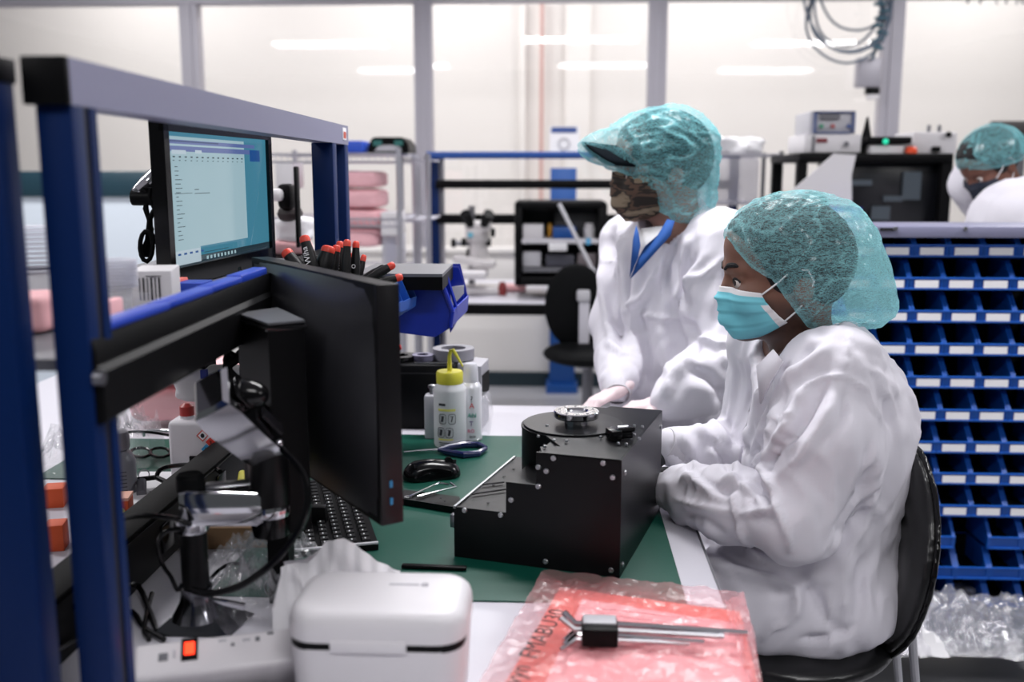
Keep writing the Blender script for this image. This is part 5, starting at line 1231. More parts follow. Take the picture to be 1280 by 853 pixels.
# upper link: box arm rising to the upper left
u0 = Vector((jx.x, jx.y, zj1+.004)); u1_ = W(262, 490, AD-.05)
dd = (u1_-u0); L = dd.length; dd.normalize(); vv = Vector((0, -1, 0)); vv = (vv-dd*dd.dot(vv)).normalized(); ww = dd.cross(vv).normalized()
if ww.z < 0: ww = -ww
up = MB(); 
def sct(t, wv_, hv_): c = u0+dd*(L*t); return [c+vv*x+ww*y for x, y in ((-wv_, -hv_), (wv_, -hv_), (wv_*1.05, 0), (wv_, hv_), (-wv_, hv_), (-wv_*1.05, 0))]
vs = []; S = [(-.08, .020, .016), (.05, .028, .024), (.35, .031, .025), (.8, .033, .027), (.97, .032, .024), (1.01, .026, .018)]
for s_ in S: vs += sct(*s_)
fs = [tuple(range(6)), tuple(range(30, 36))[::-1]]
for r_ in range(5): fs += [(r_*6+i, r_*6+(i+1) % 6, r_*6+6+(i+1) % 6, r_*6+6+i) for i in range(6)]
up.raw(vs, fs); obj('upper_link', up, M['chrome'], arm)
c = u0+dd*(L*.40)+ww*.026+vv*.004
Rl = Matrix((dd, vv, ww)).transposed()
obj('slot_recess', MB().box(u0+dd*(L*.28)+ww*.0300, (L*.34, .018, .004), R=Rl, bev=.001), M['ink'], arm)
obj('slot_recess', MB().box(u0+dd*(L*.80)+ww*.0300, (L*.24, .030, .003), R=Rl, bev=.001), M['blackg'], arm)
for t, s_ in ((.06, .014), (.03, -.016)): obj('bolt', MB().ell(u0+dd*(L*t)+ww*.022+vv*s_, .006, 12, 8), M['chrome'], arm)
obj('spring_tube', MB().tube([u0+dd*(L*.1)-vv*.034+ww*.008, u0+dd*(L*.75)-vv*.034+ww*.012], .007, n=12), M['steel'], arm)
obj('tilt_head', MB().ell(u1_+Vector((.03, .03, -.01)), (.035, .02, .02)), M['blackg'], arm)
# lever on the base and hanging cable
obj('clamp_lever', MB().box(bq2+Vector((.040, .0, .036)), (.050, .006, .010), rz=-.1, R=Matrix.Rotation(.18, 3, 'Y'), bev=.002), M['chrome'], arm)
pts = [ap(352, 560, -.02), ap(378, 590, -.03), ap(385, 625, -.04), ap(375, 660, -.05), ap(352, 692, -.05), ap(325, 717, -.05), ap(295, 735, -.045), ap(262, 742, -.04), ap(240, 738, -.03)]
def smooth_pts(P, n=4):
    out = []
    for i in range(len(P)-1):
        p0, p1, p2, p3 = P[max(i-1, 0)], P[i], P[i+1], P[min(i+2, len(P)-1)]
        for k in range(n): t = k/n; out.append(.5*((2*p1)+(p2-p0)*t+(2*p0-5*p1+4*p2-p3)*t*t+(3*p1-p0-3*p2+p3)*t**3))
    out.append(P[-1]); return out
cabl = lambda name, P, r, lab: single(name, MB().tube(smooth_pts(P), r, n=8), M['blackg'], lab, 'cable')
cabl('arm_cable', pts, .0048, 'thick black cable curving from the arm joint to the pole foot')
cabl('arm_cable', [ap(225, 662, -.025), ap(207, 665, -.03), ap(198, 680, -.03), ap(203, 705, -.03), ap(214, 722, -.03), ap(222, 738, -.03), ap(228, 730, -.025)], .0030, 'thin black cable looping left of the arm pole')
cabl('arm_cable', [ap(238, 655, -.025), ap(215, 648, -.05), ap(180, 645, -.05), ap(145, 650, .0)], .0034, 'black cable running left from the arm collar')
# raceway
y0r, y1r = .80, 2.3
xr_ = T(203, 709, ZT).x
rc = thing('raceway', 'long black cable raceway along the back of the white bench', 'raceway', (xr_-.03, 1.5, ZT))
obj('channel', MB().box((xr_-.032, (y0r+y1r)/2, ZT+.040), (.062, y1r-y0r, .078), bev=.003), M['black'], rc)
obj('cover', MB().box((xr_-.032, (y0r+y1r)/2, ZT+.081), (.054, y1r-y0r-.01, .006), bev=.001), mat('cover_black', '0A0A0C', .6, spec=.08), rc)
for y in (1.18, 1.45, 1.7): obj('socket', MB().box((xr_+.0005, y, ZT+.042), (.004, .045, .045), bev=.0015), M['blackg'], rc)
cabl('floor_cable', [T(190, 742, ZT+.005), T(184, 765, ZT+.005), T(180, 790, ZT+.01), T(186, 800, ZT+.02)], .0034, 'short black cable end on the white bench near the frame post')
cabl('floor_cable', [Vector((xr_-.0, 1.15, ZT+.06)), T(165, 730, ZT+.02), T(185, 760, ZT+.006), T(196, 790, ZT+.006)], .0040, 'black cable from the raceway to the power strip, upper')
cabl('floor_cable', [Vector((xr_-.0, 1.08, ZT+.03)), T(155, 765, ZT+.012), T(180, 785, ZT+.006), T(205, 800, ZT+.006)], .0036, 'black cable from the raceway to the power strip, lower')
# power strip
ps = thing('power_strip', 'white power strip with glowing red switch beside the white container', 'power strip', T(265, 840, ZT))
Pa, Pb = Vector((W(186, 812, 1.03).x, 1.03, 0)), Vector((W(372, 785, 1.08).x, 1.08, 0))
du = (Pb-Pa); LL = du.length; du.normalize(); dn = Vector((-du.y, du.x, 0))
zps = W(183, 812, 1.07).z
Rps = Matrix((du, dn, z_)).transposed()
tilt = Rps@Matrix.Rotation(math.radians(28), 3, 'X')
cps = (Pa+Pb)/2+z_*(ZT+.035)
obj('body', MB().box(cps, (LL+.03, .048, .058), R=tilt, bev=.006, seg=3), mat('strip_white', 'DAD6DA', .4), ps)
def on_ps(a, b, c=0): return cps+tilt@Vector((a, b, .0292+c)) 
fcn = tilt@Vector((0, 0, 1))
def psbox(nm, px, py, w_, h_, m, c=0, t=.002):
    # place on the upward sloped face from a pixel
    a0, b0 = ray(px, py); dirv = Vector((a0, 1, -b0)); o = Vector((0, 0, CH)); tt_ = ((on_ps(0, 0)-o).dot(fcn))/dirv.dot(fcn); P = o+dirv*tt_
    return obj(nm, MB().box(P+fcn*c, (w_, h_, t), R=tilt, bev=.0005), m, ps)
psbox('switch_frame', 237, 812, .018, .030, M['black'])
psbox('switch', 237, 812, .011, .016, mat('switch_red', 'FF3A1E', .4, emit=3.0), c=.002)
psbox('socket', 204, 822, .010, .010, M['grey']); psbox('mark', 218, 818, .003, .010, M['lgrey'])
psbox('socket', 291, 806, .004, .004, M['grey']); psbox('socket', 322, 799, .005, .006, M['grey']); psbox('socket', 338, 792, .007, .003, M['grey']); psbox('mark', 278, 801, .009, .003, M['lgrey']); psbox('mark', 308, 800, .009, .003, M['lgrey'])
# second strip / tray in front (white, lower)
single('white_tray', MB().box((Pa+Pb)/2+Vector((.01, -.07, ZT+.012)), (LL+.05, .07, .022), rz=math.atan2(du.y, du.x), bev=.006), mat('tray_white', 'C9C6CC', .5), 'grey-white tray in front of the power strip', 'tray')
# ------------------------------------------------------------------ white lidded container
c0 = T(358, 853, ZT); 
zl = .125
ZL = ZT+zl
F0 = T(359, 793, ZL-.022); F1 = T(585, 789, ZL-.022); B0_ = T(366, 715, ZL); B1_ = T(580, 713, ZL)
xL, xR = T(352, 780, ZL-.01).x, T(582, 778, ZL-.01).x; yN = T(470, 778, ZL-.008).y-.004; yF_ = T(470, 712, ZL).y
wb_ = thing('lidded_container', 'white plastic container with rounded hinged lid in the foreground', 'container', ((xL+xR)/2, (yN+yF_)/2, ZT))
cxc, cyc = (xL+xR)/2, (yN+yF_)/2; wx, wy = xR-xL, yF_-yN
def rrect(w, d, r, n=6):
    pts = []
    for cx, cy, a0 in ((w/2-r, d/2-r, 0), (-w/2+r, d/2-r, PI/2), (-w/2+r, -d/2+r, PI), (w/2-r, -d/2+r, 1.5*PI)):
        for k in range(n+1): a = a0+PI/2*k/n; pts.append((cx+r*math.cos(a), cy+r*math.sin(a)))
    return pts
def loft(levels, n=6, cap0=True, cap1=True):
    """levels: (z, w, d, r)"""
    m_ = MB(); vs = []; K = None
    for z, w, d, r in levels:
        P = rrect(w, d, r, n); K = len(P); vs += [(cxc+x, cyc+y, z) for x, y in P]
    fs = []
    for j in range(len(levels)-1): fs += [(j*K+i, j*K+(i+1) % K, (j+1)*K+(i+1) % K, (j+1)*K+i) for i in range(K)]
    if cap0: fs.append(tuple(range(K))[::-1])
    if cap1: fs.append(tuple((len(levels)-1)*K+i for i in range(K)))
    return m_.raw(vs, fs)
CW = mat('container_white', 'DCD9DD', .35, spec=.4)
obj('tub', loft([(ZT, wx*.93, wy*.93, .03), (ZT+.004, wx*.94, wy*.94, .03), (ZL-.041, wx*.985, wy*.985, .032)]), CW, wb_)
obj('seal', loft([(ZL-.042, wx*.980, wy*.980, .03), (ZL-.031, wx*.975, wy*.975, .03)]), M['black'], wb_)
obj('lid', loft([(ZL-.0325, wx*1.0, wy*1.0, .034), (ZL-.030, wx*1.004, wy*1.004, .034), (ZL-.014, wx*1.0, wy*1.0, .034), (ZL-.006, wx*.975, wy*.965, .032), (ZL-.001, wx*.93, wy*.90, .030), (ZL+.001, wx*.85, wy*.80, .026), (ZL+.0015, wx*.5, wy*.4, .02)]), CW, wb_, angle=60)
obj('latch', MB().box((cxc+.004-.01, yN+.0015, ZL-.0360), (wx*.42, .008, .014), bev=.002), CW, wb_)
text('lettering', 'ZEISS  O', .0085, mat('faint_grey', 'A9A7AF', .6), wb_, (cxc+.012, cyc+.022, ZL+.0018), (1, 0, 0), (0, 1, 0), ext=.00005) if False else None
obj('embossed_mark', MB().box((cxc+.022, cyc+.018, ZL+.0017), (.035, .004, .0006)), mat('faint_grey', 'A9A7AF', .6), wb_)
obj('embossed_mark', MB().lathe([(.0025, 0), (.0045, 0), (.0045, .0007), (.0025, .0007)], (cxc+.046, cyc+.018, ZL+.0016), n=16, cap=False), mat('faint_grey', 'A9A7AF', .6), wb_)
# tissue behind container
gx0, gy0 = W(430, 700, 1.2).x, 1.20
def cloth(pxpts_top, D0, D1, zbase, seed, nU=40, nV=16):
    vs = []; fs = []
    X = [p[0] for p in pxpts_top]; Y = [p[1] for p in pxpts_top]
    for j in range(nV+1):
        for i in range(nU+1):
            px = X[0]+(X[-1]-X[0])*i/nU; py = np.interp(px, X, Y); t = j/nV
            top_ = W(px, py, D0); bot = Vector((W(px, py, D1).x*1.0+.0, D1, zbase))
            p = top_.lerp(bot, t); nz = float(pnoise(np.array([[px*.03, t*3, seed]]))[0]); n3 = float(pnoise(np.array([[px*.09, t*2, seed+5]]))[0])
            p.y += .010*nz+.004*n3; p.z = max(zbase+.001, p.z-.002)
            vs.append(p)
    for j in range(nV):
        for i in range(nU): k = j*(nU+1)+i; fs.append((k, k+1, k+nU+2, k+nU+1))
    return MB().raw(vs, fs)
mtis = mat('tissue_white', 'E6E4E8', .85, bump=.15, bscale=200)
tis = thing('tissue', 'crumpled white wipe sticking up behind the white container', 'wipe', (gx0, 1.22, ZT))
obj('front_fold', cloth([(352, 706), (362, 703), (385, 702), (398, 690), (405, 677), (422, 672), (432, 672), (450, 684), (466, 696), (480, 704), (500, 712)], 1.235, 1.19, ZT+.002, 2), mtis, tis, angle=60)
obj('rear_fold', cloth([(355, 700), (380, 698), (402, 684), (424, 676), (440, 682), (470, 700), (500, 712)], 1.245, 1.275, ZT+.002, 7), mtis, tis, angle=60)
obj('side_fold', cloth([(340, 760), (350, 720), (358, 704), (372, 708), (380, 730)], 1.16, 1.15, ZT+.002, 5), mtis, tis, angle=60)
# pen-like black bar behind container
single('black_bar', MB().box((W(535, 714, 1.36).x, T(535, 712, ZM).y, ZM+.004), (.10, .010, .006), rz=-.05, bev=.002), M['black'], 'slim black bar on the mat edge behind the white container', 'bar')
# clear bags between arm and container
single('clear_bag', crumple((T(320, 755).x, T(320, 755).y, ZT), (.17, .15, .05), 21.3, .045, 30), M['clear'], 'crumpled clear plastic bag behind the power strip', 'bag', angle=10)
single('clear_bag', crumple((T(330, 715).x, T(330, 715).y, ZT), (.16, .14, .045), 33.1, .04, 30), M['clear'], 'clear plastic bag nearer the keyboard beside the arm pole', 'bag', angle=10)
single('clear_tube', MB().tube([T(290, 700, ZT+.02), T(320, 680, ZT+.05), T(345, 660, ZT+.085)], [.012, .014, .010], n=10), M['clear'], 'rolled clear plastic film rising behind the cable curve', 'film')
single('cardboard_box', MB().box(T(292, 690)+Vector((0, .03, .018)), (.10, .04, .036), rz=.05, bev=.001), mat('card_brown', '8C6E50', .8), 'small brown cardboard box behind the arm pole', 'box')
single('cream_card', MB().box(T(322, 683)+Vector((0, .02, .016)), (.012, .03, .032)), mat('cream', 'D8C39C', .7), 'cream card edge beside the brown cardboard box', 'card')
cabl('loop_cable', [T(262, 725, ZT+.01), T(275, 712, ZT+.03), T(290, 705, ZT+.035), T(308, 708, ZT+.03), T(318, 720, ZT+.01)], .0026, 'thin black cable arch inside the clear bags')
for k in range(3): single('metal_ring', MB().lathe([(.010, 0), (.012, 0), (.012, .002), (.010, .002)], T(340+9*k, 735-6*k, ZT+.015+.002*k), (.6, -.6, .5), n=18, cap=False), M['steel'], ('left', 'middle', 'right')[k]+' shiny ring at the corner of the green mat', 'ring')
# black shelf block under the keyboard (keyboard tray edge)
single('black_tray', MB().box((T(345, 668).x, T(345, 660).y, ZM+.020), (.16, .02, .036), rz=0, bev=.003), M['black'], 'low black block behind the clear bags and under the arm joint', 'block')
# ------------------------------------------------------------------ things under the shelf on the far bench
ZB = ZT-.002
def TB(px, py, z=ZB): return T(px, py, z)
fb_ = thing('solvent_bottle', 'frosted square solvent bottle with red cap and hazard labels', 'bottle', TB(243, 590))
q = T(243, 600, ZB); D = q.y; s3 = D/FPX; q = Vector((W(243, 580, D).x, D, ZB))
obj('body', loft_at := MB().box(q+z_*(42*s3), (52*s3, 40*s3, 84*s3), bev=.010, seg=3), mat('hdpe', 'D9D6DC', .45), fb_)
obj('neck', MB().lathe([(.014, 84*s3), (.012, 90*s3)], q+Vector((-6*s3, 0, 0)), n=18), mat('hdpe', 'D9D6DC', .45), fb_)
obj('cap', MB().lathe([(.014, 88*s3), (.014, 100*s3), (.006, 104*s3)], q+Vector((-6*s3, 0, 0)), n=18), mat('cap_red', 'A8302C', .4), fb_)
yb2 = q.y-20*s3-.0015
def diamond(px, py, r, m, nm='hazard_label'):
    c = W(px, py, yb2); r *= s3; return obj(nm, MB().prism([(0, -r), (r, 0), (0, r), (-r, 0)], c, (1, 0, 0), z_, (0, .001, 0)), m, fb_)
lbl = diamond(253, 545, 8, mat('ghs_red', 'D04838', .5)); c = W(253, 545, yb2-.001); r = 6*s3
obj('inner', MB().prism([(0, -r), (r, 0), (0, r), (-r, 0)], c, (1, 0, 0), z_, (0, .001, 0)), M['label'], lbl); obj('flame', MB().ell(W(253, 545, yb2-.002), (2.5*s3, .0006, 3*s3), 10, 8), M['ink'], lbl)
diamond(258, 562, 7, mat('nfpa_blue', '2E9AD0', .5)); diamond(263, 553, 6.5, mat('nfpa_red', 'E03A2C', .5)); diamond(268, 561, 6, mat('nfpa_yel', 'F0DC3A', .5))
text('lettering', '1', 10*s3, M['ink'], fb_, W(255, 566, yb2-.0012), (1, 0, 0), (0, 0, 1)); text('lettering', '3', 9*s3, M['ink'], fb_, W(261, 557, yb2-.0012), (1, 0, 0), (0, 0, 1))
q = T(152, 622, ZB); s4 = q.y/FPX
gt = thing('grey_bottle', 'translucent grey bottle with domed grey cap behind the near blue post', 'bottle', q)
obj('body', MB().lathe([(20*s4, 0), (21*s4, 3*s4), (21*s4, 50*s4), (17*s4, 60*s4), (12*s4, 66*s4), (12*s4, 70*s4)], q, n=28), mat('grey_trans', '84868E', .3, spec=.5), gt)
obj('cap', MB().lathe([(14*s4, 67*s4), (15*s4, 70*s4), (15*s4, 82*s4), (13*s4, 90*s4), (8*s4, 93*s4)], q, n=28), mat('cap_grey', '8E8C92', .5), gt)
vdx = Vector((-q.x, -q.y, 0)).normalized(); rtx = Vector((-vdx.y, vdx.x, 0)); rtx = -rtx if rtx.x < 0 else rtx
for k in range(6): obj('print_line', MB().box(q+vdx*(21*s4+.0004)+z_*((40-5*k)*s4), (16*s4, .0006, .9*s4), rz=math.atan2(rtx.y, rtx.x)), LI, gt)
ob = thing('orange_box', 'orange box with yellow round label right of the near blue post', 'box', TB(150, 655))
q = T(148, 660, ZB); s4 = q.y/FPX; obj('body', MB().box(q+z_*(22*s4), (36*s4, 30*s4, 42*s4), rz=.2, bev=.001), M['orange'], ob); obj('lid', MB().box(q+z_*(43.5*s4), (37*s4, 31*s4, 4*s4), rz=.2), mat('orange_lid', 'E9B09A', .6), ob)
obj('round_label', MB().lathe([(.008, 0), (.008, .001)], q+Vector((12*s4, -16.5*s4, 28*s4)), (.2, -1, 0), n=18), M['yellow'], ob)
for (px, py, w4, h4, m_, lb_) in ((72, 660, 24, 36, M['orange'], 'orange box between the two near blue posts, lower'), (70, 606, 26, 26, M['orange'], 'orange box between the two near blue posts, upper')):
    q = T(px, py+25, ZB); s4 = q.y/FPX
    z0 = 0
    single('orange_box', MB().box(q+z_*(h4*s4/2+z0)+Vector((0, .0, 0)), (w4*s4, 30*s4, h4*s4), rz=.25, bev=.001), m_, lb_, 'box')
single('orange_box', MB().box(T(0, 700, ZB)+z_*.03, (.03, .04, .08), bev=.001), M['orange'], 'orange box at the extreme left edge of the photo', 'box')
single('clear_bag', crumple((T(66, 600).x, T(66, 590).y, ZB), (.12, .12, .08), 3.3, .05, 18), M['clear'], 'crinkled clear bag between the two near blue posts', 'bag', angle=10)
single('clear_bag', crumple((T(168, 560).x, T(168, 575).y, ZB), (.16, .14, .13), 5.5, .06, 22), M['clear'], 'tall cloudy bag behind the domed grey bottle', 'bag', angle=10)
q = T(165, 560, ZB); single('pink_folder', soft_pack((T(205, 560).x, T(205, 560).y+.25, ZB+.06), (.30, .22, .08), 8, .012), M['pink'], 'pile of pink bags on the far bench under the shelf', 'bag')
single('pink_folder', soft_pack((T(205, 545).x+.02, T(205, 545).y+.12, ZB+.14), (.24, .2, .03), 18, .01), mat('pink_light', 'F0BFC2', .6), 'pale pink bag topping the pile under the shelf', 'bag')
cabl('red_cable', [T(140, 545, ZB+.05), T(165, 540, ZB+.06), T(190, 541, ZB+.06), T(215, 545, ZB+.05)], .003, 'dark cable across the front of the pink pile')
tr = thing('tool_plate', 'white slotted plate with small clamp fixtures on the far bench', 'plate', TB(190, 610))
P4 = [T(150, 648, ZB), T(215, 635, ZB), T(258, 597, ZB), T(175, 597, ZB)]
obj('body', MB().hexa([tuple(p) for p in P4]+[tuple(p+z_*.012) for p in P4]), M['label'], tr)
obj('edge', MB().tube([p+z_*.002 for p in P4], .004, n=6, closed=True), M['steeld'], tr)
obj('fixture', MB().cyl(T(177, 618, ZB+.014), T(177, 602, ZB+.030), .009, n=14), M['steeld'], tr)
obj('fixture', MB().tube([T(172, 600, ZB+.03), T(195, 597, ZB+.03), T(210, 604, ZB+.03)], .005, n=8), M['black'], tr)
obj('fixture', MB().tube([T(188, 616, ZB+.016), T(204, 611, ZB+.016)], .003, n=8), M['ink'], tr)
single('key_ring', MB().lathe([(.009, 0), (.011, 0), (.011, .0015), (.009, .0015)], T(180, 594, ZB+.02), (.2, -.9, .4), n=18, cap=False), M['steel'], 'small steel ring beside the clamp fixtures', 'ring')
single('green_mat', MB().box((T(200, 580).x-.04, T(200, 580).y+.04, ZB+.0015), (.34, .30, .003)), M['mat'], 'green mat piece on the far bench under the tools', 'mat')
single('green_case', MB().box(T(155, 652, ZB)+Vector((.03, .0, .008)), (.09, .03, .014), rz=.4, bev=.003), mat('green_case', '0D5A48', .35), 'small dark green case beside the orange box', 'case')
cabl('headset_cable', [T(195, 598, ZB+.03), T(200, 588, ZB+.04), T(215, 583, ZB+.045), T(240, 581, ZB+.05), T(262, 580, ZB+.06), T(275, 590, ZB+.09)], .0045, 'black tubing arching over the white tool plate')
single('black_connector', MB().box(T(245, 574, ZB+.05), (.022, .018, .016), bev=.003), M['black'], 'small black connector on the tubing before the solvent bottle', 'connector')
sgz = thing('safety_glasses', 'black-framed safety glasses behind the white tool plate', 'glasses', TB(195, 565))
for k, xx in enumerate((176, 200)): obj('lens_rim', MB().tube([T(xx+13*math.cos(a*.6), 566+6*math.sin(a*.6), ZB+.02) for a in range(10)], .0032, n=6, closed=True), M['blackg'], sgz)
obj('temple', MB().tube([T(212, 562, ZB+.02), T(230, 550, ZB+.02), T(242, 548, ZB+.02)], .003, n=6), M['blackg'], sgz)
single('chrome_handle', MB().tube(smooth_pts([T(180, 545, ZB+.03), T(182, 539, ZB+.045), T(200, 538, ZB+.045), T(218, 540, ZB+.045), T(220, 547, ZB+.03)]), .003, n=8), M['steel'], 'thin steel wire handle behind the safety glasses', 'handle')
single('yellow_driver', MB().tube([T(303, 628, ZT+.04), T(300, 610, ZT+.05), T(303, 592, ZT+.06)], .007, n=10), M['yellow'], 'yellow-handled tool standing behind the arm joint', 'hand tool')
# white gloves box & black clutter behind arm
wg = thing('wipe_pack', 'white pack with blue blocks under the shelf behind the chrome arm', 'pack', TB(265, 480))
obj('body', soft_pack(W(262, 478, 1.75), (.11, .08, .055), 4, .012, 10), M['label'], wg)
for x in (254, 276): obj('blue_block', px_box(x-4, 463, x+4, 474, 1.70, .01), mat('blk_blue', '2A3C9C', .5), wg)
cx_ = thing('cable_cluster', 'tangle of black connectors and cables hanging behind the chrome arm', 'cables', W(310, 500, 1.5))
for k in range(9):
    pts = [W(290+rr_.uniform(-8, 30), 440+j*22+rr_.uniform(-6, 6), 1.52+.02*(k % 3)) for j in range(6)]; obj('cable', MB().tube(smooth_pts(pts, 3), .005, n=6), M['rubber'], cx_)
obj('block', px_box(286, 495, 330, 560, 1.56, .06, bev=.01), M['black'], cx_); obj('block', px_box(296, 455, 322, 492, 1.54, .05, bev=.01), M['blackg'], cx_)
# ================================================================== PINK FOLDER and L-KEY SET
def sheet(corners, z, seed, amp, nU=40, nV=40, lift=.0, noise_s=14):
    a, b, c, d = [T(x, y, z) for x, y in corners]; vs = []; fs = []
    P = np.array([[tuple((a.lerp(b, i/nU)).lerp(d.lerp(c, i/nU), j/nV)) for i in range(nU+1)] for j in range(nV+1)]).reshape(-1, 3)
    nz = np.abs(pnoise(P*noise_s+seed))*amp+np.abs(pnoise(P*noise_s*2.6+seed*2))*amp*.5; P[:, 2] += nz+lift
    for j in range(nV):
        for i in range(nU): k = j*(nU+1)+i; fs.append((k, k+1, k+nU+2, k+nU+1))
    return MB().raw([tuple(p) for p in P], fs)
pf = thing('document_bag', 'clear pink bag holding salmon and pink papers in the right foreground', 'document bag', T(780, 800, ZM))
obj('folder', sheet([(606, 900), (960, 905), (925, 765), (700, 735)], ZM+.003, 3, .0012), M['pinkd'], pf)
obj('paper', sheet([(660, 905), (930, 910), (928, 782), (728, 750)], ZM+.008, 5, .003), M['pink'], pf)
obj('paper', sheet([(700, 905), (945, 912), (940, 840), (712, 792)], ZM+.0115, 6, .003), M['pink'], pf)
obj('bag_film', sheet([(570, 905), (965, 915), (930, 742), (680, 714)], ZM+.014, 9, .008, 70, 70, noise_s=22), M['clearp'], pf, angle=14)
obj('bag_film', sheet([(905, 760), (955, 915), (944, 800), (928, 745)], ZM+.02, 4, .02, 16, 16), M['clearp'], pf, angle=14)
k0, k1 = T(622, 850, ZM+.024), T(682, 762, ZM+.024)
text('handwriting', 'wyn  FMABU30', .033, M['ink'], pf, T(646, 862, ZM+.030), (k1-k0), Vector((-(k1-k0).y, (k1-k0).x, 0)), ext=.0001)
for k in range(6):
    y_ = 760+k*7; obj('print_line', MB().tube([T(745, y_, ZM+.0165), T(900-10*(k % 3), y_+18, ZM+.0165)], .0004, n=4), mat('faint_red', 'D98C92', .6), pf)
ks = thing('hex_key_set', 'hex key set in a black holder lying on the pink bag', 'hex key set', T(800, 790, ZM+.03))
zh = ZM+.032
hA, hB = T(727, 790, zh), T(772, 790, zh)
hold = MB().box((hA+hB)/2+Vector((0, 0, .0)), ((hB-hA).length, .040, .024), rz=-.02, bev=.003); obj('holder', hold, M['black'], ks)
obj('holder_top', MB().box((hA+hB)/2+Vector((0, .006, .013)), ((hB-hA).length*.92, .024, .003), rz=-.02, bev=.001), M['lgrey'], ks)
rods = [(784, 934, 792, .0042, .012), (789, 905, 796, .0036, .002), (793, 880, 803, .0030, -.006), (798, 862, 805, .0024, -.012), (780, 888, 789, .0030, .016)]
for k, (y0_, xe, ye, r, off_) in enumerate(rods):
    A = Vector((hB.x-.004, hB.y+off_, zh+.004-.003*k)); B = T(xe, ye, zh-.003*k)
    st = Vector((hA.x, A.y, A.z)); e = Vector((hA.x-.022-.004*(k % 2), A.y+(.010 if k < 2 else -.020), A.z+(.010 if k < 2 else -.004)))
    obj('key', MB().tube([B, A, st, st+Vector((-.008, 0, 0)), e], r, n=6), M['chrome'] if k % 2 == 0 else M['steel'], ks)
# ================================================================== PEOPLE
def basis(org, ang, pitch=0, roll=0, sc=1.0):
    """local head/hand frame: +x forward, +y left, +z up"""
    return Matrix.Translation(Vector(org))@Matrix.Rotation(ang, 4, 'Z')@Matrix.Rotation(-pitch, 4, 'Y')@Matrix.Rotation(roll, 4, 'X')@Matrix.Scale(sc, 4)
def xf(V, Mx):
    R = np.array(Mx.to_3x3()); return V@R.T+np.array(Mx.translation)
def head_sdf(h=.0028, face=True, neck=True):
    s = SDF((-.135, -.105, -.20), (.150, .105, .145), h)
    s.ell((-.012, 0, .030), (.100, .078, .090), 0)
    s.ell((.025, 0, -.030), (.066, .059, .068), .03)
    s.ell((.030, 0, .055), (.062, .062, .050), .03)
    s.cone((.0, .050, -.048), .019, (.060, .015, -.083), .015, .025); s.cone((.0, -.050, -.048), .019, (.060, -.015, -.083), .015, .025)
    s.ell((.066, 0, -.083), (.022, .022, .018), .02)
    for y in (-1, 1):
        s.ell((.055, .040*y, -.032), (.028, .022, .024), .02)           # cheekbone
        s.cone((.088, .010*y, .020), .008, (.066, .046*y, .018), .009, .012)   # brow ridge
        s.ell((.098, .031*y, -.005), (.019, .018, .012), .010, 'sub')    # socket
        s.cone((.083, .021*y, .003), .0035, (.074, .043*y, .002), .0035, .004); s.cone((.081, .021*y, -.013), .0030, (.073, .042*y, -.012), .0030, .005)         # lids
        s.ell((-.016, .075*y, -.010), (.017, .009, .028), .005); s.ell((-.011, .087*y, -.008), (.010, .007, .018), .004, 'sub'); s.ell((-.016, .073*y, -.034), (.009, .006, .010), .004)
    s.cone((.086, 0, .006), .0075, (.099, 0, -.030), .0105, .010); s.ell((.092, .010, -.036), (.011, .008, .008), .006); s.ell((.092, -.010, -.036), (.011, .008, .008), .006)
    s.cone((.086, .012, -.056), .006, (.086, -.012, -.056), .006, .006); s.cone((.084, .010, -.065), .007, (.084, -.010, -.065), .007, .006)
    if neck: s.cone((-.025, 0, -.07), .052, (-.045, 0, -.20), .056, .03)
    return s
def eye_set(parent, Mx, sides=(-1, 1), iris='2A1B14'):
    for y in sides:
        c = Vector((.0740, .031*y, -.005)); r = .0118
        g = Vector((.96, .18*y, .02)).normalized()
        e = obj('eyeball', MB().ell(Mx@c, r*Mx.to_scale()[0], 16, 12), mat('eye_white', 'D9CFCB', .2), parent)
        ax = (Mx.to_3x3()@g).normalized(); o = Mx@(c+g*r*.93)
        obj('iris', MB().lathe([(.0052*1.05, 0), (.004, .0010), (.001, .0014)], o, ax, n=16), mat('iris_'+iris, iris, .1), e)
def lid_brow(parent, Mx, sides=(-1, 1), hairm=None):
    for y in sides:
        P = [Mx@Vector(p) for p in ((.0835, .020*y, -.0065), (.0850, .026*y, .0010), (.0825, .034*y, .0020), (.0765, .042*y, -.003))]
        obj('eyelid', MB().tube(smooth_pts(P, 3), .0023, n=6), M['hair'], parent)
        P = [Mx@Vector(p) for p in ((.0965, .012*y, .0165), (.0935, .024*y, .0235), (.0835, .038*y, .0245), (.0705, .050*y, .0180))]
        obj('eyebrow', MB().tube(smooth_pts(P, 3), [.0030]*3+[.0042]*4+[.0024]*3, n=8), hairm or M['hair'], parent)
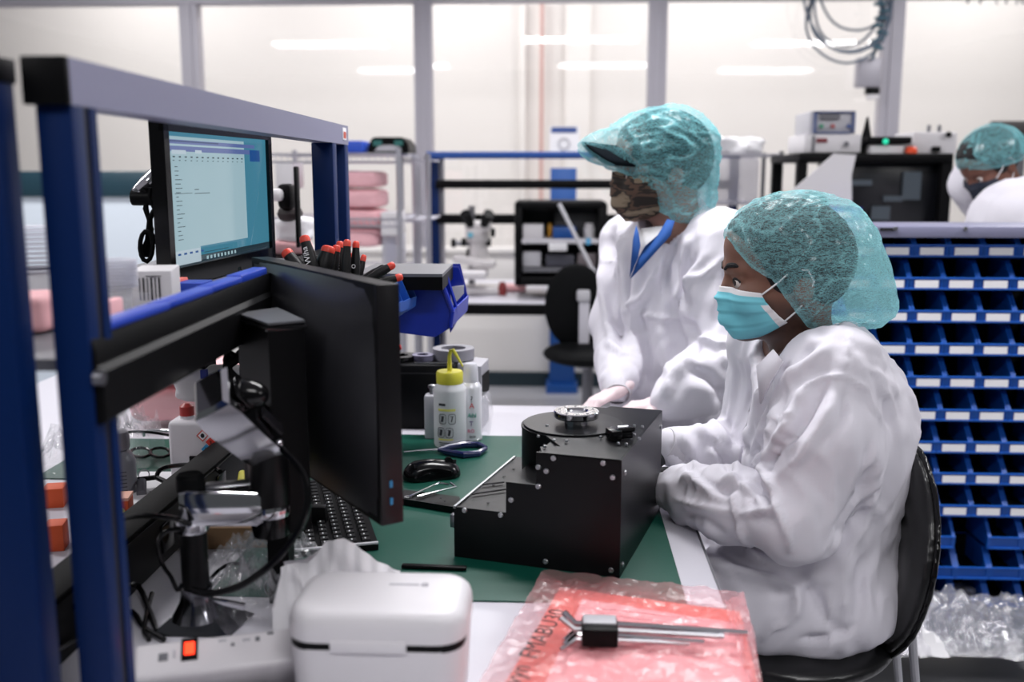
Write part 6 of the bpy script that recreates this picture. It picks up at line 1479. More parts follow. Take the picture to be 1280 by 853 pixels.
def bouffant(s_fn, Mx, edge_pts, parent, name, m, seed, h=.0036, wr=.006, label=None, zfn=None):
    """hairnet: implicit shell cut along an elastic edge z=f(x) in the head frame, wrinkled"""
    s = SDF((-.23, -.14, -.16), (.24, .14, .20), h); s_fn(s)
    V, F = s.mesh(); V = smoothv(V, F, 2); N = vnormals(V, F)
    X = [p[0] for p in edge_pts][::-1]; Z = [p[1] for p in edge_pts][::-1]
    ze = np.interp(V[:, 0], X, Z) if zfn is None else zfn(V)
    W3 = V*np.array([1, 1, 1]); warp = np.stack([pnoise(W3*9+seed), pnoise(W3*9+seed+5), pnoise(W3*9+seed+11)], 1)*.05
    r = 1-np.abs(pnoise((W3+warp)*np.array([9, 20, 24])+seed))*2.2; r2 = 1-np.abs(pnoise((W3+warp)*np.array([22, 46, 50])+seed*2))*2.4
    V = V+N*((np.clip(r, -1, 1)**3*.5*wr+np.clip(r2, -.5, 1)*wr*.28)[:, None])
    keep = (V[:, 2] > ze-.001); fk = keep[F].any(1); F = F[fk]
    low = ~keep; V[low, 2] = ze[low]+0*V[low, 2]
    # gather towards the head at the edge
    d = np.clip((V[:, 2]-ze)/.016, 0, 1); c = np.array([-.01, 0]); V[:, :2] = c+(V[:, :2]-c)*(1-.05*(1-d))[:, None]
    used = np.unique(F); mp_ = -np.ones(len(V), int); mp_[used] = np.arange(len(used)); V = V[used]; F = mp_[F]; d = d[used]
    V2 = xf(V, Mx)
    # fold ridges carry more cloth
    rr = r[used]; edge = np.clip((-V[:, 0]-.088)/.035, 0, 1)*.34+np.clip(1-d, 0, 1)*.40+np.clip((rr-.82)*1.8, 0, .28)
    o = ndobj(name, V2, F, m, parent)
    at = o.data.attributes.new('edge', 'FLOAT', 'POINT'); at.data.foreach_set('value', edge.astype(np.float32))
    return o
def hair_cap(Mx, parent, m, zlow=.02, grow=.006):
    s = SDF((-.14, -.11, -.11), (.13, .11, .16), .005)
    s.ell((-.012, 0, .030), (.100+grow, .078+grow, .092+grow), 0); s.ell((.030, 0, .055), (.058+grow, .060+grow, .052+grow), .03)
    s.ell((.125, 0, -.02), (.100, .14, .108), .006, 'sub'); s.ell((.02, 0, -.10), (.10, .14, .085), .01, 'sub')
    V, F = s.mesh(); N = vnormals(V, F); V = V+N*(pnoise(V*70)*.0025)[:, None]
    return ndobj('hair', xf(V, Mx), F, m, parent)
def hand_sdf(org, ang, pitch, roll, side, sc=1.0, curl=.35, h=.0030, wrist=True):
    """hand frame: +x to the fingers, +y towards the thumb*side, +z back of the hand"""
    Mx = basis(org, ang, pitch, roll, sc)
    s = SDF((-.09, -.075, -.085), (.20, .085, .05), h)
    s.cone((.0, 0, 0), .026, (.060, .018*side, 0), .017, .02, flat=((0, 0, 1), 1.55)); s.cone((.0, 0, 0), .026, (.062, -.022*side, -.002), .016, .02, flat=((0, 0, 1), 1.55)); s.cone((-.03, 0, 0), .026, (.0, 0, 0), .026, .02, flat=((0, 0, 1), 1.35))
    L = [(.026, .044, .026, .021), (.009, .048, .029, .022), (-.009, .045, .027, .021), (-.026, .035, .021, .018)]
    for i, (y, a, b, c) in enumerate(L):
        p = Vector((.070-(.006 if i == 3 else 0)-(.003 if i == 0 else 0), y*side, 0)); t = curl*(1+.12*i); sp = (1.5-i)*.05*side
        pts = [(p, .0092)]
        for q, (l_, k) in enumerate(((a, 1), (b, 2.1), (c, 2.9))):
            an = -t*k; d = Vector((math.cos(an)*math.cos(sp), math.sin(sp)*math.cos(an), math.sin(an))); p = p+d*l_; pts.append((p, .0088-.0008*(q+1)))
        s.chain([(tuple(p_), r) for p_, r in pts], .003)
        s.cone((.03, y*side*.8, -.002), .010, tuple(pts[0][0]), .0095, .006)
    tp = [(( .008, .022*side, -.006), .014), ((.036, .048*side, -.014), .0115), ((.060, .062*side, -.020), .0098), ((.082, .066*side, -.026), .0082)]
    s.chain(tp, .006)
    V, F = s.mesh(); V = smoothv(V, F, 1); return xf(V, Mx), F
def joinVF(parts):
    Vs = []; Fs = []; n = 0
    for V, F in parts: Vs.append(V); Fs.append(F+n); n += len(V)
    return np.concatenate(Vs), np.concatenate(Fs)
def crinkle(V, N, seed, amp=.004, dirn=(1, 1, .35), sc=22):
    W3 = V*np.array(dirn); warp = np.stack([pnoise(V*6+seed), pnoise(V*6+seed+3), pnoise(V*6+seed+9)], 1)*.06
    a = pnoise((W3+warp)*sc+seed); r = 1-np.abs(a)*2.4; b = pnoise((W3+warp)*sc*2.1+seed*3)
    return N*((np.clip(r, -.6, 1)*amp*.6+b*amp*.25+pnoise(V*7+seed)*amp*1.2)[:, None])
# ------------------------------------------------------------------ 1. seated worker
SD = 1.74
pers = thing('person', 'seated worker in white gown, teal hairnet and light blue mask beside the green mat', 'person', (.50, 1.72, 0))
hc = W(979, 346, SD); MH = basis(hc, math.radians(180), math.radians(-2), 0, 1.05)
hV, hF = head_sdf(.0026).mesh(); hV = smoothv(hV, hF, 1); hV = xf(hV, MH)
sh1 = W(1040, 470, 1.58); el1 = W(996, 650, 1.51); wr1 = W(844, 615, 1.69)
sh2 = Vector((sh1.x-.02, sh1.y+.36, sh1.z+.01)); el2 = W(935, 590, 1.93); wr2 = W(848, 560, 1.86)
pel = Vector((.46, 1.71, .80))
b = SDF((-.12, 1.36, .0), (.76, 2.08, 1.22), .011)
b.ell((.470, 1.72, 1.02), (.10, .15, .16), 0); b.ell((.46, 1.72, .90), (.10, .14, .13), .05); b.ell(tuple(pel), (.12, .16, .06), .05)
b.cone(tuple(sh1), .050, tuple(sh2), .050, .05); b.cone((.47, 1.72, 1.13), .06, (hc.x+.045, hc.y, hc.z-.16), .052, .03)
for a_, e_, w_ in ((sh1, el1, wr1), (sh2, el2, wr2)): b.cone(tuple(a_), .046, tuple(e_), .038, .03); b.cone(tuple(e_), .038, tuple(w_), .026, .02)
for y in (1.62, 1.82): b.chain([((.46, y, .80), .055), ((.06, y, .775), .050), ((.12, y, .34), .042), ((.12, y, .27), .036), ((-.03, y, .235), .033)], .03)
bV, bF = b.mesh(); bV = smoothv(bV, bF, 2)
h1V, h1F = hand_sdf(wr1+Vector((-.060, .01, -.006)), math.radians(176), math.radians(-6), math.radians(-8), 1, .95, .38) if False else hand_sdf(wr1+Vector((-.028, .030, -.004)), math.radians(138), math.radians(-4), math.radians(10), -1, .90, .5)
h2V, h2F = hand_sdf(wr2+Vector((-.03, .0, -.008)), math.radians(185), math.radians(-4), math.radians(-10), 1, .9, .35)
V, F = joinVF([(hV, hF), (bV, bF)])
body = ndobj('body', V, F, M['skin1'], pers)
Lc = xf(V, MH.inverted()); S_ = lambda t: np.clip(t, 0, 1)**2*(3-2*np.clip(t, 0, 1))
bf_ = S_((-Lc[:, 2]-.022+.25*(Lc[:, 0]-.02))/.022)*S_((Lc[:, 0]+.045)/.025)*S_((.150+Lc[:, 2])/.03)*(.86+.14*pnoise(Lc*90))
at_ = body.data.attributes.new('beard', 'FLOAT', 'POINT'); at_.data.foreach_set('value', np.clip(bf_*.8, 0, 1).astype(np.float32))
for gV, gF in ((h1V, h1F), (h2V, h2F)): ndobj('glove', gV, gF, mat('dark_glove', '1D1E24', .6), pers)
eye_set(pers, MH); lid_brow(pers, MH)
hair_cap(MH, pers, M['hair'])
# gown
g = SDF((-.0, 1.40, .50), (.74, 2.06, 1.30), .0065)
g.ell((.468, 1.72, 1.02), (.126, .185, .19), 0); g.ell((.450, 1.72, .86), (.128, .185, .20), .06); g.ell((.445, 1.71, .78), (.150, .20, .11), .06)
g.ell((.497, 1.72, 1.06), (.103, .16, .16), .05)
g.cone(tuple(sh1+Vector((.0, .015, -.015))), .070, tuple(sh2+Vector((0, -.02, -.01))), .070, .06)
g.cone((.485, 1.72, 1.14), .080, (.470, 1.72, 1.185), .066, .04)
# near arm: baggy sleeve
g.chain([(tuple(sh1+Vector((0, .02, -.01))), .078), (tuple(sh1.lerp(el1, .5)+Vector((.005, .0, 0))), .080), (tuple(el1+Vector((.0, 0, .01))), .068)], .035)
g.chain([(tuple(el1+Vector((-.01, 0, .008))), .066), (tuple(el1.lerp(wr1, .5)+Vector((0, 0, .002))), .056), (tuple(wr1.lerp(el1, .10)), .044), (tuple(wr1), .034)], .03)
g.chain([(tuple(sh2), .072), (tuple(el2+Vector((0, 0, .02))), .070), (tuple(wr2.lerp(el2, .45)), .060), (tuple(wr2), .038)], .035)
for y in (1.63, 1.81): g.chain([((.43, y, .80), .095), ((.31, y, .79), .080)], .05)
g.cone((.34, 1.58, .78), .05, (.32, 1.86, .78), .05, .06)
g.halfspace((0, 0, .738), (-.05, 0, -1))
# neck opening
nk = Vector((hc.x+.035, hc.y, hc.z-.14))
g.cone((nk.x+.02, nk.y, nk.z-.10), .060, (nk.x-.04, nk.y, nk.z+.11), .110, .012, 'sub')
g.ell((nk.x-.055, nk.y, 1.238), (.085, .085, .048), .012, 'sub')
g.cone((.345, 1.70, 1.21), .042, (.385, 1.70, 1.13), .018, .012, 'sub')
V, F = g.mesh(); V = smoothv(V, F, 3); N = vnormals(V, F)
V = V+crinkle(V, N, 4.2, .0085, (1, 1, .6), 17); N = vnormals(V, F)
lines = [  # pixel polylines on the near side: (points, width px, height m)
 ([(1064, 412), (1060, 440), (1056, 468)], 2.2, .0035),                                   # shoulder seam
 ([(1056, 470), (1082, 486), (1092, 510), (1110, 535)], 2.6, .005),
 ([(1056, 470), (1030, 472), (1010, 482), (998, 498)], 3, .006), ([(1010, 488), (998, 505), (985, 535), (965, 555)], 6, .010),
 ([(1045, 478), (1038, 510), (1022, 540), (1000, 572), (972, 598)], 7, .009), ([(1062, 480), (1050, 530), (1030, 560)], 6, -.006),
 ([(1030, 482), (1015, 512), (1000, 535), (978, 560)], 5, -.008), ([(985, 470), (975, 500), (958, 540), (945, 575)], 6, -.010),
 ([(1000, 450), (975, 490), (955, 530), (938, 580)], 7, .009), ([(960, 470), (945, 510), (925, 560), (915, 600)], 6, .009), ([(968, 478), (952, 520), (935, 565)], 4, -.007),
 ([(955, 562), (950, 580), (962, 600), (967, 618)], 5, .012), ([(946, 590), (942, 605), (952, 618), (962, 630)], 4, -.014),
 ([(975, 560), (962, 578), (958, 596)], 4, -.009), ([(1090, 540), (1085, 590), (1065, 640), (1030, 690)], 8, -.008), ([(1100, 560), (1092, 610), (1075, 660), (1045, 705)], 8, .007),
 ([(965, 622), (975, 645), (985, 668), (988, 690)], 4, .009), ([(922, 645), (945, 640), (965, 636)], 3, .006), ([(922, 650), (930, 670), (942, 690), (960, 705)], 4, .008), ([(935, 650), (950, 648), (970, 650)], 8, -.006),
 ([(850, 605), (862, 597), (880, 608), (895, 618)], 5, .010), ([(875, 600), (895, 612), (915, 615), (930, 600)], 5, -.008), ([(900, 604), (915, 600), (928, 608), (940, 614)], 5, .009), ([(845, 625), (870, 632), (900, 640), (920, 640)], 4, .006), ([(850, 640), (880, 650), (905, 668)], 5, -.006),
 ([(920, 600), (917, 625), (925, 650)], 4, .007), ([(945, 605), (938, 620), (940, 636)], 4, -.007),
 ([(875, 680), (905, 690), (940, 705), (975, 720)], 6, -.008), ([(880, 700), (920, 715), (960, 720), (998, 735), (995, 765), (985, 778)], 6, .012), ([(985, 778), (965, 785), (950, 800)], 4, .006),
 ([(1003, 722), (1020, 750), (1035, 780), (1055, 790)], 9, -.009), ([(1060, 680), (1050, 730), (1060, 770)], 10, .008), ([(1080, 690), (1075, 740), (1070, 790)], 8, -.006), ([(1000, 800), (1040, 798), (1075, 782)], 5, -.007),
 ([(1110, 470), (1125, 520), (1130, 560)], 9, .006), ([(1090, 450), (1105, 500), (1112, 540)], 8, -.006), ([(1040, 430), (1010, 455), (985, 475)], 6, .006), ([(1020, 432), (995, 455), (972, 470)], 4, -.005),
 ([(885, 545), (900, 570), (918, 592)], 4, -.012), ([(905, 520), (920, 548), (938, 570)], 4, -.010), ([(850, 540), (862, 560), (870, 585)], 6, .008), ([(865, 530), (890, 550), (900, 580)], 6, .008), ([(840, 560), (856, 575), (866, 590)], 4, -.006), ([(885, 525), (902, 540), (912, 560)], 5, .008), ([(955, 520), (985, 524), (1000, 520)], 2.5, .003)]
V = V+N*(1.5*creases(V, N, lines))[:, None]
gown = ndobj('gown', V, F, M['coat'], pers)
# collar
def ringpts(c, rx, ry, tilt, n=26, ph=0, a0=0, a1=2*PI):
    return [Vector(c)+Vector((rx*math.cos(a), ry*math.sin(a), tilt*math.cos(a))) for a in [a0+(a1-a0)*i/(n-1)+ph for i in range(n)]]
def band(pts0, pts1, th=.003):
    m_ = MB(); n = len(pts0); vs = []
    for a, b_ in zip(pts0, pts1): vs += [a, b_]
    m_.raw(vs, [(2*i, 2*i+2, 2*i+3, 2*i+1) for i in range(n-1)]); 
    return m_
cz = Vector((.438, 1.735, 1.190))
a0, a1 = math.radians(-158), math.radians(158)
ob_ = obj('shirt_collar', band(ringpts(cz+Vector((-.004, 0, -.045)), .074, .078, .034, 30, 0, a0, a1), ringpts(cz+Vector((-.006, 0, .008)), .066, .068, .040, 30, 0, a0, a1)), M['blueshirt'], pers, angle=80)
for o_ in (ob_,):
    md = o_.modifiers.new('thick', 'SOLIDIFY'); md.thickness = .003
ob_ = obj('gown_collar', band(ringpts(cz+Vector((.004, 0, -.040)), .082, .080, .040, 30, 0, a0, a1), ringpts(cz+Vector((-.004, 0, -.004)), .076, .073, .044, 30, 0, a0, a1)), M['coat'], pers, angle=80)
md = ob_.modifiers.new('thick', 'SOLIDIFY'); md.thickness = .003
# lapel flap
lp = [W(966, 437, 1.60), W(945, 458, 1.62), W(950, 505, 1.60), W(962, 480, 1.585), W(978, 452, 1.58)]
ob_ = obj('lapel', MB().raw([tuple(p) for p in lp], [(0, 1, 2, 3, 4)]), M['coat'], pers); md = ob_.modifiers.new('thick', 'SOLIDIFY'); md.thickness = .002
# cuffs
def cuff(w_, e_, r0, r1, L=.045, nm='cuff'):
    d = (w_-e_).normalized(); obj(nm, MB().lathe([(r0, -.01), (r0*1.02, .0), (r0*.97, .012), (r0*.99, .020), (r1, L*.8), (r1*.94, L), (r1*.86, L)], w_-d*.012, d, n=28, cap=False), M['coatcuff'], pers_)
pers_ = pers; cuff(wr1, el1, .037, .031); cuff(wr2, el2, .040, .032)
# trousers & shoes
s = SDF((-.16, 1.5, .0), (.60, 1.95, .88), .012)
for y in (1.62, 1.82): s.chain([((.46, y, .795), .058), ((.06, y, .775), .058), ((.12, y, .30), .052)], .03)
V, F = s.mesh(); ndobj('trousers', V, F, mat('navy_trousers', '20263A', .8), pers)
s = SDF((-.20, 1.5, .1), (.24, 1.95, .36), .008)
for y in (1.62, 1.82): s.cone((.12, y, .245), .046, (-.07, y, .238), .038, .02)
s.halfspace((0, 0, .201), (0, 0, -1)); V, F = s.mesh(); ndobj('shoes', V, F, M['rubber'], pers)
# surgical mask
from mathutils.bvhtree import BVHTree
def mask_mesh(Mx, m, parent, band_m, nm='face_mask', top=-.012, bot=-.101, f0=54, f1=84, front=.107, rise=.034, puff=.0, edge_m=None, straps=True):
    V0, F0 = head_sdf(.004).mesh(); bvh = BVHTree.FromPolygons([Vector(p) for p in V0], [tuple(f) for f in F0])
    nu, nv = 48, 30; R_ = np.zeros((nv+1, nu+1)); PH = np.zeros_like(R_); Z = np.zeros_like(R_)
    for j in range(nv+1):
        v = j/nv
        for i in range(nu+1):
            a = (i/nu-.5)*2; ph = math.radians((f0+(f1-f0)*v**1.2)*a); z = top+(bot-top)*v+rise*a*a*v**1.5-.006*a*a*(1-v)
            d = Vector((math.cos(ph), math.sin(ph), 0)); h_ = bvh.ray_cast(Vector((0, 0, z))+d*.25, -d); r = (Vector((h_[0].x, h_[0].y, 0)).length if h_[0] is not None else .05)+.0032
            fr_ = (front-.030*max(0, v-.62)**1.3/.38**1.3-.006*(1-v)**4)*(1-.0*v)
            prof = fr_*math.exp(-(abs(ph)/.62)**2.2)
            R_[j, i] = max(r, prof); PH[j, i] = ph; Z[j, i] = z
    for _ in range(4):
        Q = R_.copy(); Q[1:-1, 1:-1] = (R_[:-2, 1:-1]+R_[2:, 1:-1]+R_[1:-1, :-2]+R_[1:-1, 2:])/4; R_ = np.maximum(R_*.3+Q*.7, R_-.002)
    vs = []
    for j in range(nv+1):
        v = j/nv
        for i in range(nu+1):
            a = (i/nu-.5)*2; pl = .0036*((v*4) % 1)*(1 if .18 < v < .84 else 0)*(1-.5*abs(a))
            r = R_[j, i]+pl+.0012*float(pnoise(np.array([[a*2.2, v*5, 3.3]]))[0]); vs.append(tuple(Mx@Vector((r*math.cos(PH[j, i]), r*math.sin(PH[j, i]), Z[j, i]))))
    mb = MB(); fs = []
    for j in range(nv):
        for i in range(nu): k = j*(nu+1)+i; fs.append((k, k+1, k+nu+2, k+nu+1))
    mb.raw(vs, fs)
    for fi, f in enumerate(mb.bm.faces):
        j, i = fi//nu, fi % nu; f.material_index = 1 if (j < 3 or ((i < 3 or i > nu-4) and j > 8)) else 0
    o = obj(nm, mb, [m, edge_m or M['label']], parent, angle=80); md = o.modifiers.new('thick', 'SOLIDIFY'); md.thickness = .0012
    if straps:
        for sg_ in (1, -1):
            iT = (nu+1)*1+(nu if sg_ > 0 else 0); iB = (nu+1)*(nv-3)+(nu if sg_ > 0 else 0)
            eT = Mx@Vector((.002, .0785*sg_, .020)); eM = Mx@Vector((-.030, .082*sg_, .0)); eB = Mx@Vector((-.020, .076*sg_, -.030)); ou = Mx.to_3x3()@Vector((0, .007*sg_, 0))
            obj('ear_loop', MB().tube([Vector(vs[iT]), Vector(vs[iT]).lerp(eT, .5)+ou, eT, Mx@Vector((-.02, .084*sg_, .018)), eM, eB, Vector(vs[iB]).lerp(eB, .5)+ou, Vector(vs[iB])], .0016, n=6), M['label'], parent)
    return o
mask_mesh(MH, M['masksky'], pers, M['label'])
# hairnet
def net1(s):
    s.ell((-.010, 0, .040), (.112, .092, .098), 0); s.ell((-.075, 0, .030), (.075, .085, .085), .05); s.ell((-.115, 0, -.028), (.062, .070, .062), .05); s.cone((-.06, 0, -.05), .055, (-.145, 0, -.062), .034, .03); s.ell((-.022, 0, -.018), (.060, .100, .062), .04)
bouffant(net1, MH, [(.24, .10), (.100, .075), (.088, .050), (.066, .022), (.036, .004), (.016, -.024), (-.006, -.052), (-.028, -.076), (-.07, -.089), (-.21, -.084)], pers, 'hairnet', M['net'], 2.3)
# ------------------------------------------------------------------ his chair
ch = thing('office_chair', 'black upholstered chair with chrome back bar under the seated worker', 'chair', (.55, 1.72, 0))
bt_, bb_ = W(1132, 556, 1.72), W(1072, 796, 1.72)
sb_t = Vector((bt_.x-.01, 1.72, bt_.z)); sb_b = Vector((bb_.x-.01, 1.72, bb_.z))
s = SDF((.45, 1.45, .5), (.85, 2.0, 1.05), .0065)
axd = (sb_t-sb_b); Lb = axd.length; axd.normalize(); nb = Vector((axd.z, 0, -axd.x)); cb_ = (sb_t+sb_b)/2
Rb = Matrix((nb, Vector((0, 1, 0)), axd)).transposed()
s.ell(tuple(cb_+nb*.012), (.030, .215, Lb*.52), 0, R=Rb); s.ell(tuple(cb_-nb*.10), (.11, .30, .30), .01, 'sub', R=Rb)
V, F = s.mesh(); V = smoothv(V, F, 2); ndobj('backrest', V, F, mat('chair_vinyl', '161618', .3), ch)
s = SDF((.45, 1.45, .5), (.90, 2.0, 1.05), .0065); s.ell(tuple(cb_+nb*.020), (.018, .222, Lb*.54), 0, R=Rb); V, F = s.mesh(); V = smoothv(V, F, 4); ndobj('back_shell', V, F, M['blackg'], ch)
bar = [W(1156, 645, 1.66), W(1146, 690, 1.66), W(1132, 740, 1.66), W(1130, 775, 1.66), W(1134, 830, 1.66), W(1140, 900, 1.66)]
obj('back_bar', MB().tube(smooth_pts([p+Vector((.012, .0, 0)) for p in bar]), .0075, n=10), M['steel'], ch)
obj('back_bar', MB().tube(smooth_pts([p+Vector((.020, .13, 0)) for p in bar]), .0075, n=10), M['steel'], ch)
kq = W(1160, 693, 1.66); kn_ = obj('knob_shaft', MB().cyl(W(1145, 692, 1.66), kq, .007, n=10), M['steeld'], ch)
kp_ = [((.020 if k % 2 else .0165)*math.cos(2*PI*k/16), (.020 if k % 2 else .0165)*math.sin(2*PI*k/16)*1.1) for k in range(16)]
obj('knob', MB().prism(kp_, kq+Vector((-.002, 0, 0)), (0, 1, 0), (0, 0, 1), (.016, 0, .0)), M['blackg'], ch)
s = SDF((.18, 1.42, .60), (.80, 2.02, .80), .008); s.ell((.405, 1.72, .695), (.195, .23, .045), 0); s.cone((.34, 1.72, .69), .02, (.48, 1.72, .69), .02, .05); V, F = s.mesh(); ndobj('seat', V, F, mat('chair_vinyl', '161618', .3), ch)
obj('column', MB().cyl((.51, 1.72, .10), (.51, 1.72, .67), .028), M['steel'], ch)
for k in range(5):
    a = 2*PI*k/5+.2; e = Vector((.51+.28*math.cos(a), 1.72+.28*math.sin(a), .075)); l_ = obj('leg', MB().cyl((.51, 1.72, .11), e, .024, .015, n=8), M['black'], ch)
    obj('caster', MB().cyl(e+Vector((-.012, 0, -.045)), e+Vector((.012, 0, -.045)), .029, n=14), M['rubber'], l_)
single('footrest', MB().box((.04, 1.72, .10), (.32, .46, .20), bev=.01), M['black'], 'black footrest block under the bench below the seated worker', 'footrest')
# ------------------------------------------------------------------ 2. standing worker
SD2 = 2.58
p2 = thing('person', 'standing worker in white gown, netted cap and camouflage mask at the bench end', 'person', (.30, 2.64, 0))
hc2 = W(826, 214, SD2); MH2 = basis(hc2, math.radians(186), math.radians(-4), 0, 1.16)
hV, hF = head_sdf(.0034).mesh(); hV = xf(smoothv(hV, hF, 1), MH2)
tc_ = Vector((.315, 2.66, 0)); fd = Vector((math.cos(math.radians(212)), math.sin(math.radians(212)), 0)); ld = Vector((-fd.y, fd.x, 0))
shN = W(900, 322, 2.50); shF = W(787, 318, 2.80)
elN = W(912, 455, 2.42); wrN = W(838, 500, 2.33)
elF = W(772, 405, 2.70); wrF = W(772, 484, 2.43)
b = SDF((-.05, 2.15, 0), (.75, 3.05, 1.42), .013)
shN.z += .035; shF.z += .035; mid = (shN+shF)/2
b.ell((mid.x+.01, mid.y, 1.20), (.13, .13, .16), 0); b.ell((mid.x+.03, mid.y+.01, 1.0), (.12, .13, .15), .05); b.ell((mid.x+.04, mid.y+.02, .88), (.14, .14, .12), .05)
b.cone(tuple(shN), .05, tuple(shF), .05, .05); b.cone((mid.x, mid.y, 1.28), .065, (hc2.x+.045, hc2.y, hc2.z-.16), .058, .03)
for a_, e_, w_ in ((shN, elN, wrN), (shF, elF, wrF)): b.cone(tuple(a_), .048, tuple(e_), .040, .03); b.cone(tuple(e_), .040, tuple(w_), .028, .02)
for k in (-1, 1):
    hp = Vector((mid.x+.05, mid.y+.02, .84))+ld*(.10*k); b.chain([(tuple(hp), .095), ((hp.x+.01, hp.y, .46), .062), ((hp.x+.02, hp.y, .09), .045), ((hp.x+fd.x*.14, hp.y+fd.y*.14, .045), .036)], .03)
bV, bF = b.mesh(); bV = smoothv(bV, bF, 2)
V, F = joinVF([(hV, hF), (bV, bF)]); ndobj('body', V, F, M['skin2'], p2)
a1V, a1F = hand_sdf(wrF+Vector((-.004, -.02, -.004)), math.radians(205), math.radians(-22), math.radians(10), -1, .92, .30)
a2V, a2F = hand_sdf(wrN+Vector((-.028, -.0, -.010)), math.radians(180), math.radians(-8), math.radians(0), 1, .92, .30)
for V, F in ((a1V, a1F), (a2V, a2F)): ndobj('glove', V, F, M['glove'], p2)
eye_set(p2, MH2); lid_brow(p2, MH2); hair_cap(MH2, p2, mat('brown_hair', '2A211E', .8))
g = SDF((-.02, 2.18, .62), (.72, 2.98, 1.48), .0085)
g.ell((mid.x+.01, mid.y, 1.21), (.165, .165, .20), 0); g.ell((mid.x+.02, mid.y, 1.0), (.175, .175, .20), .06); g.ell((mid.x+.03, mid.y+.01, .80), (.19, .19, .20), .06)
g.cone(tuple(shN+Vector((0, .01, -.01))), .076, tuple(shF+Vector((0, 0, -.01))), .070, .06); g.cone((mid.x, mid.y, 1.32), .085, (mid.x-.005, mid.y-.02, 1.395), .072, .05)
g.chain([(tuple(shN), .080), (tuple(shN.lerp(elN, .5)), .082), (tuple(elN+Vector((.01, 0, 0))), .082)], .04); g.chain([(tuple(elN), .084), (tuple(elN.lerp(wrN, .55)), .074), (tuple(wrN), .046)], .04)
g.chain([(tuple(shF), .076), (tuple(elF), .066), (tuple(elF.lerp(wrF, .6)), .054), (tuple(wrF), .040)], .035)
nk = Vector((hc2.x+.03, hc2.y, hc2.z-.16))
g.cone((nk.x+.015, nk.y, nk.z-.09), .052, (nk.x-.02, nk.y, nk.z+.14), .085, .012, 'sub')
vA, vB = W(797, 278, 2.52), W(789, 352, 2.44)
g.cone(tuple(vA+Vector((0, .02, .02))), .040, tuple(vB), .006, .012, 'sub')
V, F = g.mesh(); V = smoothv(V, F, 3); N = vnormals(V, F); V = V+crinkle(V, N, 8.1, .010, (1, 1, .25), 17); N = vnormals(V, F)
lines = [([(812, 300), (800, 340), (795, 390), (793, 440), (798, 490)], 5, .010), ([(835, 300), (820, 345), (805, 372), (786, 388)], 4, .009), ([(845, 290), (832, 330), (826, 380)], 5, -.008), ([(858, 300), (850, 345), (845, 385)], 4, .008), ([(868, 320), (860, 350), (858, 395)], 4, -.008),
 ([(880, 320), (868, 345), (856, 380), (862, 410), (870, 440)], 5, .012), ([(903, 322), (880, 345), (865, 352), (858, 365)], 3, .006), ([(858, 395), (868, 420), (872, 445)], 5, -.014), ([(798, 392), (828, 398), (855, 396)], 2.5, .005), ([(802, 400), (806, 440), (806, 490)], 6, -.008), ([(825, 400), (830, 440), (836, 470)], 6, .006),
 ([(870, 430), (885, 425), (900, 432), (912, 428)], 5, .010), ([(868, 445), (845, 470), (825, 500)], 5, .012), ([(860, 460), (885, 470), (905, 490), (890, 510)], 6, -.010), ([(900, 440), (915, 460), (910, 490), (880, 520)], 6, .010), ([(925, 430), (918, 470), (900, 505)], 5, -.009), ([(762, 290), (765, 330), (770, 380)], 6, -.010), ([(752, 330), (758, 380), (765, 430)], 5, .010), ([(760, 400), (775, 410), (782, 420)], 5, -.008),
 ([(758, 430), (775, 440), (780, 450)], 4, .008), ([(920, 310), (925, 350), (918, 390)], 6, .008), ([(905, 330), (905, 370), (893, 410)], 6, -.008), ([(775, 270), (778, 310), (783, 345), (786, 390), (786, 470)], 5, .009), ([(768, 290), (776, 360), (778, 440)], 4, -.008), ([(938, 300), (945, 350), (940, 400)], 6, -.007)]
V = V+N*(2.2*creases(V, N, lines))[:, None]; ndobj('gown', V, F, M['coat'], p2)
cz = Vector((mid.x-.01, mid.y-.02, 1.355)); base_a = math.radians(212)
def ring2(c, r, tilt, z, spread=150):
    out = []
    for i in range(30):
        a = math.radians(-spread+2*spread*i/29); d = -fd*math.cos(a)+ld*math.sin(a); out.append(c+d*r+z_*(z+tilt*math.cos(a)))
    return out
# shirt V
vtop1, vtop2 = W(778, 285, 2.44), W(843, 278, 2.44); vb = W(789, 346, 2.41); 
def panel(nm, pxs, D, m, th=.003, par=p2):
    o = obj(nm, MB().raw([tuple(W(x, y, D_)) for x, y, D_ in pxs], [tuple(range(len(pxs)))]), m, par); md = o.modifiers.new('t', 'SOLIDIFY'); md.thickness = th; return o
panel('shirt_front', [(797, 300, 2.475), (806, 316, 2.46), (828, 292, 2.465), (838, 282, 2.50), (820, 283, 2.53), (802, 286, 2.52)], 0, M['label'])
panel('shirt_collar', [(843, 276, 2.44), (834, 274, 2.45), (822, 294, 2.435), (806, 308, 2.43), (798, 322, 2.43), (788, 348, 2.42), (802, 334, 2.41), (822, 312, 2.42), (838, 294, 2.43)], 0, M['blueshirt'])
panel('shirt_collar', [(795, 282, 2.45), (791, 300, 2.44), (787, 346, 2.42), (797, 322, 2.42), (800, 306, 2.43), (798, 292, 2.44)], 0, M['blueshirt'])
pers_ = p2; cuff(wrF, elF, .040, .034); cuff(wrN, elN, .046, .036)
s = SDF((.0, 2.3, .0), (.70, 3.0, .95), .013)
for k in (-1, 1):
    hp = Vector((mid.x+.05, mid.y+.02, .84))+ld*(.10*k); s.chain([(tuple(hp), .105), ((hp.x+.01, hp.y, .46), .074), ((hp.x+.02, hp.y, .10), .06)], .03)
V, F = s.mesh(); ndobj('trousers', V, F, mat('dark_jeans', '25304A', .8), p2)
s = SDF((.0, 2.2, .0), (.72, 3.0, .16), .010)
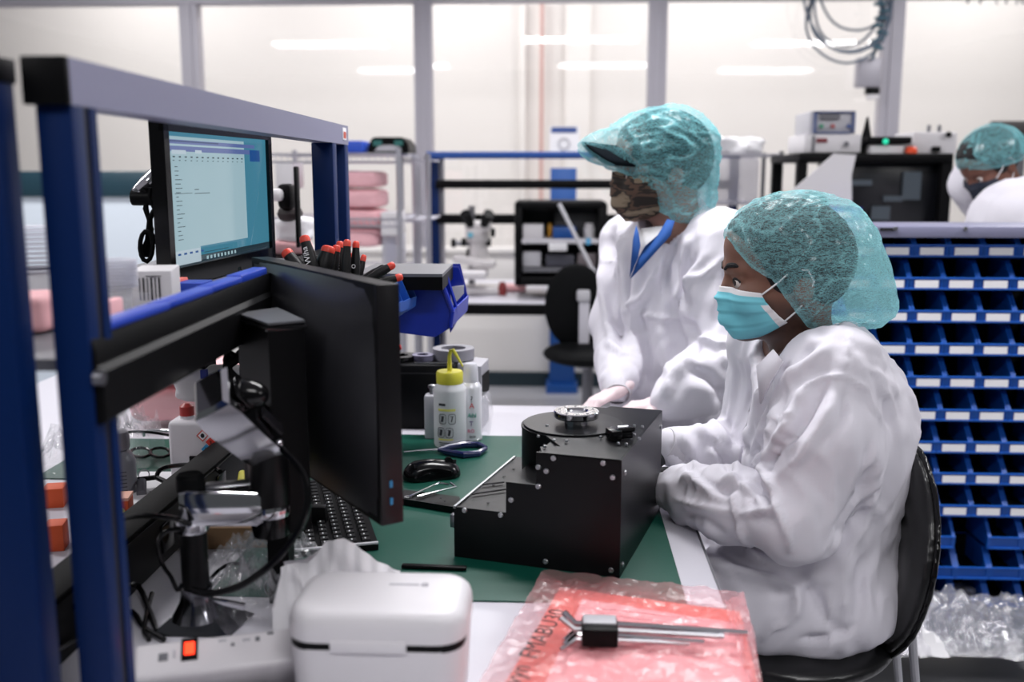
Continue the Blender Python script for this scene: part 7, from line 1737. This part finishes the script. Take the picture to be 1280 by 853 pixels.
for k in (-1, 1):
    hp = Vector((mid.x+.07, mid.y+.02, .84))+ld*(.10*k); s.cone((hp.x, hp.y, .055), .048, (hp.x+fd.x*.17, hp.y+fd.y*.17, .042), .040, .02)
s.halfspace((0, 0, .003), (0, 0, -1)); V, F = s.mesh(); ndobj('shoes', V, F, M['rubber'], p2)
# camouflage mask
cm = mat('camouflage_cloth', '6E604C', .85); nt = cm.node_tree; bs_ = nt.nodes['Principled BSDF']; tcn = nt.nodes.new('ShaderNodeTexCoord'); nz_ = nt.nodes.new('ShaderNodeTexNoise'); nz_.inputs['Scale'].default_value = 17; nz_.inputs['Detail'].default_value = 2
mpn = nt.nodes.new('ShaderNodeMapping'); mpn.inputs['Scale'].default_value = (.8, .8, 2.2); rp_ = nt.nodes.new('ShaderNodeValToRGB'); rp_.color_ramp.interpolation = 'CONSTANT'
rp_.color_ramp.elements[0].color = lin('26201C'); rp_.color_ramp.elements[1].color = lin('8B7B68'); rp_.color_ramp.elements[1].position = .62
for pos, c in ((.42, '5A4438'), (.5, '2E2722'), (.56, '7A6A58')): e = rp_.color_ramp.elements.new(pos); e.color = lin(c)
nt.links.new(tcn.outputs['Object'], mpn.inputs[0]); nt.links.new(mpn.outputs[0], nz_.inputs['Vector']); nt.links.new(nz_.outputs[0], rp_.inputs[0]); nt.links.new(rp_.outputs[0], bs_.inputs['Base Color'])
mask_mesh(MH2, cm, p2, cm, top=.006, bot=-.104, f0=62, f1=80, front=.114, rise=.02, edge_m=cm, straps=False)
# ball cap: crown + brim
s = SDF((-.13, -.11, -.02), (.24, .11, .16), .0045)
s.ell((-.010, 0, .045), (.104, .086, .088), 0); s.halfspace((0, 0, .022), (-.12, 0, -1)); 
V, F = s.mesh(); ndobj('cap_crown', xf(V, MH2), F, M['cap'], p2)
bv = []; bf = []
for j in range(9):
    for i in range(17):
        a = (i/16-.5)*2; t = j/8; y = a*.074*(1-.12*t*t); x0_ = .094-.034*a*a; x = x0_+(.075*(1-.35*a**4))*t; z = .062+.014*t-.056*a*a*(.85+.15*t); bv.append(tuple(MH2@Vector((x, y, z))))
for j in range(8):
    for i in range(16): k = j*17+i; bf.append((k, k+1, k+18, k+17))
o_ = obj('cap_brim', MB().raw(bv, bf), M['cap'], p2, angle=60); md = o_.modifiers.new('t', 'SOLIDIFY'); md.thickness = .004
def net2(s):
    s.ell((-.014, 0, .040), (.116, .094, .098), 0); s.cone((.04, 0, .045), .068, (.148, 0, .060), .028, .045); s.ell((-.030, 0, -.040), (.085, .086, .075), .04); s.ell((-.045, 0, -.075), (.055, .070, .045), .04)
def z2(V):
    return np.interp(V[:, 0], [-.2, -.07, -.04, -.02, 0, .02, .035, .05, .09, .17, .24], [-.100, -.118, -.126, -.122, -.095, -.084, -.066, -.036, .000, .034, .06])
bouffant(net2, MH2, [(0, 0), (1, 1)], p2, 'hairnet', M['net2'], 6.1, h=.0045, wr=.010, zfn=z2)
# ------------------------------------------------------------------ 3. worker at the right edge
SD3 = 3.75
p3 = thing('person', 'worker in teal hairnet and dark mask bending at the right edge of the photo', 'person', (W(1275, 300, SD3).x, SD3+.1, 0))
hc3 = W(1237, 207, SD3); MH3 = basis(hc3, math.radians(200), math.radians(-32), 0, 1.06)
hV, hF = head_sdf(.005).mesh(); hV = xf(smoothv(hV, hF, 1), MH3)
b = SDF((hc3.x-.45, SD3-.4, 0), (hc3.x+.65, SD3+.5, 1.5), .016)
tx, ty = W(1300, 300, SD3).x, SD3+.05
b.ell((tx, ty, 1.20), (.14, .16, .18), 0); b.ell((tx+.04, ty, .95), (.14, .16, .2), .05); b.cone((tx-.02, ty, 1.30), .07, tuple(MH3@Vector((-.03, 0, -.14))), .055, .04); b.cone((tx, ty-.17, 1.30), .05, (tx-.22, ty-.22, 1.10), .04, .03); b.cone((tx-.22, ty-.22, 1.10), .04, (tx-.38, ty-.05, 1.12), .03, .02)
for k in (-1, 1): b.chain([((tx+.05, ty+.1*k, .85), .095), ((tx+.06, ty+.1*k, .46), .06), ((tx+.07, ty+.1*k, .09), .045), ((tx-.08, ty+.1*k, .045), .036)], .03)
bV, bF = b.mesh(); V, F = joinVF([(hV, hF), (bV, bF)]); ndobj('body', V, F, M['skin3'], p3)
g = SDF((hc3.x-.45, SD3-.4, .5), (hc3.x+.75, SD3+.5, 1.6), .012)
g.ell((tx+.02, ty, 1.20), (.19, .21, .22), 0); g.ell((tx+.05, ty, .92), (.2, .22, .28), .06); g.cone((tx-.01, ty-.16, 1.29), .085, (tx+.0, ty+.16, 1.29), .085, .06); g.ell((tx+.02, ty, 1.34), (.13, .15, .08), .05)
bk_ = W(1285, 278, SD3-.2); g.ell(tuple(bk_), (.20, .17, .16), .05)
g.chain([((tx-.01, ty-.18, 1.27), .085), ((tx-.22, ty-.22, 1.12), .078), ((tx-.36, ty-.08, 1.13), .05)], .04)
nkc = MH3@Vector((-.03, 0, -.12)); g.ell(tuple(nkc+Vector((0, 0, .02))), (.075, .075, .07), .012, 'sub')
V, F = g.mesh(); V = smoothv(V, F, 2); N = vnormals(V, F); V = V+crinkle(V, N, 3.3, .007, (1, 1, .3), 13); ndobj('gown', V, F, M['coat'], p3)
# white sleeve of the raised far arm beside the face
s = SDF((hc3.x-.40, SD3-.05, 1.05), (hc3.x+.2, SD3+.5, 1.6), .010)
fa = [(W(1262, 262, SD3+.26), .060), (W(1225, 250, SD3+.24), .070), (W(1212, 232, SD3+.22), .072), (W(1216, 212, SD3+.24), .062)]
s.chain([(tuple(p), r) for p, r in fa], .03); V, F = s.mesh(); N = vnormals(V, F); V = V+crinkle(V, N, 5.3, .005); ndobj('sleeve', V, F, M['coat'], p3)
s = SDF((tx-.2, ty-.3, 0), (tx+.3, ty+.3, .95), .015)
for k in (-1, 1): s.chain([((tx+.05, ty+.1*k, .85), .105), ((tx+.06, ty+.1*k, .46), .075), ((tx+.07, ty+.1*k, .08), .06)], .03)
V, F = s.mesh(); ndobj('trousers', V, F, mat('navy_trousers', '20263A', .8), p3)
eye_set(p3, MH3); hair_cap(MH3, p3, M['hair'])
mask_mesh(MH3, M['maskdark'], p3, M['maskdark'], edge_m=M['maskdark'], puff=.004)
def net3(s): s.ell((-.012, 0, .038), (.112, .092, .094), 0); s.ell((-.055, 0, .020), (.075, .080, .075), .04)
bouffant(net3, MH3, [(.24, .07), (.100, .045), (.066, .022), (.03, .010), (-.02, -.006), (-.07, -.020), (-.2, -.020)], p3, 'hairnet', M['net2'], 4.4, h=.005)
